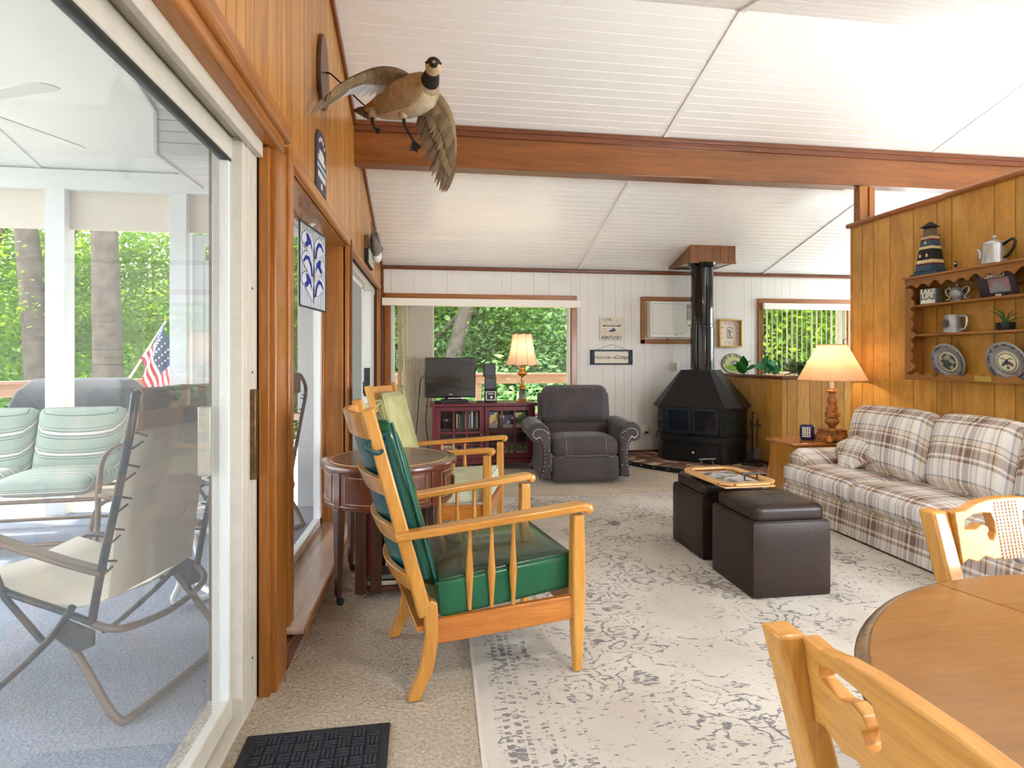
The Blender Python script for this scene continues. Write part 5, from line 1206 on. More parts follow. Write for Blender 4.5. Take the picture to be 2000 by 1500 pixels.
for s in (-1, 1):
    x0, x1 = sorted((s*.004, s*.535))
    d_ = ob('door', B().box(x0, x1, -.004, .016, .13, .185).box(x0, x1, -.004, .016, .665, .71).box(x0, x0+.05, -.004, .016, .185, .665).box(x1-.05, x1, -.004, .016, .185, .665), m_burg, mc, bev=.002)
    ww = (x1-x0-.1)/3
    for k in (1, 2): bx('muntin', (x0+.05+ww*k-.011, x0+.05+ww*k+.011, -.002, .012, .185, .665), m_burg, d_)
    bx('muntin', (x0+.05, x1-.05, -.001, .011, .415, .437), m_burg, d_)
    bx('muntin', (x0+.05, x1-.05, -.001, .011, .285, .3), m_burg, d_)
    for k in range(3): bx('pane', (x0+.05+ww*k+.011, x0+.05+ww*(k+1)-.011, .004, .008, .185, .665), m_glass_clear, d_)
    ob('pull', B().ell((s*.03, -.012, .43), (.009, .01, .014)).box(s*.03-.008, s*.03+.008, -.008, -.003, .39, .44), m_bronze, d_, smooth=50)
def prt(name, a, b_, c, sc_=30):
    m, t, p = newmat(name); tc = N(t, 'ShaderNodeTexCoord'); v = N(t, 'ShaderNodeTexVoronoi', Scale=sc_); L(t, tc.outputs['Object'], v.inputs['Vector'])
    r = ramp(t, [(0, a), (.35, b_), (.7, c)], 'CONSTANT'); sp = N(t, 'ShaderNodeSeparateColor'); L(t, v.outputs['Color'], sp.inputs[0]); L(t, sp.outputs[0], r.inputs[0]); L(t, r.outputs[0], p.inputs['Base Color']); p.inputs['Roughness'].default_value = .5
    return m
P_ = [prt('print_teal', srgb(66, 110, 104), srgb(206, 196, 120), srgb(96, 140, 92)), prt('print_gold', srgb(214, 168, 60), srgb(70, 84, 120), srgb(226, 200, 120)), prt('print_pink', srgb(186, 150, 156), srgb(216, 206, 200), srgb(150, 110, 120)), prt('print_red', srgb(186, 60, 64), srgb(222, 196, 180), srgb(90, 60, 60)), prt('print_cream', srgb(222, 214, 196), srgb(196, 184, 160), srgb(206, 168, 84)), prt('print_blue', srgb(70, 96, 140), srgb(222, 222, 214), srgb(60, 70, 84))]
def gbox(label, x, z, w, h, k, y=6.56, d=.2):
    o = thing('game_box', label, 'box', (.6+x, y, z), 0, 'boxed games in the media cabinet')
    bx('box_lid', (-w/2, w/2, -d/2, d/2, h*.25, h), P_[k], o, .002); bx('box_tray', (-w/2+.003, w/2-.003, -d/2+.003, d/2-.003, 0, h*.25), m_page, o)
z0, z1 = .1292, .4642
gbox('yellow and blue game box upright behind the right door', .1, z1, .12, .18, 1); gbox('green and yellow boxed game upright behind the right door', .42, z1, .13, .17, 0)
gbox('pale boxed game with white scrollwork behind the right door', .26, z1, .15, .14, 5)
gbox('long cream boxed game low on the right', .4, z0, .22, .05, 4); gbox('cream boxed game low beside it', .17, z0, .18, .05, 4)
gbox('colourful boxed game on the cream one at right', .4, z0+.0505, .2, .09, 0); gbox('red-dotted card game box standing in the right door', .24, z0+.0505, .09, .1, 3, 6.53, .05)
gbox('pink boxed game lowest on the left', -.4, z0, .22, .06, 2); gbox('blue boxed game lowest in the left middle', -.16, z0, .2, .07, 5)
gbox('pale pink boxed game stacked on the left', -.4, z0+.0605, .2, .05, 2); gbox('red boxed game stacked in the left middle', -.15, z0+.0705, .2, .05, 3); gbox('tan boxed game on top of the left stack', -.42, z0+.111, .16, .05, 4)
rr = random.Random(8)
cv = [pm('spine_%s' % n_, c_, .5) for n_, c_ in (('navy', srgb(48, 56, 84)), ('white', srgb(220, 220, 214)), ('grey', srgb(120, 124, 122)), ('tan', srgb(190, 170, 130)), ('olive', srgb(92, 100, 72)), ('black', srgb(40, 40, 42)))]
nm_ = ['navy', 'white', 'grey', 'tan', 'olive', 'black']; x = -.31; i = 0
for k, lb in zip((3, 4, 2, 5, 3, 0, 2, 1, 0, 1), ('tan book at the left of the row', 'olive book second in the row', 'grey book third in the row', 'black book fourth in the row', 'tan book fifth in the row', 'navy book sixth in the row', 'grey book seventh in the row', 'white book eighth in the row', 'navy book ninth in the row', 'white book last in the row')):
    w = rr.choice((.016, .02, .026, .03)); book(lb+' behind the left cabinet door', (.6+x+w/2, 6.53, z1), (w, .12, rr.uniform(.14, .19)), cv[k], 'books behind the left cabinet door'); x += w+.0025
hs_ = thing('glass_bowl', 'clutter bowl of dark trinkets behind the left cabinet door', 'bowl', (.17, 6.56, z1))
ob('bowl', B().lathe([(.03, 0), (.06, .03), (.075, .08), (.07, .08), (.055, .035), (.001, .015)], 20), m_iron, hs_, smooth=50)
for k in range(5): ob('trinket', B().ell((.03*math.cos(k*1.3), .03*math.sin(k*1.3), .075), (.022, .018, .02), 8, 6), cv[k % 3], hs_, smooth=60)
# things on the cabinet
CT = .7482
tv = thing('television', 'black flat television on the burgundy cabinet', 'television', (.23, 6.58, CT), R(6))
ob('tv_body', B().box(-.29, .29, -.02, .03, .055, .51).box(-.2, .2, .03, .07, .12, .42), pm('gloss_black_bezel', srgb(18, 18, 20), .2, coat=.4), tv, bev=.012)
bx('tv_screen', (-.26, .26, -.0225, -.0195, .13, .485), pm('tv_glass', srgb(28, 23, 22), .12, coat=.3), tv)
bx('logo_strip', (-.02, .02, -.0225, -.02, .088, .095), m_nail, tv)
ob('tv_neck', B().box(-.06, .06, -.01, .04, .01, .06), m_black, tv, bev=.004); ob('tv_foot', B().rbox((0, .0, .009), (.17, .1, .009), .006, n=6), m_black, tv, smooth=50)
tk = thing('cable_box', 'flat black cable box in front of the television', 'device', (.27, 6.46, CT), R(6)); bx('case', (-.15, .15, -.075, .04, .003, .042), m_black, tk, .004); bx('front_panel', (-.14, .14, -.0765, -.074, .01, .035), m_irong, tk)
tk2 = thing('disc_player', 'small black player stacked on the cable box', 'device', (.27, 6.45, CT+.0425), R(6)); bx('case', (-.08, .08, -.055, .03, .002, .022), m_black, tk2, .006); bx('grey_edge', (-.078, .078, -.0565, -.054, .014, .02), m_nail, tk2)
rm_ = thing('remote_control', 'small black remote lying on the burgundy cabinet', 'remote', (.56, 6.5, CT)); bx('case', (-.035, .035, -.02, .02, 0, .014), m_black, rm_, .005)
for k in range(3): bx('button', (-.025+.02*k, -.013+.02*k, -.008, .008, .0138, .016), m_gasket, rm_)
ck = thing('desk_clock', 'square silver-framed desk clock under the cube speakers', 'clock', (.685, 6.53, CT))
bx('clock_case', (-.07, .07, -.03, .05, 0, .13), m_black, ck, .01); ob('bezel', B().box(-.06, .06, -.036, -.028, .022, .035).box(-.06, .06, -.036, -.028, .115, .128).box(-.06, -.046, -.036, -.028, .035, .115).box(.046, .06, -.036, -.028, .035, .115), m_nail, ck, bev=.002)
bx('dial', (-.046, .046, -.0325, -.029, .035, .115), m_gasket, ck); ob('dial_face', B().lathe([(.001, 0), (.014, 0), (.014, .002), (.001, .002)], 16, M=T(.006, -.033, .06) @ RX(PI/2)), m_outlet, ck)
bx('dial_scale', (-.028, .03, -.0335, -.032, .09, .105), m_page, ck)
sp_ = thing('cube_speaker', 'two-cube black speaker stacked on the desk clock', 'speaker', (.68, 6.54, CT+.1303))
for k, (dx, rz_) in enumerate(((.004, -4), (-.008, 3))):
    z = .004+.158*k
    q = ob('speaker_cube', B().box(-.066, .066, -.05, .06, 0, .152), m_black, sp_, bev=.006, loc=(dx, 0, z), rot=(0, 0, R(rz_)))
    bx('grille', (-.058, .058, -.0525, -.049, .028, .144), pm('grey_grille', srgb(92, 92, 98), .9, noise=(300, .2)), q, .002)
l2 = thing('table_lamp', 'brass table lamp with cream bell shade on the burgundy cabinet', 'lamp', (1.06, 6.58, CT))
ob('lamp_base', B().lathe([(.072, 0), (.072, .012), (.06, .018), (.06, .028), (.05, .034)], 24), m_brass, l2, smooth=40)
ob('pewter_column', B().lathe([(.046, .034), (.04, .05), (.037, .14), (.042, .148)], 24), pm('pewter_grey', srgb(150, 146, 142), .35, .6), l2, smooth=40)
ob('fretted_ring', B().lathe([(.04, .146), (.044, .152), (.04, .172), (.046, .178), (.03, .19), (.014, .21)], 24), m_brass, l2, smooth=40)
ob('baluster', B().lathe([(.014, .205), (.01, .225), (.02, .25), (.01, .275), (.016, .29), (.05, .305), (.06, .322), (.054, .335), (.042, .345), (.036, .36), (.042, .375), (.03, .39), (.02, .4), (.026, .41), (.012, .43), (.01, .47)], 24), m_brass, l2, smooth=45)
bl = pleated(.19, .42, .115, .785, 12, .0, bell=.75)
ob('lamp_shade', B().loft([[(p[0]*(1+.012*math.cos(8*math.atan2(p[1], p[0]))), p[1]*(1+.012*math.cos(8*math.atan2(p[1], p[0]))), p[2]) for p in r_] for r_ in bl], cap=False), m_shade2, l2, smooth=60)
m_brtrim = pm('brown_shade_piping', srgb(120, 82, 56), .8)
for r_, z_ in ((.19, .42), (.115, .785)): ob('shade_trim', B().tube([(r_*math.cos(2*PI*k/32), r_*math.sin(2*PI*k/32), z_+.006*math.cos(8*2*PI*k/32)) for k in range(32)], .0045, 6, True), m_brtrim, l2)
for k in range(8):
    a = 2*PI*k/8+.2; ob('shade_rib', B().tube([((.193+(.117-.193)*(t+.75*t*(1-t)))*math.cos(a), (.193+(.117-.193)*(t+.75*t*(1-t)))*math.sin(a), .42+.365*t) for t in [q/8 for q in range(9)]], .0016, 5), m_brtrim, l2)
bulb(l2, (0, 0, .62), 1.3)
cdm = pm('black_cord', srgb(22, 22, 24), .5)
def cord(label, pts, r=.005, grp=None): return tag(ob('power_cord', B().tube(spline(pts, 6), r, 6), cdm, smooth=60), label, 'cord', grp)
cord('black television cord hanging left of the cabinet, nearest the blind', [(-.02, 6.66, 1.05), (-.1, 6.72, 1.02), (-.13, 6.76, .75), (-.16, 6.8, .4), (-.2, 6.85, .006)], grp='television cords')
cord('black cord looping behind the cabinet corner', [(.05, 6.7, .85), (-.02, 6.84, .8), (-.05, 6.86, .5), (-.02, 6.86, .2), (.0, 6.88, .006)], grp='television cords')
# ------------------------------------------------------------------ back wall: signs, air conditioner, clock, outlets
m_cream = pm('cream_board', srgb(238, 232, 214), .6); m_ink = pm('navy_ink', srgb(36, 42, 66), .6); m_greyink = pm('tan_grey_ink', srgb(168, 158, 142), .6); m_redink = pm('rust_ink', srgb(176, 120, 96), .6); m_blueink = pm('royal_blue_ink', srgb(30, 66, 136), .6); m_slate = pm('dark_slate_ink', srgb(70, 76, 78), .6)
FW = frame((0, 0, 0), (1, 0, 0), (0, 0, 1))     # local x -> world x, local y -> world z, local z -> -y (towards the room)
def wallsign(name, label, cat, x, z): return thing(name, label, cat, (x, 7.099, z))
sg = wallsign('wall_sign', 'square cream canvas reading I love Kentucky', 'sign', 2.3, 1.63)
bx('board', (-.155, .155, -.02, 0, -.155, .155), m_cream, sg, .003)
ob('border_line', B().box(-.142, .142, -.0212, -.0198, .139, .142).box(-.142, .142, -.0212, -.0198, -.142, -.139).box(-.142, -.139, -.0212, -.0198, -.142, .142).box(.139, .142, -.0212, -.0198, -.142, .142), m_greyink, sg)
def wtext(par, s, x, z, size, mt, bold=0, sx=1, shear=0, y=-.0206, align='CENTER'): return ob('lettering', text_into(B(), s, size, T(x, y, z) @ FW, bold, align, shear, sx=sx), mt, par)
wtext(sg, 'I LOVE', -.065, .112, .042, m_ink, .0008); wtext(sg, 'bluegrass', .07, .112, .034, m_greyink, shear=.3, sx=.9)
wtext(sg, 'DERBY • THE BIG BLUE', 0, .082, .019, m_greyink, sx=1.1); wtext(sg, 'MY OLD KENTUCKY HOME', 0, .062, .021, m_greyink, sx=1.05)
bx('band', (-.12, .12, -.0212, -.0198, .028, .046), m_slate, sg); wtext(sg, 'BOURBON COUNTRY', 0, .037, .017, m_cream, y=-.022)
ky = [(-.05, -.03), (-.036, -.028), (-.03, -.012), (-.01, -.008), (.006, .012), (.022, .02), (.04, .014), (.048, -.004), (.05, -.014), (.036, -.03), (.0, -.03), (-.03, -.034)]
ob('state_outline', B().prism(ky, .0202, .0216, T(0, 0, -.008) @ FW), m_blueink, sg); ob('heart_dot', B().prism([(.018+.007*math.cos(2*PI*k/12), -.006+.007*math.sin(2*PI*k/12)) for k in range(12)], .0216, .0222, T(0, 0, 0) @ FW), m_cream, sg)
wtext(sg, 'horses', -.095, .0, .024, m_greyink, shear=.3); wtext(sg, 'HORSES', -.095, -.03, .018, m_redink); wtext(sg, 'ALL THE', .095, .004, .016, m_greyink); wtext(sg, 'home', .095, -.028, .022, m_greyink, shear=.3)
wtext(sg, 'MY HAPPY  SADDLE CATCH', 0, -.054, .018, m_redink, sx=1.05); wtext(sg, 'FAMILY  •  Friends  •  FREEDOM', 0, -.08, .018, m_redink, sx=.98); wtext(sg, 'KENTUCKY', 0, -.117, .055, m_ink, .0012, sx=.92)
s2 = wallsign('wall_sign', 'navy framed sign reading Welcome to our Cottage', 'sign', 2.3, 1.265)
bx('panel', (-.225, .225, -.012, 0, -.06, .06), m_cream, s2)
bx('rail', (-.28, .28, -.02, 0, .076, .095), m_ink, s2, .003); bx('rail', (-.28, .28, -.02, 0, -.095, -.076), m_ink, s2, .003); bx('stile', (-.28, -.225, -.02, 0, -.076, .076), m_ink, s2, .003); bx('stile', (.225, .28, -.02, 0, -.076, .076), m_ink, s2, .003)
bx('backing', (-.225, .225, -.01, 0, -.076, .076), m_cream, s2)
wtext(s2, 'Welcome', -.135, -.003, .062, m_ink, 0, .85, .28, -.0126); wtext(s2, 'to our', .012, -.003, .05, m_ink, 0, .85, .28, -.0126); wtext(s2, 'Cottage', .135, -.0, .072, m_ink, .0004, .8, .28, -.0126)
ob('hanging_cord', B().tube([(-.2, -.006, .095), (0, -.004, .165), (.21, -.006, .095)], .0022, 5).ell((0, -.006, .165), (.006, .006, .006)), m_bronze, s2)
ac = wallsign('air_conditioner', 'white window air conditioner set in a wooden frame behind the flue', 'air conditioner', 3.1, 1.735)
casing_rect(ac, -.41, .41, -.295, .31, .055, -.03, 0, m_casing_x, m_casing)
bx('filler_panel', (-.35, .35, -.012, .02, -.235, .25), m_white, ac); bx('case', (-.34, .345, -.16, .0, -.22, .242), m_white, ac, .012)
gs = B()
for k in range(24): gs.box(-.305, .115, -.166, -.156, -.165+.0155*k, -.1535+.0155*k)
ob('intake_grille', gs, m_white, ac)['kind'] = 'stuff'
bx('grille_recess', (-.31, .12, -.162, -.158, -.175, .215), pm('ac_shadow_grey', srgb(196, 196, 192), .6), ac)
bx('vent_recess', (.15, .32, -.163, -.159, .0, .21), m_gasket, ac)
for k in range(10): bx('vent_louver', (.152, .318, -.168, -.158, .004+.021*k, .015+.021*k), m_white, ac)
bx('control_panel', (.15, .32, -.164, -.159, -.15, -.02), m_cream, ac)
for k in range(3): bx('button', (.17+.04*k, .195+.04*k, -.167, -.163, -.075, -.06), m_gasket, ac)
bx('brand_plate', (-.006, .02, -.1635, -.159, -.19, -.183), m_gasket, ac)
m_gold = pm('gold_frame', srgb(200, 164, 84), .35, .55); m_goldd = pm('gold_frame_inside', srgb(150, 116, 58), .4, .4)
cl = wallsign('wall_clock', 'gold-framed rectangular wall clock with grey numerals', 'clock', 3.91, 1.58)
bx('face', (-.14, .14, -.012, 0, -.165, .165), pm('blush_clock_face', srgb(238, 222, 206), .5), cl)
for d in ((-.16, .16, -.06, 0, .165, .183), (-.16, .16, -.06, 0, -.183, -.165), (-.16, -.14, -.06, 0, -.165, .165), (.14, .16, -.06, 0, -.165, .165)): bx('frame_side', d, m_gold, cl, .003)
m_num = pm('clock_grey', srgb(120, 120, 128), .6)
for n_, (x, z) in {12: (0, .125), 1: (.06, .125), 2: (.1, .075), 3: (.105, 0), 4: (.1, -.06), 5: (.055, -.125), 6: (0, -.125), 7: (-.055, -.125), 8: (-.1, -.06), 9: (-.105, 0), 10: (-.1, .075), 11: (-.06, .125)}.items(): ob('numeral', text_into(B(), str(n_), .04, T(x, -.0126, z) @ FW), m_num, cl)
lg_ = B()
for pts in ([(-.03, .03), (-.03, -.05), (-.02, -.05)], [(-.045, .04), (-.015, .04)], [(.0, .05), (.0, -.06)], [(.0, -.005), (.035, .05)], [(.0, -.005), (.04, -.06)], [(-.03, -.06), (.045, -.06)], [(-.04, .06), (-.02, .075), (.0, .08), (.03, .075), (.05, .06)]):
    for a, c in zip(pts, pts[1:]): lg_.bar((a[0], -.013, a[1]), (c[0], -.013, c[1]), .006, .001, (0, 1, 0))
ob('emblem', lg_, m_ink, cl)['kind'] = 'stuff'
ob('clock_hands', B().bar((0, -.016, 0), (-.015, -.016, .05), .005, .001, (0, 1, 0)).bar((0, -.016, 0), (.05, -.016, .02), .004, .001, (0, 1, 0)), m_black, cl)
ov = wallsign('oval_sign', 'oval fishing sign reading Have a Crappie above the half wall', 'sign', 3.97, 1.185)
ovp = lambda k: [(k*.165*math.cos(2*PI*i/36), k*.13*math.sin(2*PI*i/36)) for i in range(36)]
ob('rim', B().prism(ovp(1), 0, .008, FW), m_ink, ov); ob('ground', B().prism(ovp(.95), .008, .0095, FW), pm('pale_olive_print', srgb(200, 200, 140), .6), ov)
ob('grass_patch', B().prism([(x, z) for x, z in ovp(.8) if z < -.03]+[(-.02, -.02)], .0095, .0103, FW), pm('grass_print', srgb(120, 170, 50), .6), ov)
ob('fish', B().prism([(-.075, -.02), (-.05, .0), (-.055, .02), (-.03, .02), (0, .045), (.04, .04), (.07, .02), (.075, .0), (.05, -.015), (.01, -.02), (-.03, -.005)], .0103, .0112, FW), pm('fish_print', srgb(150, 152, 140), .5, noise=(60, .4)), ov)
tb = B()
for i, ch in enumerate('HAVE A CRAPPIE'):
    a = PI-(i+.2)*PI/13.6
    if ch != ' ': text_into(tb, ch, .042, T(.135*math.cos(a), -.0105, .102*math.sin(a)) @ FW @ RZ(a-PI/2), .0012)
ob('lettering', tb, m_ink, ov)
for lb, x, z in (('white wall outlet with plug-in device above the stove hood', 3.165, 1.15), ('white wall outlet with plug-in freshener beside the recliner', 2.75, .34)):
    ou = wallsign('wall_outlet', lb, 'outlet', x, z); bx('cover_plate', (-.04, .04, -.006, 0, -.062, .062), m_outlet, ou, .003); bx('plug_in', (-.008, .032, -.05, -.006, -.03, .05), m_outlet, ou, .008); bx('plug_base', (-.004, .03, -.045, -.006, -.05, -.03), m_gasket if z < 1 else m_outlet, ou, .004)
    if z > 1: ob('lead', B().tube(spline([(.01, -.03, -.05), (.015, -.03, -.12), (.03, -.05, -.18)], 4), .003, 6), m_outlet, ou, smooth=60)
# ------------------------------------------------------------------ ceiling light over the dining table (behind the frame)
pd = thing('ceiling_light', 'round flush ceiling light above the dining table', 'light', (1.3, .44, cz(.44)))
ob('ceiling_pan', B().lathe([(.2, -.001), (.2, -.025), (.18, -.03)], 32), m_brass, pd, smooth=45)
ob('glass_bowl', B().lathe([(.18, -.028), (.17, -.05), (.12, -.075), (.05, -.088), (.001, -.09)], 32), pm('lit_opal_glass', srgb(255, 240, 220), .4, emit=4.0), pd, smooth=60)
dl = bpy.data.lights.new('ceiling_bulb', 'AREA'); dl.shape = 'DISK'; dl.size = .4; dl.energy = 22; dl.color = (1, .93, .84); dl.spread = PI
dlo = bpy.data.objects.new('ceiling_bulb', dl); COL.objects.link(dlo); dlo.parent = pd; dlo.location = (0, 0, -.1)
# ------------------------------------------------------------------ wall shelf on the partition
m_shelf_y = wood('shelf_wood', srgb(140, 88, 40), srgb(178, 122, 62), 'y', vary=.06); m_shelf_z = wood('shelf_wood_upright', srgb(140, 88, 40), srgb(178, 122, 62), 'z', vary=.06)
ws = thing('wall_shelf', 'wooden plate rack with scalloped edges hung on the partition', 'shelf', (3.748, 3.3, 1.09))
YA, YZ = -.62, .62   # local y; x from -.15 (front) to 0
SW = Matrix(((0, 0, -1, 0), (1, 0, 0, 0), (0, 1, 0, 0), (0, 0, 0, 1)))   # polygon (y,z) extruded towards -x
for z in (.545, .325): bx('shelf_board', (-.14, -.004, YA+.02, YZ-.02, z, z+.016), m_shelf_y, ws, .004)
bx('top_board', (-.165, -.002, YA-.01, YZ+.01, .757, .775), m_shelf_y, ws, .005); bx('bottom_board', (-.14, -.004, YA, YZ, .0, .016), m_shelf_y, ws, .004)
for s in (YA, YZ-.018): bx('side_board', (-.138, -.004, s, s+.018, .0, .757), m_shelf_z, ws, .003)
def wavy(a, c, base, amp, n, inv=1):
    pts = []
    for k in range(n):
        w = (c-a)/n; x0 = a+w*k
        for j in range(7):
            t = j/7; pts.append((x0+w*t, base-inv*amp*(math.sin(PI*t) if k % 3 else 1.5*math.sin(PI*t))))
    pts.append((c, base)); return pts
ob('front_rail', B().prism([(YZ, .757), (YA, .757)]+wavy(YA, YZ, .685, .028, 12, -1), .138, .152, SW), m_shelf_y, ws, bev=.002)
ob('front_rail', B().prism([(YA, .0), (YZ, .0)]+[(y_, z_) for y_, z_ in wavy(YA, YZ, .058, .022, 12, 1)][::-1], .138, .152, SW), m_shelf_y, ws, bev=.002)
for s in (1, -1):
    w_ = [(s*(YZ-.075)+(-s)*(q-.075), z_) for z_, q in [(a_, b_) for a_, b_ in wavy(.058, .69, .06, .02, 8, -1)]]
    ob('front_stile', B().prism([(s*YZ, .69), (s*YZ, .058)]+[(s*(YZ-.05+(q-.075)*1.0), z_) for z_, q in wavy(.058, .69, .075, .024, 8, 1)], .138, .152, SW), m_shelf_z, ws, bev=.002)
bx('back_rail', (-.02, -.004, YA+.02, YZ-.02, .64, .72), m_shelf_y, ws)
bx('brass_plaque', (-.1545, -.1515, -.065, .05, .008, .045), pm('brass_plaque', srgb(206, 176, 96), .35, .6), ws, .001)
for y_ in (.2, -.1): ob('screw_cap', B().ell((-.022, y_, .69), (.004, .007, .007), 8, 6), m_nail, ws)
SX = 3.66
def on(z): return z+.0005
SH0, SH1, SH2, SHT = 1.106, 1.431, 1.651, 1.865
# lighthouse
lh = thing('toy_lighthouse', 'painted wooden lighthouse with blue, cream and maroon stripes on the shelf top', 'ornament', (SX, 3.76, on(SHT)), R(8))
def col(nm_, c_): return pm(nm_, c_, .7, noise=(40, .15))
m_lb, m_lc, m_lm, m_lk, m_lg = col('slate_blue_paint', srgb(62, 86, 112)), col('cream_paint', srgb(226, 206, 158)), col('maroon_paint', srgb(98, 38, 50)), col('black_paint', srgb(38, 38, 42)), col('weathered_grey_wood', srgb(118, 104, 86))
hx = lambda r_, z: [(r_*math.cos(PI/4+PI/2*k), r_*math.sin(PI/4+PI/2*k), z) for k in range(4)]
bx('plinth', (-.06, .06, -.11, .11, 0, .012), m_lb, lh, .002); bx('plinth_step', (-.055, .055, -.085, .085, .012, .03), m_lb, lh, .002)
zz = [.03, .07, .085, .11, .19, .21, .25, .265, .285]; ms = [m_lb, m_lm, m_lc, m_lk, m_lc, m_lb, m_lm, m_lc]; rd = lambda z: .098-.16*z
for k, mm in enumerate(ms): ob('tower_band', B().loft([hx(rd(zz[k]), zz[k]), hx(rd(zz[k+1]), zz[k+1])]), mm, lh)
ob('gallery', B().loft([hx(.066, .285), hx(.066, .292)]), m_lg, lh); ob('lantern_room', B().loft([hx(.046, .292), hx(.042, .34)]), m_lg, lh); ob('lantern_posts', B().loft([hx(.036, .34), hx(.036, .352)]), m_lk, lh)
ob('roof', B().loft([hx(.062, .352), hx(.06, .356), hx(.002, .395)]), m_lk, lh)
for y_, z_, x_ in ((.03, .13, -.058), (-.02, .13, -.058), (.0, .225, -.045)): ob('window', B().box(x_-.004, x_, y_-.006, y_+.006, z_, z_+.022), m_lc, lh)
fg = thing('figurine', 'tiny figurine in a dark hat and red-white dress on the shelf top', 'ornament', (SX-.01, 3.545, on(SHT)))
ob('skirt', B().lathe([(.02, 0), (.018, .01), (.008, .026)], 12), m_redink, fg, smooth=60); ob('torso', B().lathe([(.009, .024), (.012, .034), (.006, .046)], 10), m_ink, fg, smooth=60); ob('head', B().ell((0, 0, .052), (.008, .008, .009), 10, 8), m_cream, fg, smooth=60); ob('arm', B().tube([(0, -.008, .036), (-.004, -.024, .05)], .003, 6), m_ink, fg); ob('hat', B().lathe([(.012, .058), (.008, .06), (.006, .068), (.001, .069)], 10), m_ink, fg)
m_pew = pm('polished_pewter', srgb(206, 206, 210), .3, .75, noise=(12, .12)); m_pewd = pm('dull_pewter', srgb(172, 174, 182), .42, .6, noise=(14, .2))
kt = thing('coffee_pot', 'polished aluminium coffee pot with black handle on the shelf top', 'coffee pot', (SX, 3.275, on(SHT)))
ob('pot_body', B().lathe([(.072, 0), (.075, .006), (.07, .016), (.064, .1), (.062, .13)], 28), m_pew, kt, smooth=45)
ob('pot_lid', B().lathe([(.065, .13), (.067, .136), (.055, .148), (.03, .158), (.012, .163), (.008, .17), (.016, .178), (.016, .186), (.001, .194)], 28), m_pew, kt, smooth=45)
ob('spout', B().tube(spline([(0, .062, .04), (0, .085, .055), (0, .095, .09), (0, .115, .118)], 5), [.02-.0008*k for k in range(16)], 10), m_pew, kt, smooth=60)
ob('handle', B().tube(spline([(0, -.062, .118), (0, -.09, .135), (0, -.125, .145), (0, -.138, .115), (0, -.115, .07), (0, -.09, .045), (0, -.066, .035)], 5), [.009]*31, 8), m_black, kt, smooth=60)
ww_ = thing('bird_figurine', 'pale blue-grey figurine at the right end of the shelf top', 'ornament', (SX, 3.0, on(SHT))); ob('body', B().ell((0, 0, .04), (.03, .055, .038)), pm('blue_grey_glaze', srgb(150, 166, 182), .4), ww_, smooth=60); ob('beak', B().lathe([(.014, 0), (.001, .06)], 10, M=T(0, .04, .05) @ RX(R(-40))), pm('pale_glaze', srgb(206, 210, 212), .4), ww_, smooth=60); ob('foot', B().lathe([(.025, 0), (.02, .008)], 14), m_pewd, ww_)
# second row
bk = thing('word_block', 'grey wooden block reading Lake Life on the shelf', 'sign', (SX-.005, 3.755, on(SH2-.0)), R(12)); FX = frame((0, 0, 0), (0, -1, 0), (0, 0, 1))
bx('block', (-.025, .045, -.058, .058, 0, .112), pm('driftwood_grey', srgb(128, 134, 138), .7, noise=(20, .2)), bk, .002)
wl_ = B(); text_into(wl_, 'LAKE', .046, T(-.0262, .0, .09) @ FX, .0016, sx=.95); text_into(wl_, 'LIFE', .046, T(-.0262, .0, .058) @ FX, .0016, sx=1.05); ob('lettering', wl_, m_outlet, bk)
ob('wave_print', B().prism([(-.05, 0), (.05, 0), (.05, .028), (.03, .022), (.01, .034), (-.01, .024), (-.03, .03), (-.05, .02)], .0252, .0262, T(0, 0, .004) @ FX), m_outlet, bk)
sb = thing('sugar_bowl', 'pewter sugar bowl with two looped handles on the shelf', 'bowl', (SX, 3.54, on(SH2)))
ob('bowl', B().lathe([(.036, 0), (.038, .008), (.03, .014), (.044, .035), (.048, .055), (.04, .075), (.034, .082)], 24), m_pewd, sb, smooth=45); ob('lid', B().lathe([(.038, .082), (.036, .09), (.018, .102), (.006, .106), (.01, .114), (.008, .122), (.001, .124)], 24), m_pewd, sb, smooth=45)
for s in (-1, 1): ob('handle', B().tube(spline([(0, s*.036, .075), (0, s*.065, .095), (0, s*.09, .085), (0, s*.082, .055), (0, s*.055, .028), (0, s*.075, .014), (0, s*.088, .02)], 5), .005, 8), m_pew, sb, smooth=60)
ob('spoon', B().tube([(-.02, .03, .08), (-.028, .042, .112)], .003, 6), m_pew, sb)
pf = thing('photo_frame', 'dark beaded photo frame reading Kentucky leaning on the shelf', 'picture frame', (SX+.01, 3.24, on(SH2)), R(-2))
Mf = RY(R(-14)); m_pfr = pm('dark_plum_frame', srgb(58, 46, 58), .5, noise=(60, .5)); m_pho = prt('blurred_photo', srgb(150, 156, 170), srgb(166, 130, 140), srgb(120, 140, 150), 12)
for d in ((-.012, 0, -.13, .13, 0, .03), (-.012, 0, -.13, .13, .125, .155), (-.012, 0, -.13, -.09, .03, .125), (-.012, 0, .06, .13, .03, .125)): ob('frame_side', B().box(*d, M=Mf), m_pfr, pf)
ob('photo', B().box(-.006, -.002, -.09, .06, .03, .125, M=Mf), m_pho, pf); ob('lettering', text_into(B(), 'KENTUCKY', .03, Mf @ T(-.0126, 0, .14) @ FX, .001, sx=.9), m_cream, pf); ob('stand', B().box(0, .06, -.02, .02, 0, .006), m_pfr, pf); ob('emblem_bar', B().box(-.014, -.011, -.02, .02, .006, .022, M=Mf), m_cream, pf)
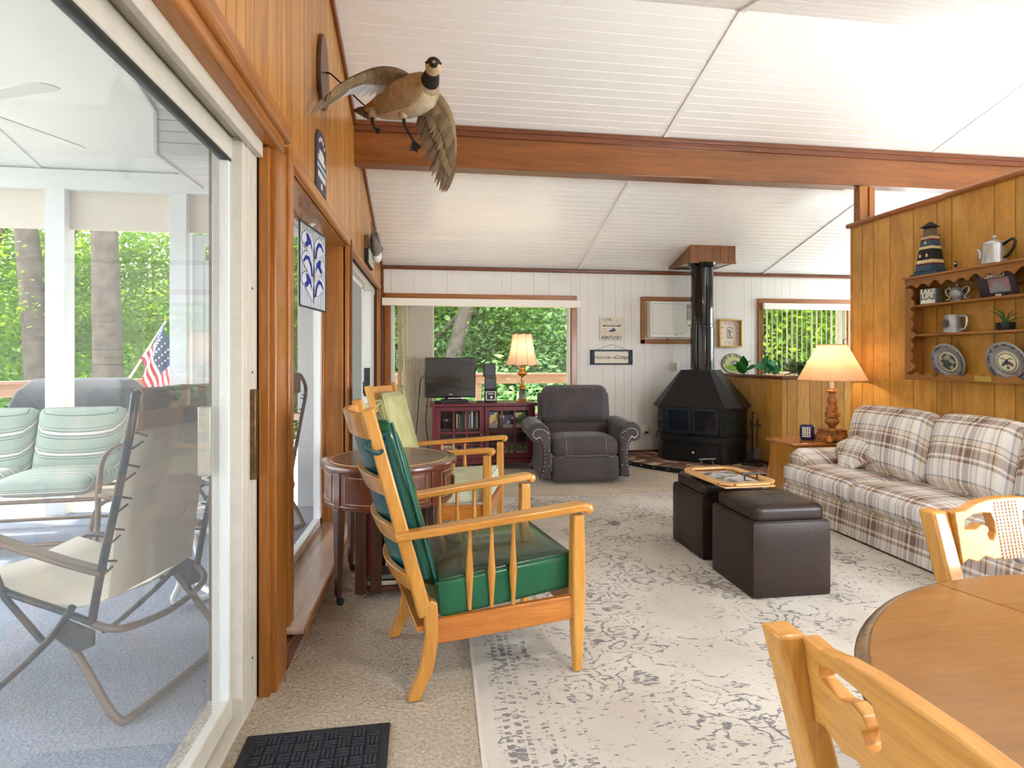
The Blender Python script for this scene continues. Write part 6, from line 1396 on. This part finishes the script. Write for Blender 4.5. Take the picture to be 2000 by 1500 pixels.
# third row
tk_ = thing('tankard', 'pewter tankard with round crest on the shelf', 'mug', (SX, 3.575, on(SH1)), R(5)); ob('body', B().lathe([(.06, 0), (.06, .01), (.055, .016), (.048, .12), (.05, .126), (.046, .126), (.044, .03), (.001, .02)], 28), m_pewd, tk_, smooth=40)
ob('crest', B().lathe([(.001, 0), (.03, 0), (.03, .002), (.001, .002)], 24, M=T(-.0515, .012, .065) @ RZ(R(-13)) @ RY(R(-86))), pm('engraved_pewter', srgb(96, 96, 104), .5, .6, noise=(90, .6)), tk_)
ob('handle', B().tube(spline([(0, -.05, .112), (0, -.085, .118), (0, -.1, .1), (0, -.098, .05), (0, -.085, .025), (0, -.056, .02)], 5), .009, 8), m_pew, tk_, smooth=60)
pp = thing('potted_succulent', 'small aloe in a dark metal pot on the shelf', 'plant', (SX, 3.2, on(SH1))); ob('pot', B().lathe([(.048, 0), (.05, .004), (.05, .05), (.046, .05), (.046, .04), (.001, .04)], 24), pm('dark_pot', srgb(40, 42, 48), .3, .6), pp, smooth=40)
m_aloe = pm('aloe_green', srgb(62, 98, 52), .45)
for k, (a, ln, up) in enumerate(((100, .1, .09), (60, .08, .1), (130, .06, .11), (-60, .06, .07), (-85, .11, .035), (180, .05, .08), (-20, .05, .09))):
    c, s = math.cos(R(a)), math.sin(R(a)); ob('leaf', B().tube(spline([(0, 0, .04), (c*ln*.4, s*ln*.4, .04+up*.7), (c*ln, s*ln, .04+up)], 4), [.007-.0007*q for q in range(9)], 6), m_aloe, pp, smooth=60)
# plates
def plate(label, y, art):
    o = thing('pewter_plate', label, 'plate', (SX+.035, y, on(SH0)+.12), 0, 'commemorative plates'); M = RY(R(-90-14))
    ob('rim', B().lathe([(.08, .0), (.1, .004), (.135, .01), (.138, .013), (.134, .0155), (.1, .011), (.084, .005)], 40, M=M, cap=False), m_pewd, o, smooth=40)
    ob('well', B().lathe([(.001, -.002), (.084, .0), (.084, .004), (.001, .004)], 40, M=M), m_pew, o, smooth=40)
    ob('picture_disc', B().lathe([(.001, .004), (.07, .004), (.07, .0056), (.001, .0056)], 40, M=M), m_cream, o)
    MM = M @ RZ(PI/2)
    tb = B(); s = art[0]
    for i, ch in enumerate(s):
        a = art[1]-2*PI*i/len(s)*art[2]
        if ch != ' ': text_into(tb, ch, .024, MM @ T(.118*math.cos(a), .118*math.sin(a), .0135) @ RZ(a-PI/2), .0008)
    ob('lettering', tb, m_ink, o)
    return o, MM
p1, M1 = plate('pewter plate with a painted scene at the left of the bottom shelf', 3.64, ("REVOLUTION   SPIRIT OF '76   AMERICA   ", R(215), .98))
ob('painted_scene', B().lathe([(.001, .0056), (.063, .0056), (.063, .0064), (.001, .0064)], 36, M=M1), prt('scene_print', srgb(96, 110, 92), srgb(176, 168, 140), srgb(70, 82, 96), 55), p1)
p2, M2 = plate('pewter plate with an eagle crest at the right of the bottom shelf', 3.215, ("THE GREAT SEAL OF THE UNITED STATES OF AMERICA  ", R(75), 1.0))
ob('green_ring', B().tube([tuple(M2 @ Vector((.06*math.cos(2*PI*k/36), .06*math.sin(2*PI*k/36), .0062))) for k in range(36)], .004, 6, True), pm('ring_green', srgb(136, 164, 130), .5), p2)
eg = B().prism([(-.004, .012), (-.035, .03), (-.038, .016), (-.026, 0), (-.01, -.006), (-.008, -.02), (.008, -.02), (.01, -.006), (.026, 0), (.038, .016), (.035, .03), (.004, .012), (.004, .02), (-.004, .02)], .0058, .007, M2)
ob('eagle', eg, pm('eagle_brown', srgb(112, 92, 92), .5), p2); ob('shield', B().prism([(-.009, .006), (.009, .006), (.008, -.008), (0, -.014), (-.008, -.008)], .007, .0078, M2), m_blueink, p2)
ob('olive_branch', B().tube([tuple(M2 @ Vector(p)) for p in ((-.01, -.02, .0065), (-.026, -.026, .0065), (-.036, -.018, .0065))], .003, 6), m_aloe, p2); ob('arrows', B().tube([tuple(M2 @ Vector(p)) for p in ((.01, -.02, .0065), (.026, -.028, .0065), (.036, -.024, .0065))], .003, 6), m_redink, p2); ob('cloud_burst', B().ell((0, 0, 0), (.011, .011, .001), M=M2 @ T(0, .036, .0062)), m_gycover, p2)
# metal leaf wall ornament behind the partition edge
ml = wallsign('metal_wall_ornament', 'dark wire leaf ornament on the wall beside the slatted window', 'ornament', 5.76, 1.6)
ob('wire_leaf', B().tube(spline([(-.1, -.01, .2), (-.06, -.01, .14), (-.16, -.01, .07), (-.06, -.01, .0), (-.1, -.01, -.06), (-.2, -.01, -.12), (-.1, -.01, -.22), (0, -.01, -.1), (.03, -.01, .05)], 4, True), .007, 6, True), m_bronze, ml, smooth=60); ob('wire_stem', B().tube([(-.02, -.01, .2), (-.03, -.01, -.22)], .006, 6), m_bronze, ml)
# ------------------------------------------------------------------ trailing plants on the half wall
def heartleaf(fold=.22):
    out = [(0, 0), (.2, .1), (.36, .35), (.34, .58), (.18, .82), (0, 1.05), (-.18, .82), (-.34, .58), (-.36, .35), (-.2, .1)]
    V = [(x, y-.1, abs(x)*fold-(y-.5)**2*.3) for x, y in out]+[(0, .25, -.02), (0, .6, -.01)]
    F = [(0, 1, 10), (1, 2, 10), (2, 11, 10), (2, 3, 11), (3, 4, 11), (4, 5, 11), (5, 6, 11), (6, 7, 11), (7, 8, 11), (8, 10, 11), (8, 9, 10), (9, 0, 10)]
    V2 = V+[(x, y, z-.02) for x, y, z in V]; F2 = F+[tuple(i+12 for i in f[::-1]) for f in F]
    return B().add(V2, F2)
m_ivy = pm('glossy_ivy_green', srgb(52, 132, 56), .35, noise=(14, .35)); m_ivy2 = pm('emerald_ivy', srgb(60, 150, 96), .35, noise=(14, .35)); m_ivyd = pm('dusky_ivy', srgb(66, 90, 62), .5, noise=(12, .3)); m_ivyv = pm('variegated_ivy', srgb(150, 170, 120), .45, noise=(10, .4))
lm = {}
for k_, mm in (('a', m_ivy), ('b', m_ivy2), ('c', m_ivyd), ('d', m_ivyv)):
    me = mesh('leaf', heartleaf(), 50); me.materials.append(mm); lm[k_] = me
rr = random.Random(12)
def ivy(label, x0, x1, y, z, kinds, n, size, rise=.1):
    o = thing('trailing_plant', label, 'plant', ((x0+x1)/2, y, z), 0, 'leafy plants along the half wall'); hw_ = (x1-x0)/2
    ob('vine', B().tube(spline([(-hw_, 0, .012), (-hw_*.4, .02, .03), (0, -.01, .025), (hw_*.5, .02, .03), (hw_, 0, .012)], 4), .006, 6), m_ivyd, o, smooth=60)
    for i in range(n):
        s = size*rr.uniform(.7, 1.2); q = ob('leaf', lm[rr.choice(kinds)], None, o, loc=(rr.uniform(-hw_, hw_), rr.uniform(-.05, .05), .02+rise*rr.random()**1.3), rot=(rr.uniform(.2, 1.5), rr.uniform(-.5, .5), rr.uniform(-2.4, 2.4))); q.scale = (s, s, s)
    return o
ivy('bright green heart-leaf plant in front of the oval sign', 3.86, 3.98, 6.75, 1.056, 'a', 6, .17, .1)
ivy('emerald ivy with a light sprig next to the slatted window casing', 3.9, 4.12, 6.3, 1.056, 'bb', 14, .13, .14)
ivy('dusky variegated ivy along the middle of the half wall', 3.9, 4.25, 5.88, 1.056, 'ccd', 16, .12, .1)
ivy('green ivy spilling toward the lamp along the half wall', 4.2, 4.6, 5.86, 1.056, 'cab', 18, .12, .09)
sprig = ivy('tall pale sprig rising above the emerald ivy', 3.98, 4.06, 6.42, 1.056, 'bd', 10, .07, .26)
bd_ = thing('bird_ornament', 'small black and white bird ornament among the ivy', 'ornament', (4.14, 5.96, 1.056), R(30))
ob('body', B().ell((0, 0, .075), (.035, .05, .045), M=RX(R(35))), m_outlet, bd_, smooth=60); ob('head', B().ell((0, .03, .125), (.022, .026, .022)), m_black, bd_, smooth=60); ob('wing', B().ell((-.03, -.02, .07), (.01, .06, .03), M=RX(R(-25))), m_black, bd_, smooth=60); ob('tail', B().box(-.012, .012, -.1, -.04, .03, .04), m_black, bd_); ob('perch', B().lathe([(.02, 0), (.016, .035)], 10), m_bronze, bd_)
# ------------------------------------------------------------------ stained glass, hook, left wall pieces
m_lead = pm('lead_came', srgb(66, 70, 72), .5, .5); m_pg = glassm('ribbed_clear_glass', .42, (.95, .97, 1), (.88, .91, .98)); m_wg = glassm('swirled_white_glass', .78, (.96, .97, 1), (.9, .9, .93)); m_bg_ = glassm('cobalt_swirl_glass', .8, (.3, .4, .95), (.05, .07, .42))
m_dg = pm('dark_stem_glass', srgb(46, 52, 62), .35)
sgp = thing('stained_glass_panel', 'hanging stained glass panel of blue and white leaves in the fixed window', 'stained glass', (-.66, 3.4, 1.76)); sgp.rotation_euler = (0, 0, math.atan2(.46, .053))
MS = frame((0, 0, 0), (1, 0, 0), (0, 0, 1)); hwp = .23
for d in ((-.23, .23, -.004, .004, .222, .232), (-.23, .23, -.004, .004, -.232, -.222), (-.232, -.222, -.004, .004, -.23, .23), (.222, .232, -.004, .004, -.23, .23)): bx('lead_frame', d, m_lead, sgp)
for k in range(14): bx('glass_strip', (-.222+.0317*k+.0012, -.222+.0317*(k+1)-.0012, -.0015, .0015, -.222, .222), m_pg, sgp)
for k in range(1, 14): bx('lead_line', (-.222+.0317*k-.0014, -.222+.0317*k+.0014, -.0025, .0025, -.222, .222), m_lead, sgp)
for i in range(3):
    zt = .19-.11*i; off = .0006*(2-i)
    for s in (1, -1):
        pl = [(0, zt-.06), (s*.04, zt-.018), (s*.09, zt), (s*.14, zt-.002), (s*.185, zt-.022), (s*.21, zt-.058), (s*.1, zt-.11), (0, zt-.165)]
        ob('leaf_glass', B().prism(pl, -.003-off, .003+off, MS), m_wg, sgp)
        sw = [(s*.015, zt-.13), (s*.04, zt-.06), (s*.085, zt-.022), (s*.14, zt-.024), (s*.185, zt-.06), (s*.17, zt-.068), (s*.13, zt-.045), (s*.09, zt-.046), (s*.06, zt-.08), (s*.045, zt-.125)] if (i+(s > 0)) % 2 else [(s*.1, zt-.012), (s*.135, zt-.012), (s*.12, zt-.05), (s*.16, zt-.075), (s*.13, zt-.092), (s*.07, zt-.06), (s*.03, zt-.1), (s*.05, zt-.04)]
        ob('blue_swirl', B().prism(sw, -.0036-off, .0036+off, MS), m_bg_, sgp)
        ob('lead_line', B().tube([(x, 0, z) for x, z in pl], .003, 5, True), m_lead, sgp)
    ob('stem_glass', B().prism([(0, zt-.05), (.016, zt-.09), (.013, zt-.13), (0, zt-.165), (-.013, zt-.13), (-.016, zt-.09)], -.0045-off, .0045+off, MS), m_dg, sgp)
for s in (-1, 1): ob('hanging_wire', B().tube([(s*.2, 0, .23), (s*.2, 0, .265)], .0012, 4), m_lead, sgp)
hk = thing('ceiling_hook', 'small white plant hook screwed under the window head', 'hook', (-.675, 3.44, 2.026)); ob('hook_plate', B().lathe([(.018, -.006), (.018, 0)], 12), m_outlet, hk); ob('hook', B().tube(spline([(0, 0, -.004), (0, 0, -.03), (.012, 0, -.05), (.0, 0, -.062), (-.018, 0, -.052), (-.022, 0, -.035)], 4), .005, 6), m_outlet, hk, smooth=60)
ls = thing('lake_sign', 'narrow dark sign with pale lettering above the fixed window', 'sign', (-.583, 3.18, 2.13)); SL_ = frame((0, 0, 0), (0, 1, 0), (0, 0, 1))
m_sgn = pm('charcoal_sign_board', srgb(62, 60, 74), .5); ob('board', B().prism([(-.13, 0), (.13, 0), (.13, .26), (.09, .31), (0, .33), (-.09, .31), (-.13, .26)], 0, .01, SL_), m_sgn, ls, bev=.002)
bx('blue_band', (.01, .0112, -.12, .12, .115, .14), pm('pale_blue_print', srgb(150, 180, 196), .6), ls)
sb_ = B(); rr = random.Random(2)
for k in range(6): sb_.box(.01, .0115, -.1+.034*k, -.078+.034*k, .155, .165+.09*(1-abs(k-2.5)/3)*rr.uniform(.7, 1.2))
for k in range(7): sb_.box(.01, .0115, -.1+.03*k, -.082+.03*k, .068, .1)
for k in range(5): sb_.box(.01, .0115, -.08+.035*k, -.06+.035*k, .275-.006*abs(k-2)**2, .295-.006*abs(k-2)**2)
sb_.box(.01, .0115, -.02, .01, .02, .05)
ob('lettering', sb_, m_outlet, ls)['kind'] = 'stuff'
dk = thing('mounted_duck', 'small mounted duck on a dark plaque near the far corner', 'taxidermy', (-.583, 5.5, 2.29)); m_duck = pm('grey_brown_feathers', srgb(128, 122, 112), .9, noise=(30, .35)); m_duckw = pm('white_down', srgb(228, 226, 218), .9)
ob('plaque', B().prism([(-.2, -.1), (.2, -.1), (.22, .05), (0, .12), (-.22, .05)], 0, .02, SL_), m_darktrim_y, dk, bev=.004)
ob('body', B().ell((0, 0, 0), (.05, .19, .08), M=T(.075, .02, .03) @ RX(R(-28))), m_duck, dk, smooth=60); ob('breast', B().ell((0, 0, 0), (.045, .08, .06), M=T(.08, .14, -.06)), m_duckw, dk, smooth=60); ob('wing', B().prism([(-.2, .1), (-.05, .12), (.14, .02), (.1, -.03), (-.08, .04)], .1, .115, SL_ @ T(0, 0, .0)), m_duck, dk, bev=.003); ob('head', B().ell((.1, .18, .02), (.032, .045, .035)), m_duck, dk, smooth=60); ob('tail', B().prism([(-.2, .08), (-.16, .06), (-.24, .17), (-.28, .18)], .06, .07, SL_), m_duck, dk)
gs_ = thing('grey_sign', 'small grey wooden sign under the mounted duck', 'sign', (-.583, 5.5, 2.105)); bx('board', (0, .035, -.22, .22, 0, .135), m_black, gs_, .003)
for z in (.006, .05, .094): bx('plank', (.035, .042, -.215, .215, z, z+.038), pm('pale_grey_plank', srgb(196, 194, 190), .7, noise=(20, .15)), gs_, .002)
# ------------------------------------------------------------------ mounted goose
m_goose = [pm('goose_tan', srgb(172, 152, 122), .9, noise=(28, .22), bump=(90, .3)), pm('goose_cream', srgb(206, 190, 160), .9, noise=(24, .15), bump=(90, .3)), pm('goose_black', srgb(34, 28, 26), .8), pm('goose_cheek', srgb(200, 178, 138), .9), pm('goose_rust', srgb(160, 124, 76), .9, noise=(30, .2)), pm('goose_flank', srgb(124, 104, 80), .9, noise=(30, .3), bump=(90, .3))]
m_fe = wood('brown_feather', srgb(78, 62, 48), srgb(140, 118, 94), 'y', scale=30, stretch=3, rough=.8, coat=0, vary=.6); m_fe2 = wood('olive_covert', srgb(98, 82, 58), srgb(150, 128, 96), 'y', scale=30, stretch=3, rough=.85, coat=0, vary=.5); m_fe3 = pm('silver_grey_feather', srgb(176, 176, 180), .8, noise=(40, .25)); m_leg = pm('black_web_skin', srgb(40, 34, 34), .55)
go = thing('mounted_goose', 'mounted goose in flight with spread wings hung from the panelled wall', 'taxidermy', (-.585, 3.2, 2.78)); GO = Vector(go.location); CAMP = Vector((0, 0, 1.25))
def gl_(p, k=1.0): return CAMP+(Vector(p)-CAMP)*k-GO
ax = [((-.34, 3.22, 2.615), .028, .02), ((-.30, 3.2, 2.61), .05, .04), ((-.25, 3.16, 2.605), .07, .062), ((-.19, 3.09, 2.6), .09, .085), ((-.12, 3.0, 2.592), .1, .1), ((-.06, 2.93, 2.582), .097, .102), ((-.022, 2.87, 2.58), .08, .088), ((-.006, 2.83, 2.588), .056, .062), ((.0, 2.805, 2.594), .045, .048), ((.005, 2.775, 2.599), .04, .04), ((.009, 2.75, 2.603), .034, .034), ((.012, 2.725, 2.608), .033, .033), ((.015, 2.7, 2.611), .038, .037), ((.016, 2.675, 2.608), .035, .034), ((.016, 2.65, 2.6), .021, .019), ((.016, 2.63, 2.592), .013, .011), ((.016, 2.605, 2.585), .008, .006)]
gb = B(); rings = []; NS = 20; cen = [Vector(a[0]) for a in ax]
for i, (c, rw, rh) in enumerate(ax):
    t_ = (cen[min(len(cen)-1, i+1)]-cen[max(0, i-1)]).normalized(); sd_ = t_.cross(Vector((0, 0, 1))).normalized(); up_ = sd_.cross(t_)
    rings.append([cen[i]+sd_*rw*math.cos(2*PI*j/NS)+up_*rh*math.sin(2*PI*j/NS)-GO for j in range(NS)])
gb.loft(rings)
for fi in range((len(ax)-1)*NS):
    i, j = divmod(fi, NS); a = math.sin(2*PI*(j+.5)/NS)
    if i < 2: k = 4 if a > -.3 else 1
    elif i < 7: k = 1 if a < -.8 else (5 if (a > .5 and i < 5) else 0)
    elif i == 7: k = 0
    elif i < 11: k = 2
    elif i < 14: k = 3 if a < .15 else 2
    else: k = 2
    gb.mi[fi] = k
me = mesh('body', gb, 80); ob('body', me, m_goose, go)
for s in (-1, 1): ob('eye', B().ell(gl_((.015+s*.034, 2.68, 2.618)), (.005, .005, .005), 8, 6), m_black, go, smooth=60)
def feather(nm_, mm):
    n = 8; rg = []
    for i in range(n+1):
        t = i/n; w = .5*(1-(2*max(0, t-.35)/1.3)**2.6) if t > .35 else .5*(.45+.55*(t/.35)**.6)
        w = max(.03, w*(1 if t < .97 else .5)); rg.append([(-w, t, -.05*w-.06*t*t), (0, t, .06-.06*t*t), (w, t, -.05*w-.06*t*t), (0, t, -.02-.06*t*t)])
    me = mesh(nm_, B().loft(rg), 60); me.materials.append(mm); return me
fm = {'p': feather('flight_feather', m_fe), 'c': feather('covert_feather', m_fe2), 's': feather('silver_feather', m_fe3)}
def put_feather(par, kind, root, tip, width, face, lift=0):
    root, tip = Vector(root), Vector(tip); y = tip-root; ln = y.length; y.normalize(); x = y.cross(Vector(face)).normalized(); z = x.cross(y)
    M = Matrix((x*width, y*ln, z*width)).transposed().to_4x4(); M.translation = root+z*lift
    o = ob('feather', fm[kind], None, par); o.matrix_local = M; return o
def wing(lead, tips, thick, face, nf, kindfn, cov):
    P = spline(lead, 6); wo = ob('wing', B().tube(P, [thick*(1-.75*k/(len(P)-1)) for k in range(len(P))], 10), m_fe2, go, smooth=70)
    TP = spline(tips, 8); fc = Vector(face)
    for k in range(nf):
        t = k/(nf-1); a = P[int(min(.97, t*1.02)*(len(P)-1))]; b_ = TP[int(t*(len(TP)-1))]
        put_feather(wo, kindfn(t), a, b_, .036-.008*t, fc, .004*((k % 2)-.5))
    for lay, (fr, off) in enumerate(cov):
        for k in range(nf):
            t = (k+.5*lay)/nf*.92; a = P[int(t*(len(P)-1))]; b_ = TP[int(t*(len(TP)-1))]
            put_feather(wo, 'c', a, a+(b_-a)*fr, .038-.01*t, fc, off+.002*((k % 2)-.5))
    return wo
LL = [gl_(p, k) for p, k in (((-.083, 2.98, 2.654), 1), ((-.156, 3.0, 2.711), .99), ((-.249, 3.03, 2.737), .975), ((-.355, 3.06, 2.718), .955), ((-.465, 3.1, 2.676), .935), ((-.545, 3.14, 2.622), .915))]
LT = [gl_(p, k) for p, k in (((-.16, 3.05, 2.615), 1), ((-.25, 3.08, 2.632), .98), ((-.34, 3.1, 2.632), .965), ((-.42, 3.12, 2.64), .95), ((-.498, 3.15, 2.618), .925), ((-.56, 3.17, 2.588), .905), ((-.605, 3.18, 2.566), .89), ((-.635, 3.19, 2.553), .875))]
wing(LL, LT, .03, (.2, -.8, -.55), 20, lambda t: 's' if .12 < t < .6 else 'p', [(.55, .012), (.3, .018)])
RL = [gl_(p) for p in ((.0, 2.9, 2.585), (.06, 2.9, 2.53), (.1, 2.92, 2.456), (.118, 2.94, 2.374), (.122, 2.96, 2.3), (.117, 2.97, 2.25))]
RT = [gl_(p) for p in ((-.068, 2.98, 2.456), (-.072, 2.98, 2.43), (-.06, 2.98, 2.37), (-.04, 2.98, 2.3), (-.01, 2.98, 2.235), (.018, 2.98, 2.16), (.047, 2.98, 2.115), (.07, 2.98, 2.105), (.092, 2.98, 2.12), (.11, 2.98, 2.17))]
wing(RL, RT, .03, (-.1, -1, -.15), 22, lambda t: 'p', [(.62, .01), (.36, .017)])
for k in range(7): put_feather(go, 'p', gl_((-.33, 3.21, 2.61)), gl_((-.43+.018*k, 3.3-.01*k, 2.635-.012*k)), .035, (0, -1, -.3), .003*k)
for hip, kn, ft, toes in ((gl_((-.3, 3.1, 2.54)), gl_((-.3, 3.08, 2.485)), gl_((-.285, 3.06, 2.45)), [(-.262, 3.05, 2.42), (-.272, 3.04, 2.415), (-.255, 3.04, 2.435)]), (gl_((-.137, 2.98, 2.5)), gl_((-.129, 2.97, 2.442)), gl_((-.085, 2.94, 2.35)), [(-.102, 2.92, 2.29), (-.064, 2.92, 2.285), (-.042, 2.92, 2.312)])):
    lg_o = ob('leg', B().tube([hip, kn, ft], [.011, .008, .007], 8), m_leg, go, smooth=60); ob('thigh', B().ell(hip, (.024, .024, .034)), m_goose[0], lg_o, smooth=60)
    tz = [gl_(t_) for t_ in toes]
    fo = B()
    for t_ in tz: fo.tube([ft, (ft+t_)/2+Vector((0, -.004, 0)), t_], [.005, .005, .003], 6)
    for a, c in ((0, 1), (1, 2)): fo.add([ft, tz[a]*.92+ft*.08, (tz[a]+tz[c])/2*.9+ft*.1, tz[c]*.92+ft*.08], [(0, 1, 2), (0, 2, 3)]); fo.add([p+Vector((0, .003, 0)) for p in (ft, tz[a]*.92+ft*.08, (tz[a]+tz[c])/2*.9+ft*.1, tz[c]*.92+ft*.08)], [(2, 1, 0), (3, 2, 0)])
    ob('webbed_foot', fo, m_leg, lg_o)
pq = [(.13*math.cos(2*PI*k/28)*(1-.12*math.sin(2*PI*k/28)), .2*math.sin(2*PI*k/28)) for k in range(28)]
ob('mount_board', B().prism(pq, 0, .022, T(.001, .02, .02) @ SL_), wood('mount_walnut', srgb(74, 42, 24), srgb(112, 70, 42), 'z', vary=.02), go, bev=.004)
ob('mount_wire', B().tube(spline([(.02, .05, .03), (.06, .0, .0), (.17, .0, -.1), (.24, .0, -.16), (.3, -.02, -.19)], 5), .0045, 6), m_black, go, smooth=60)
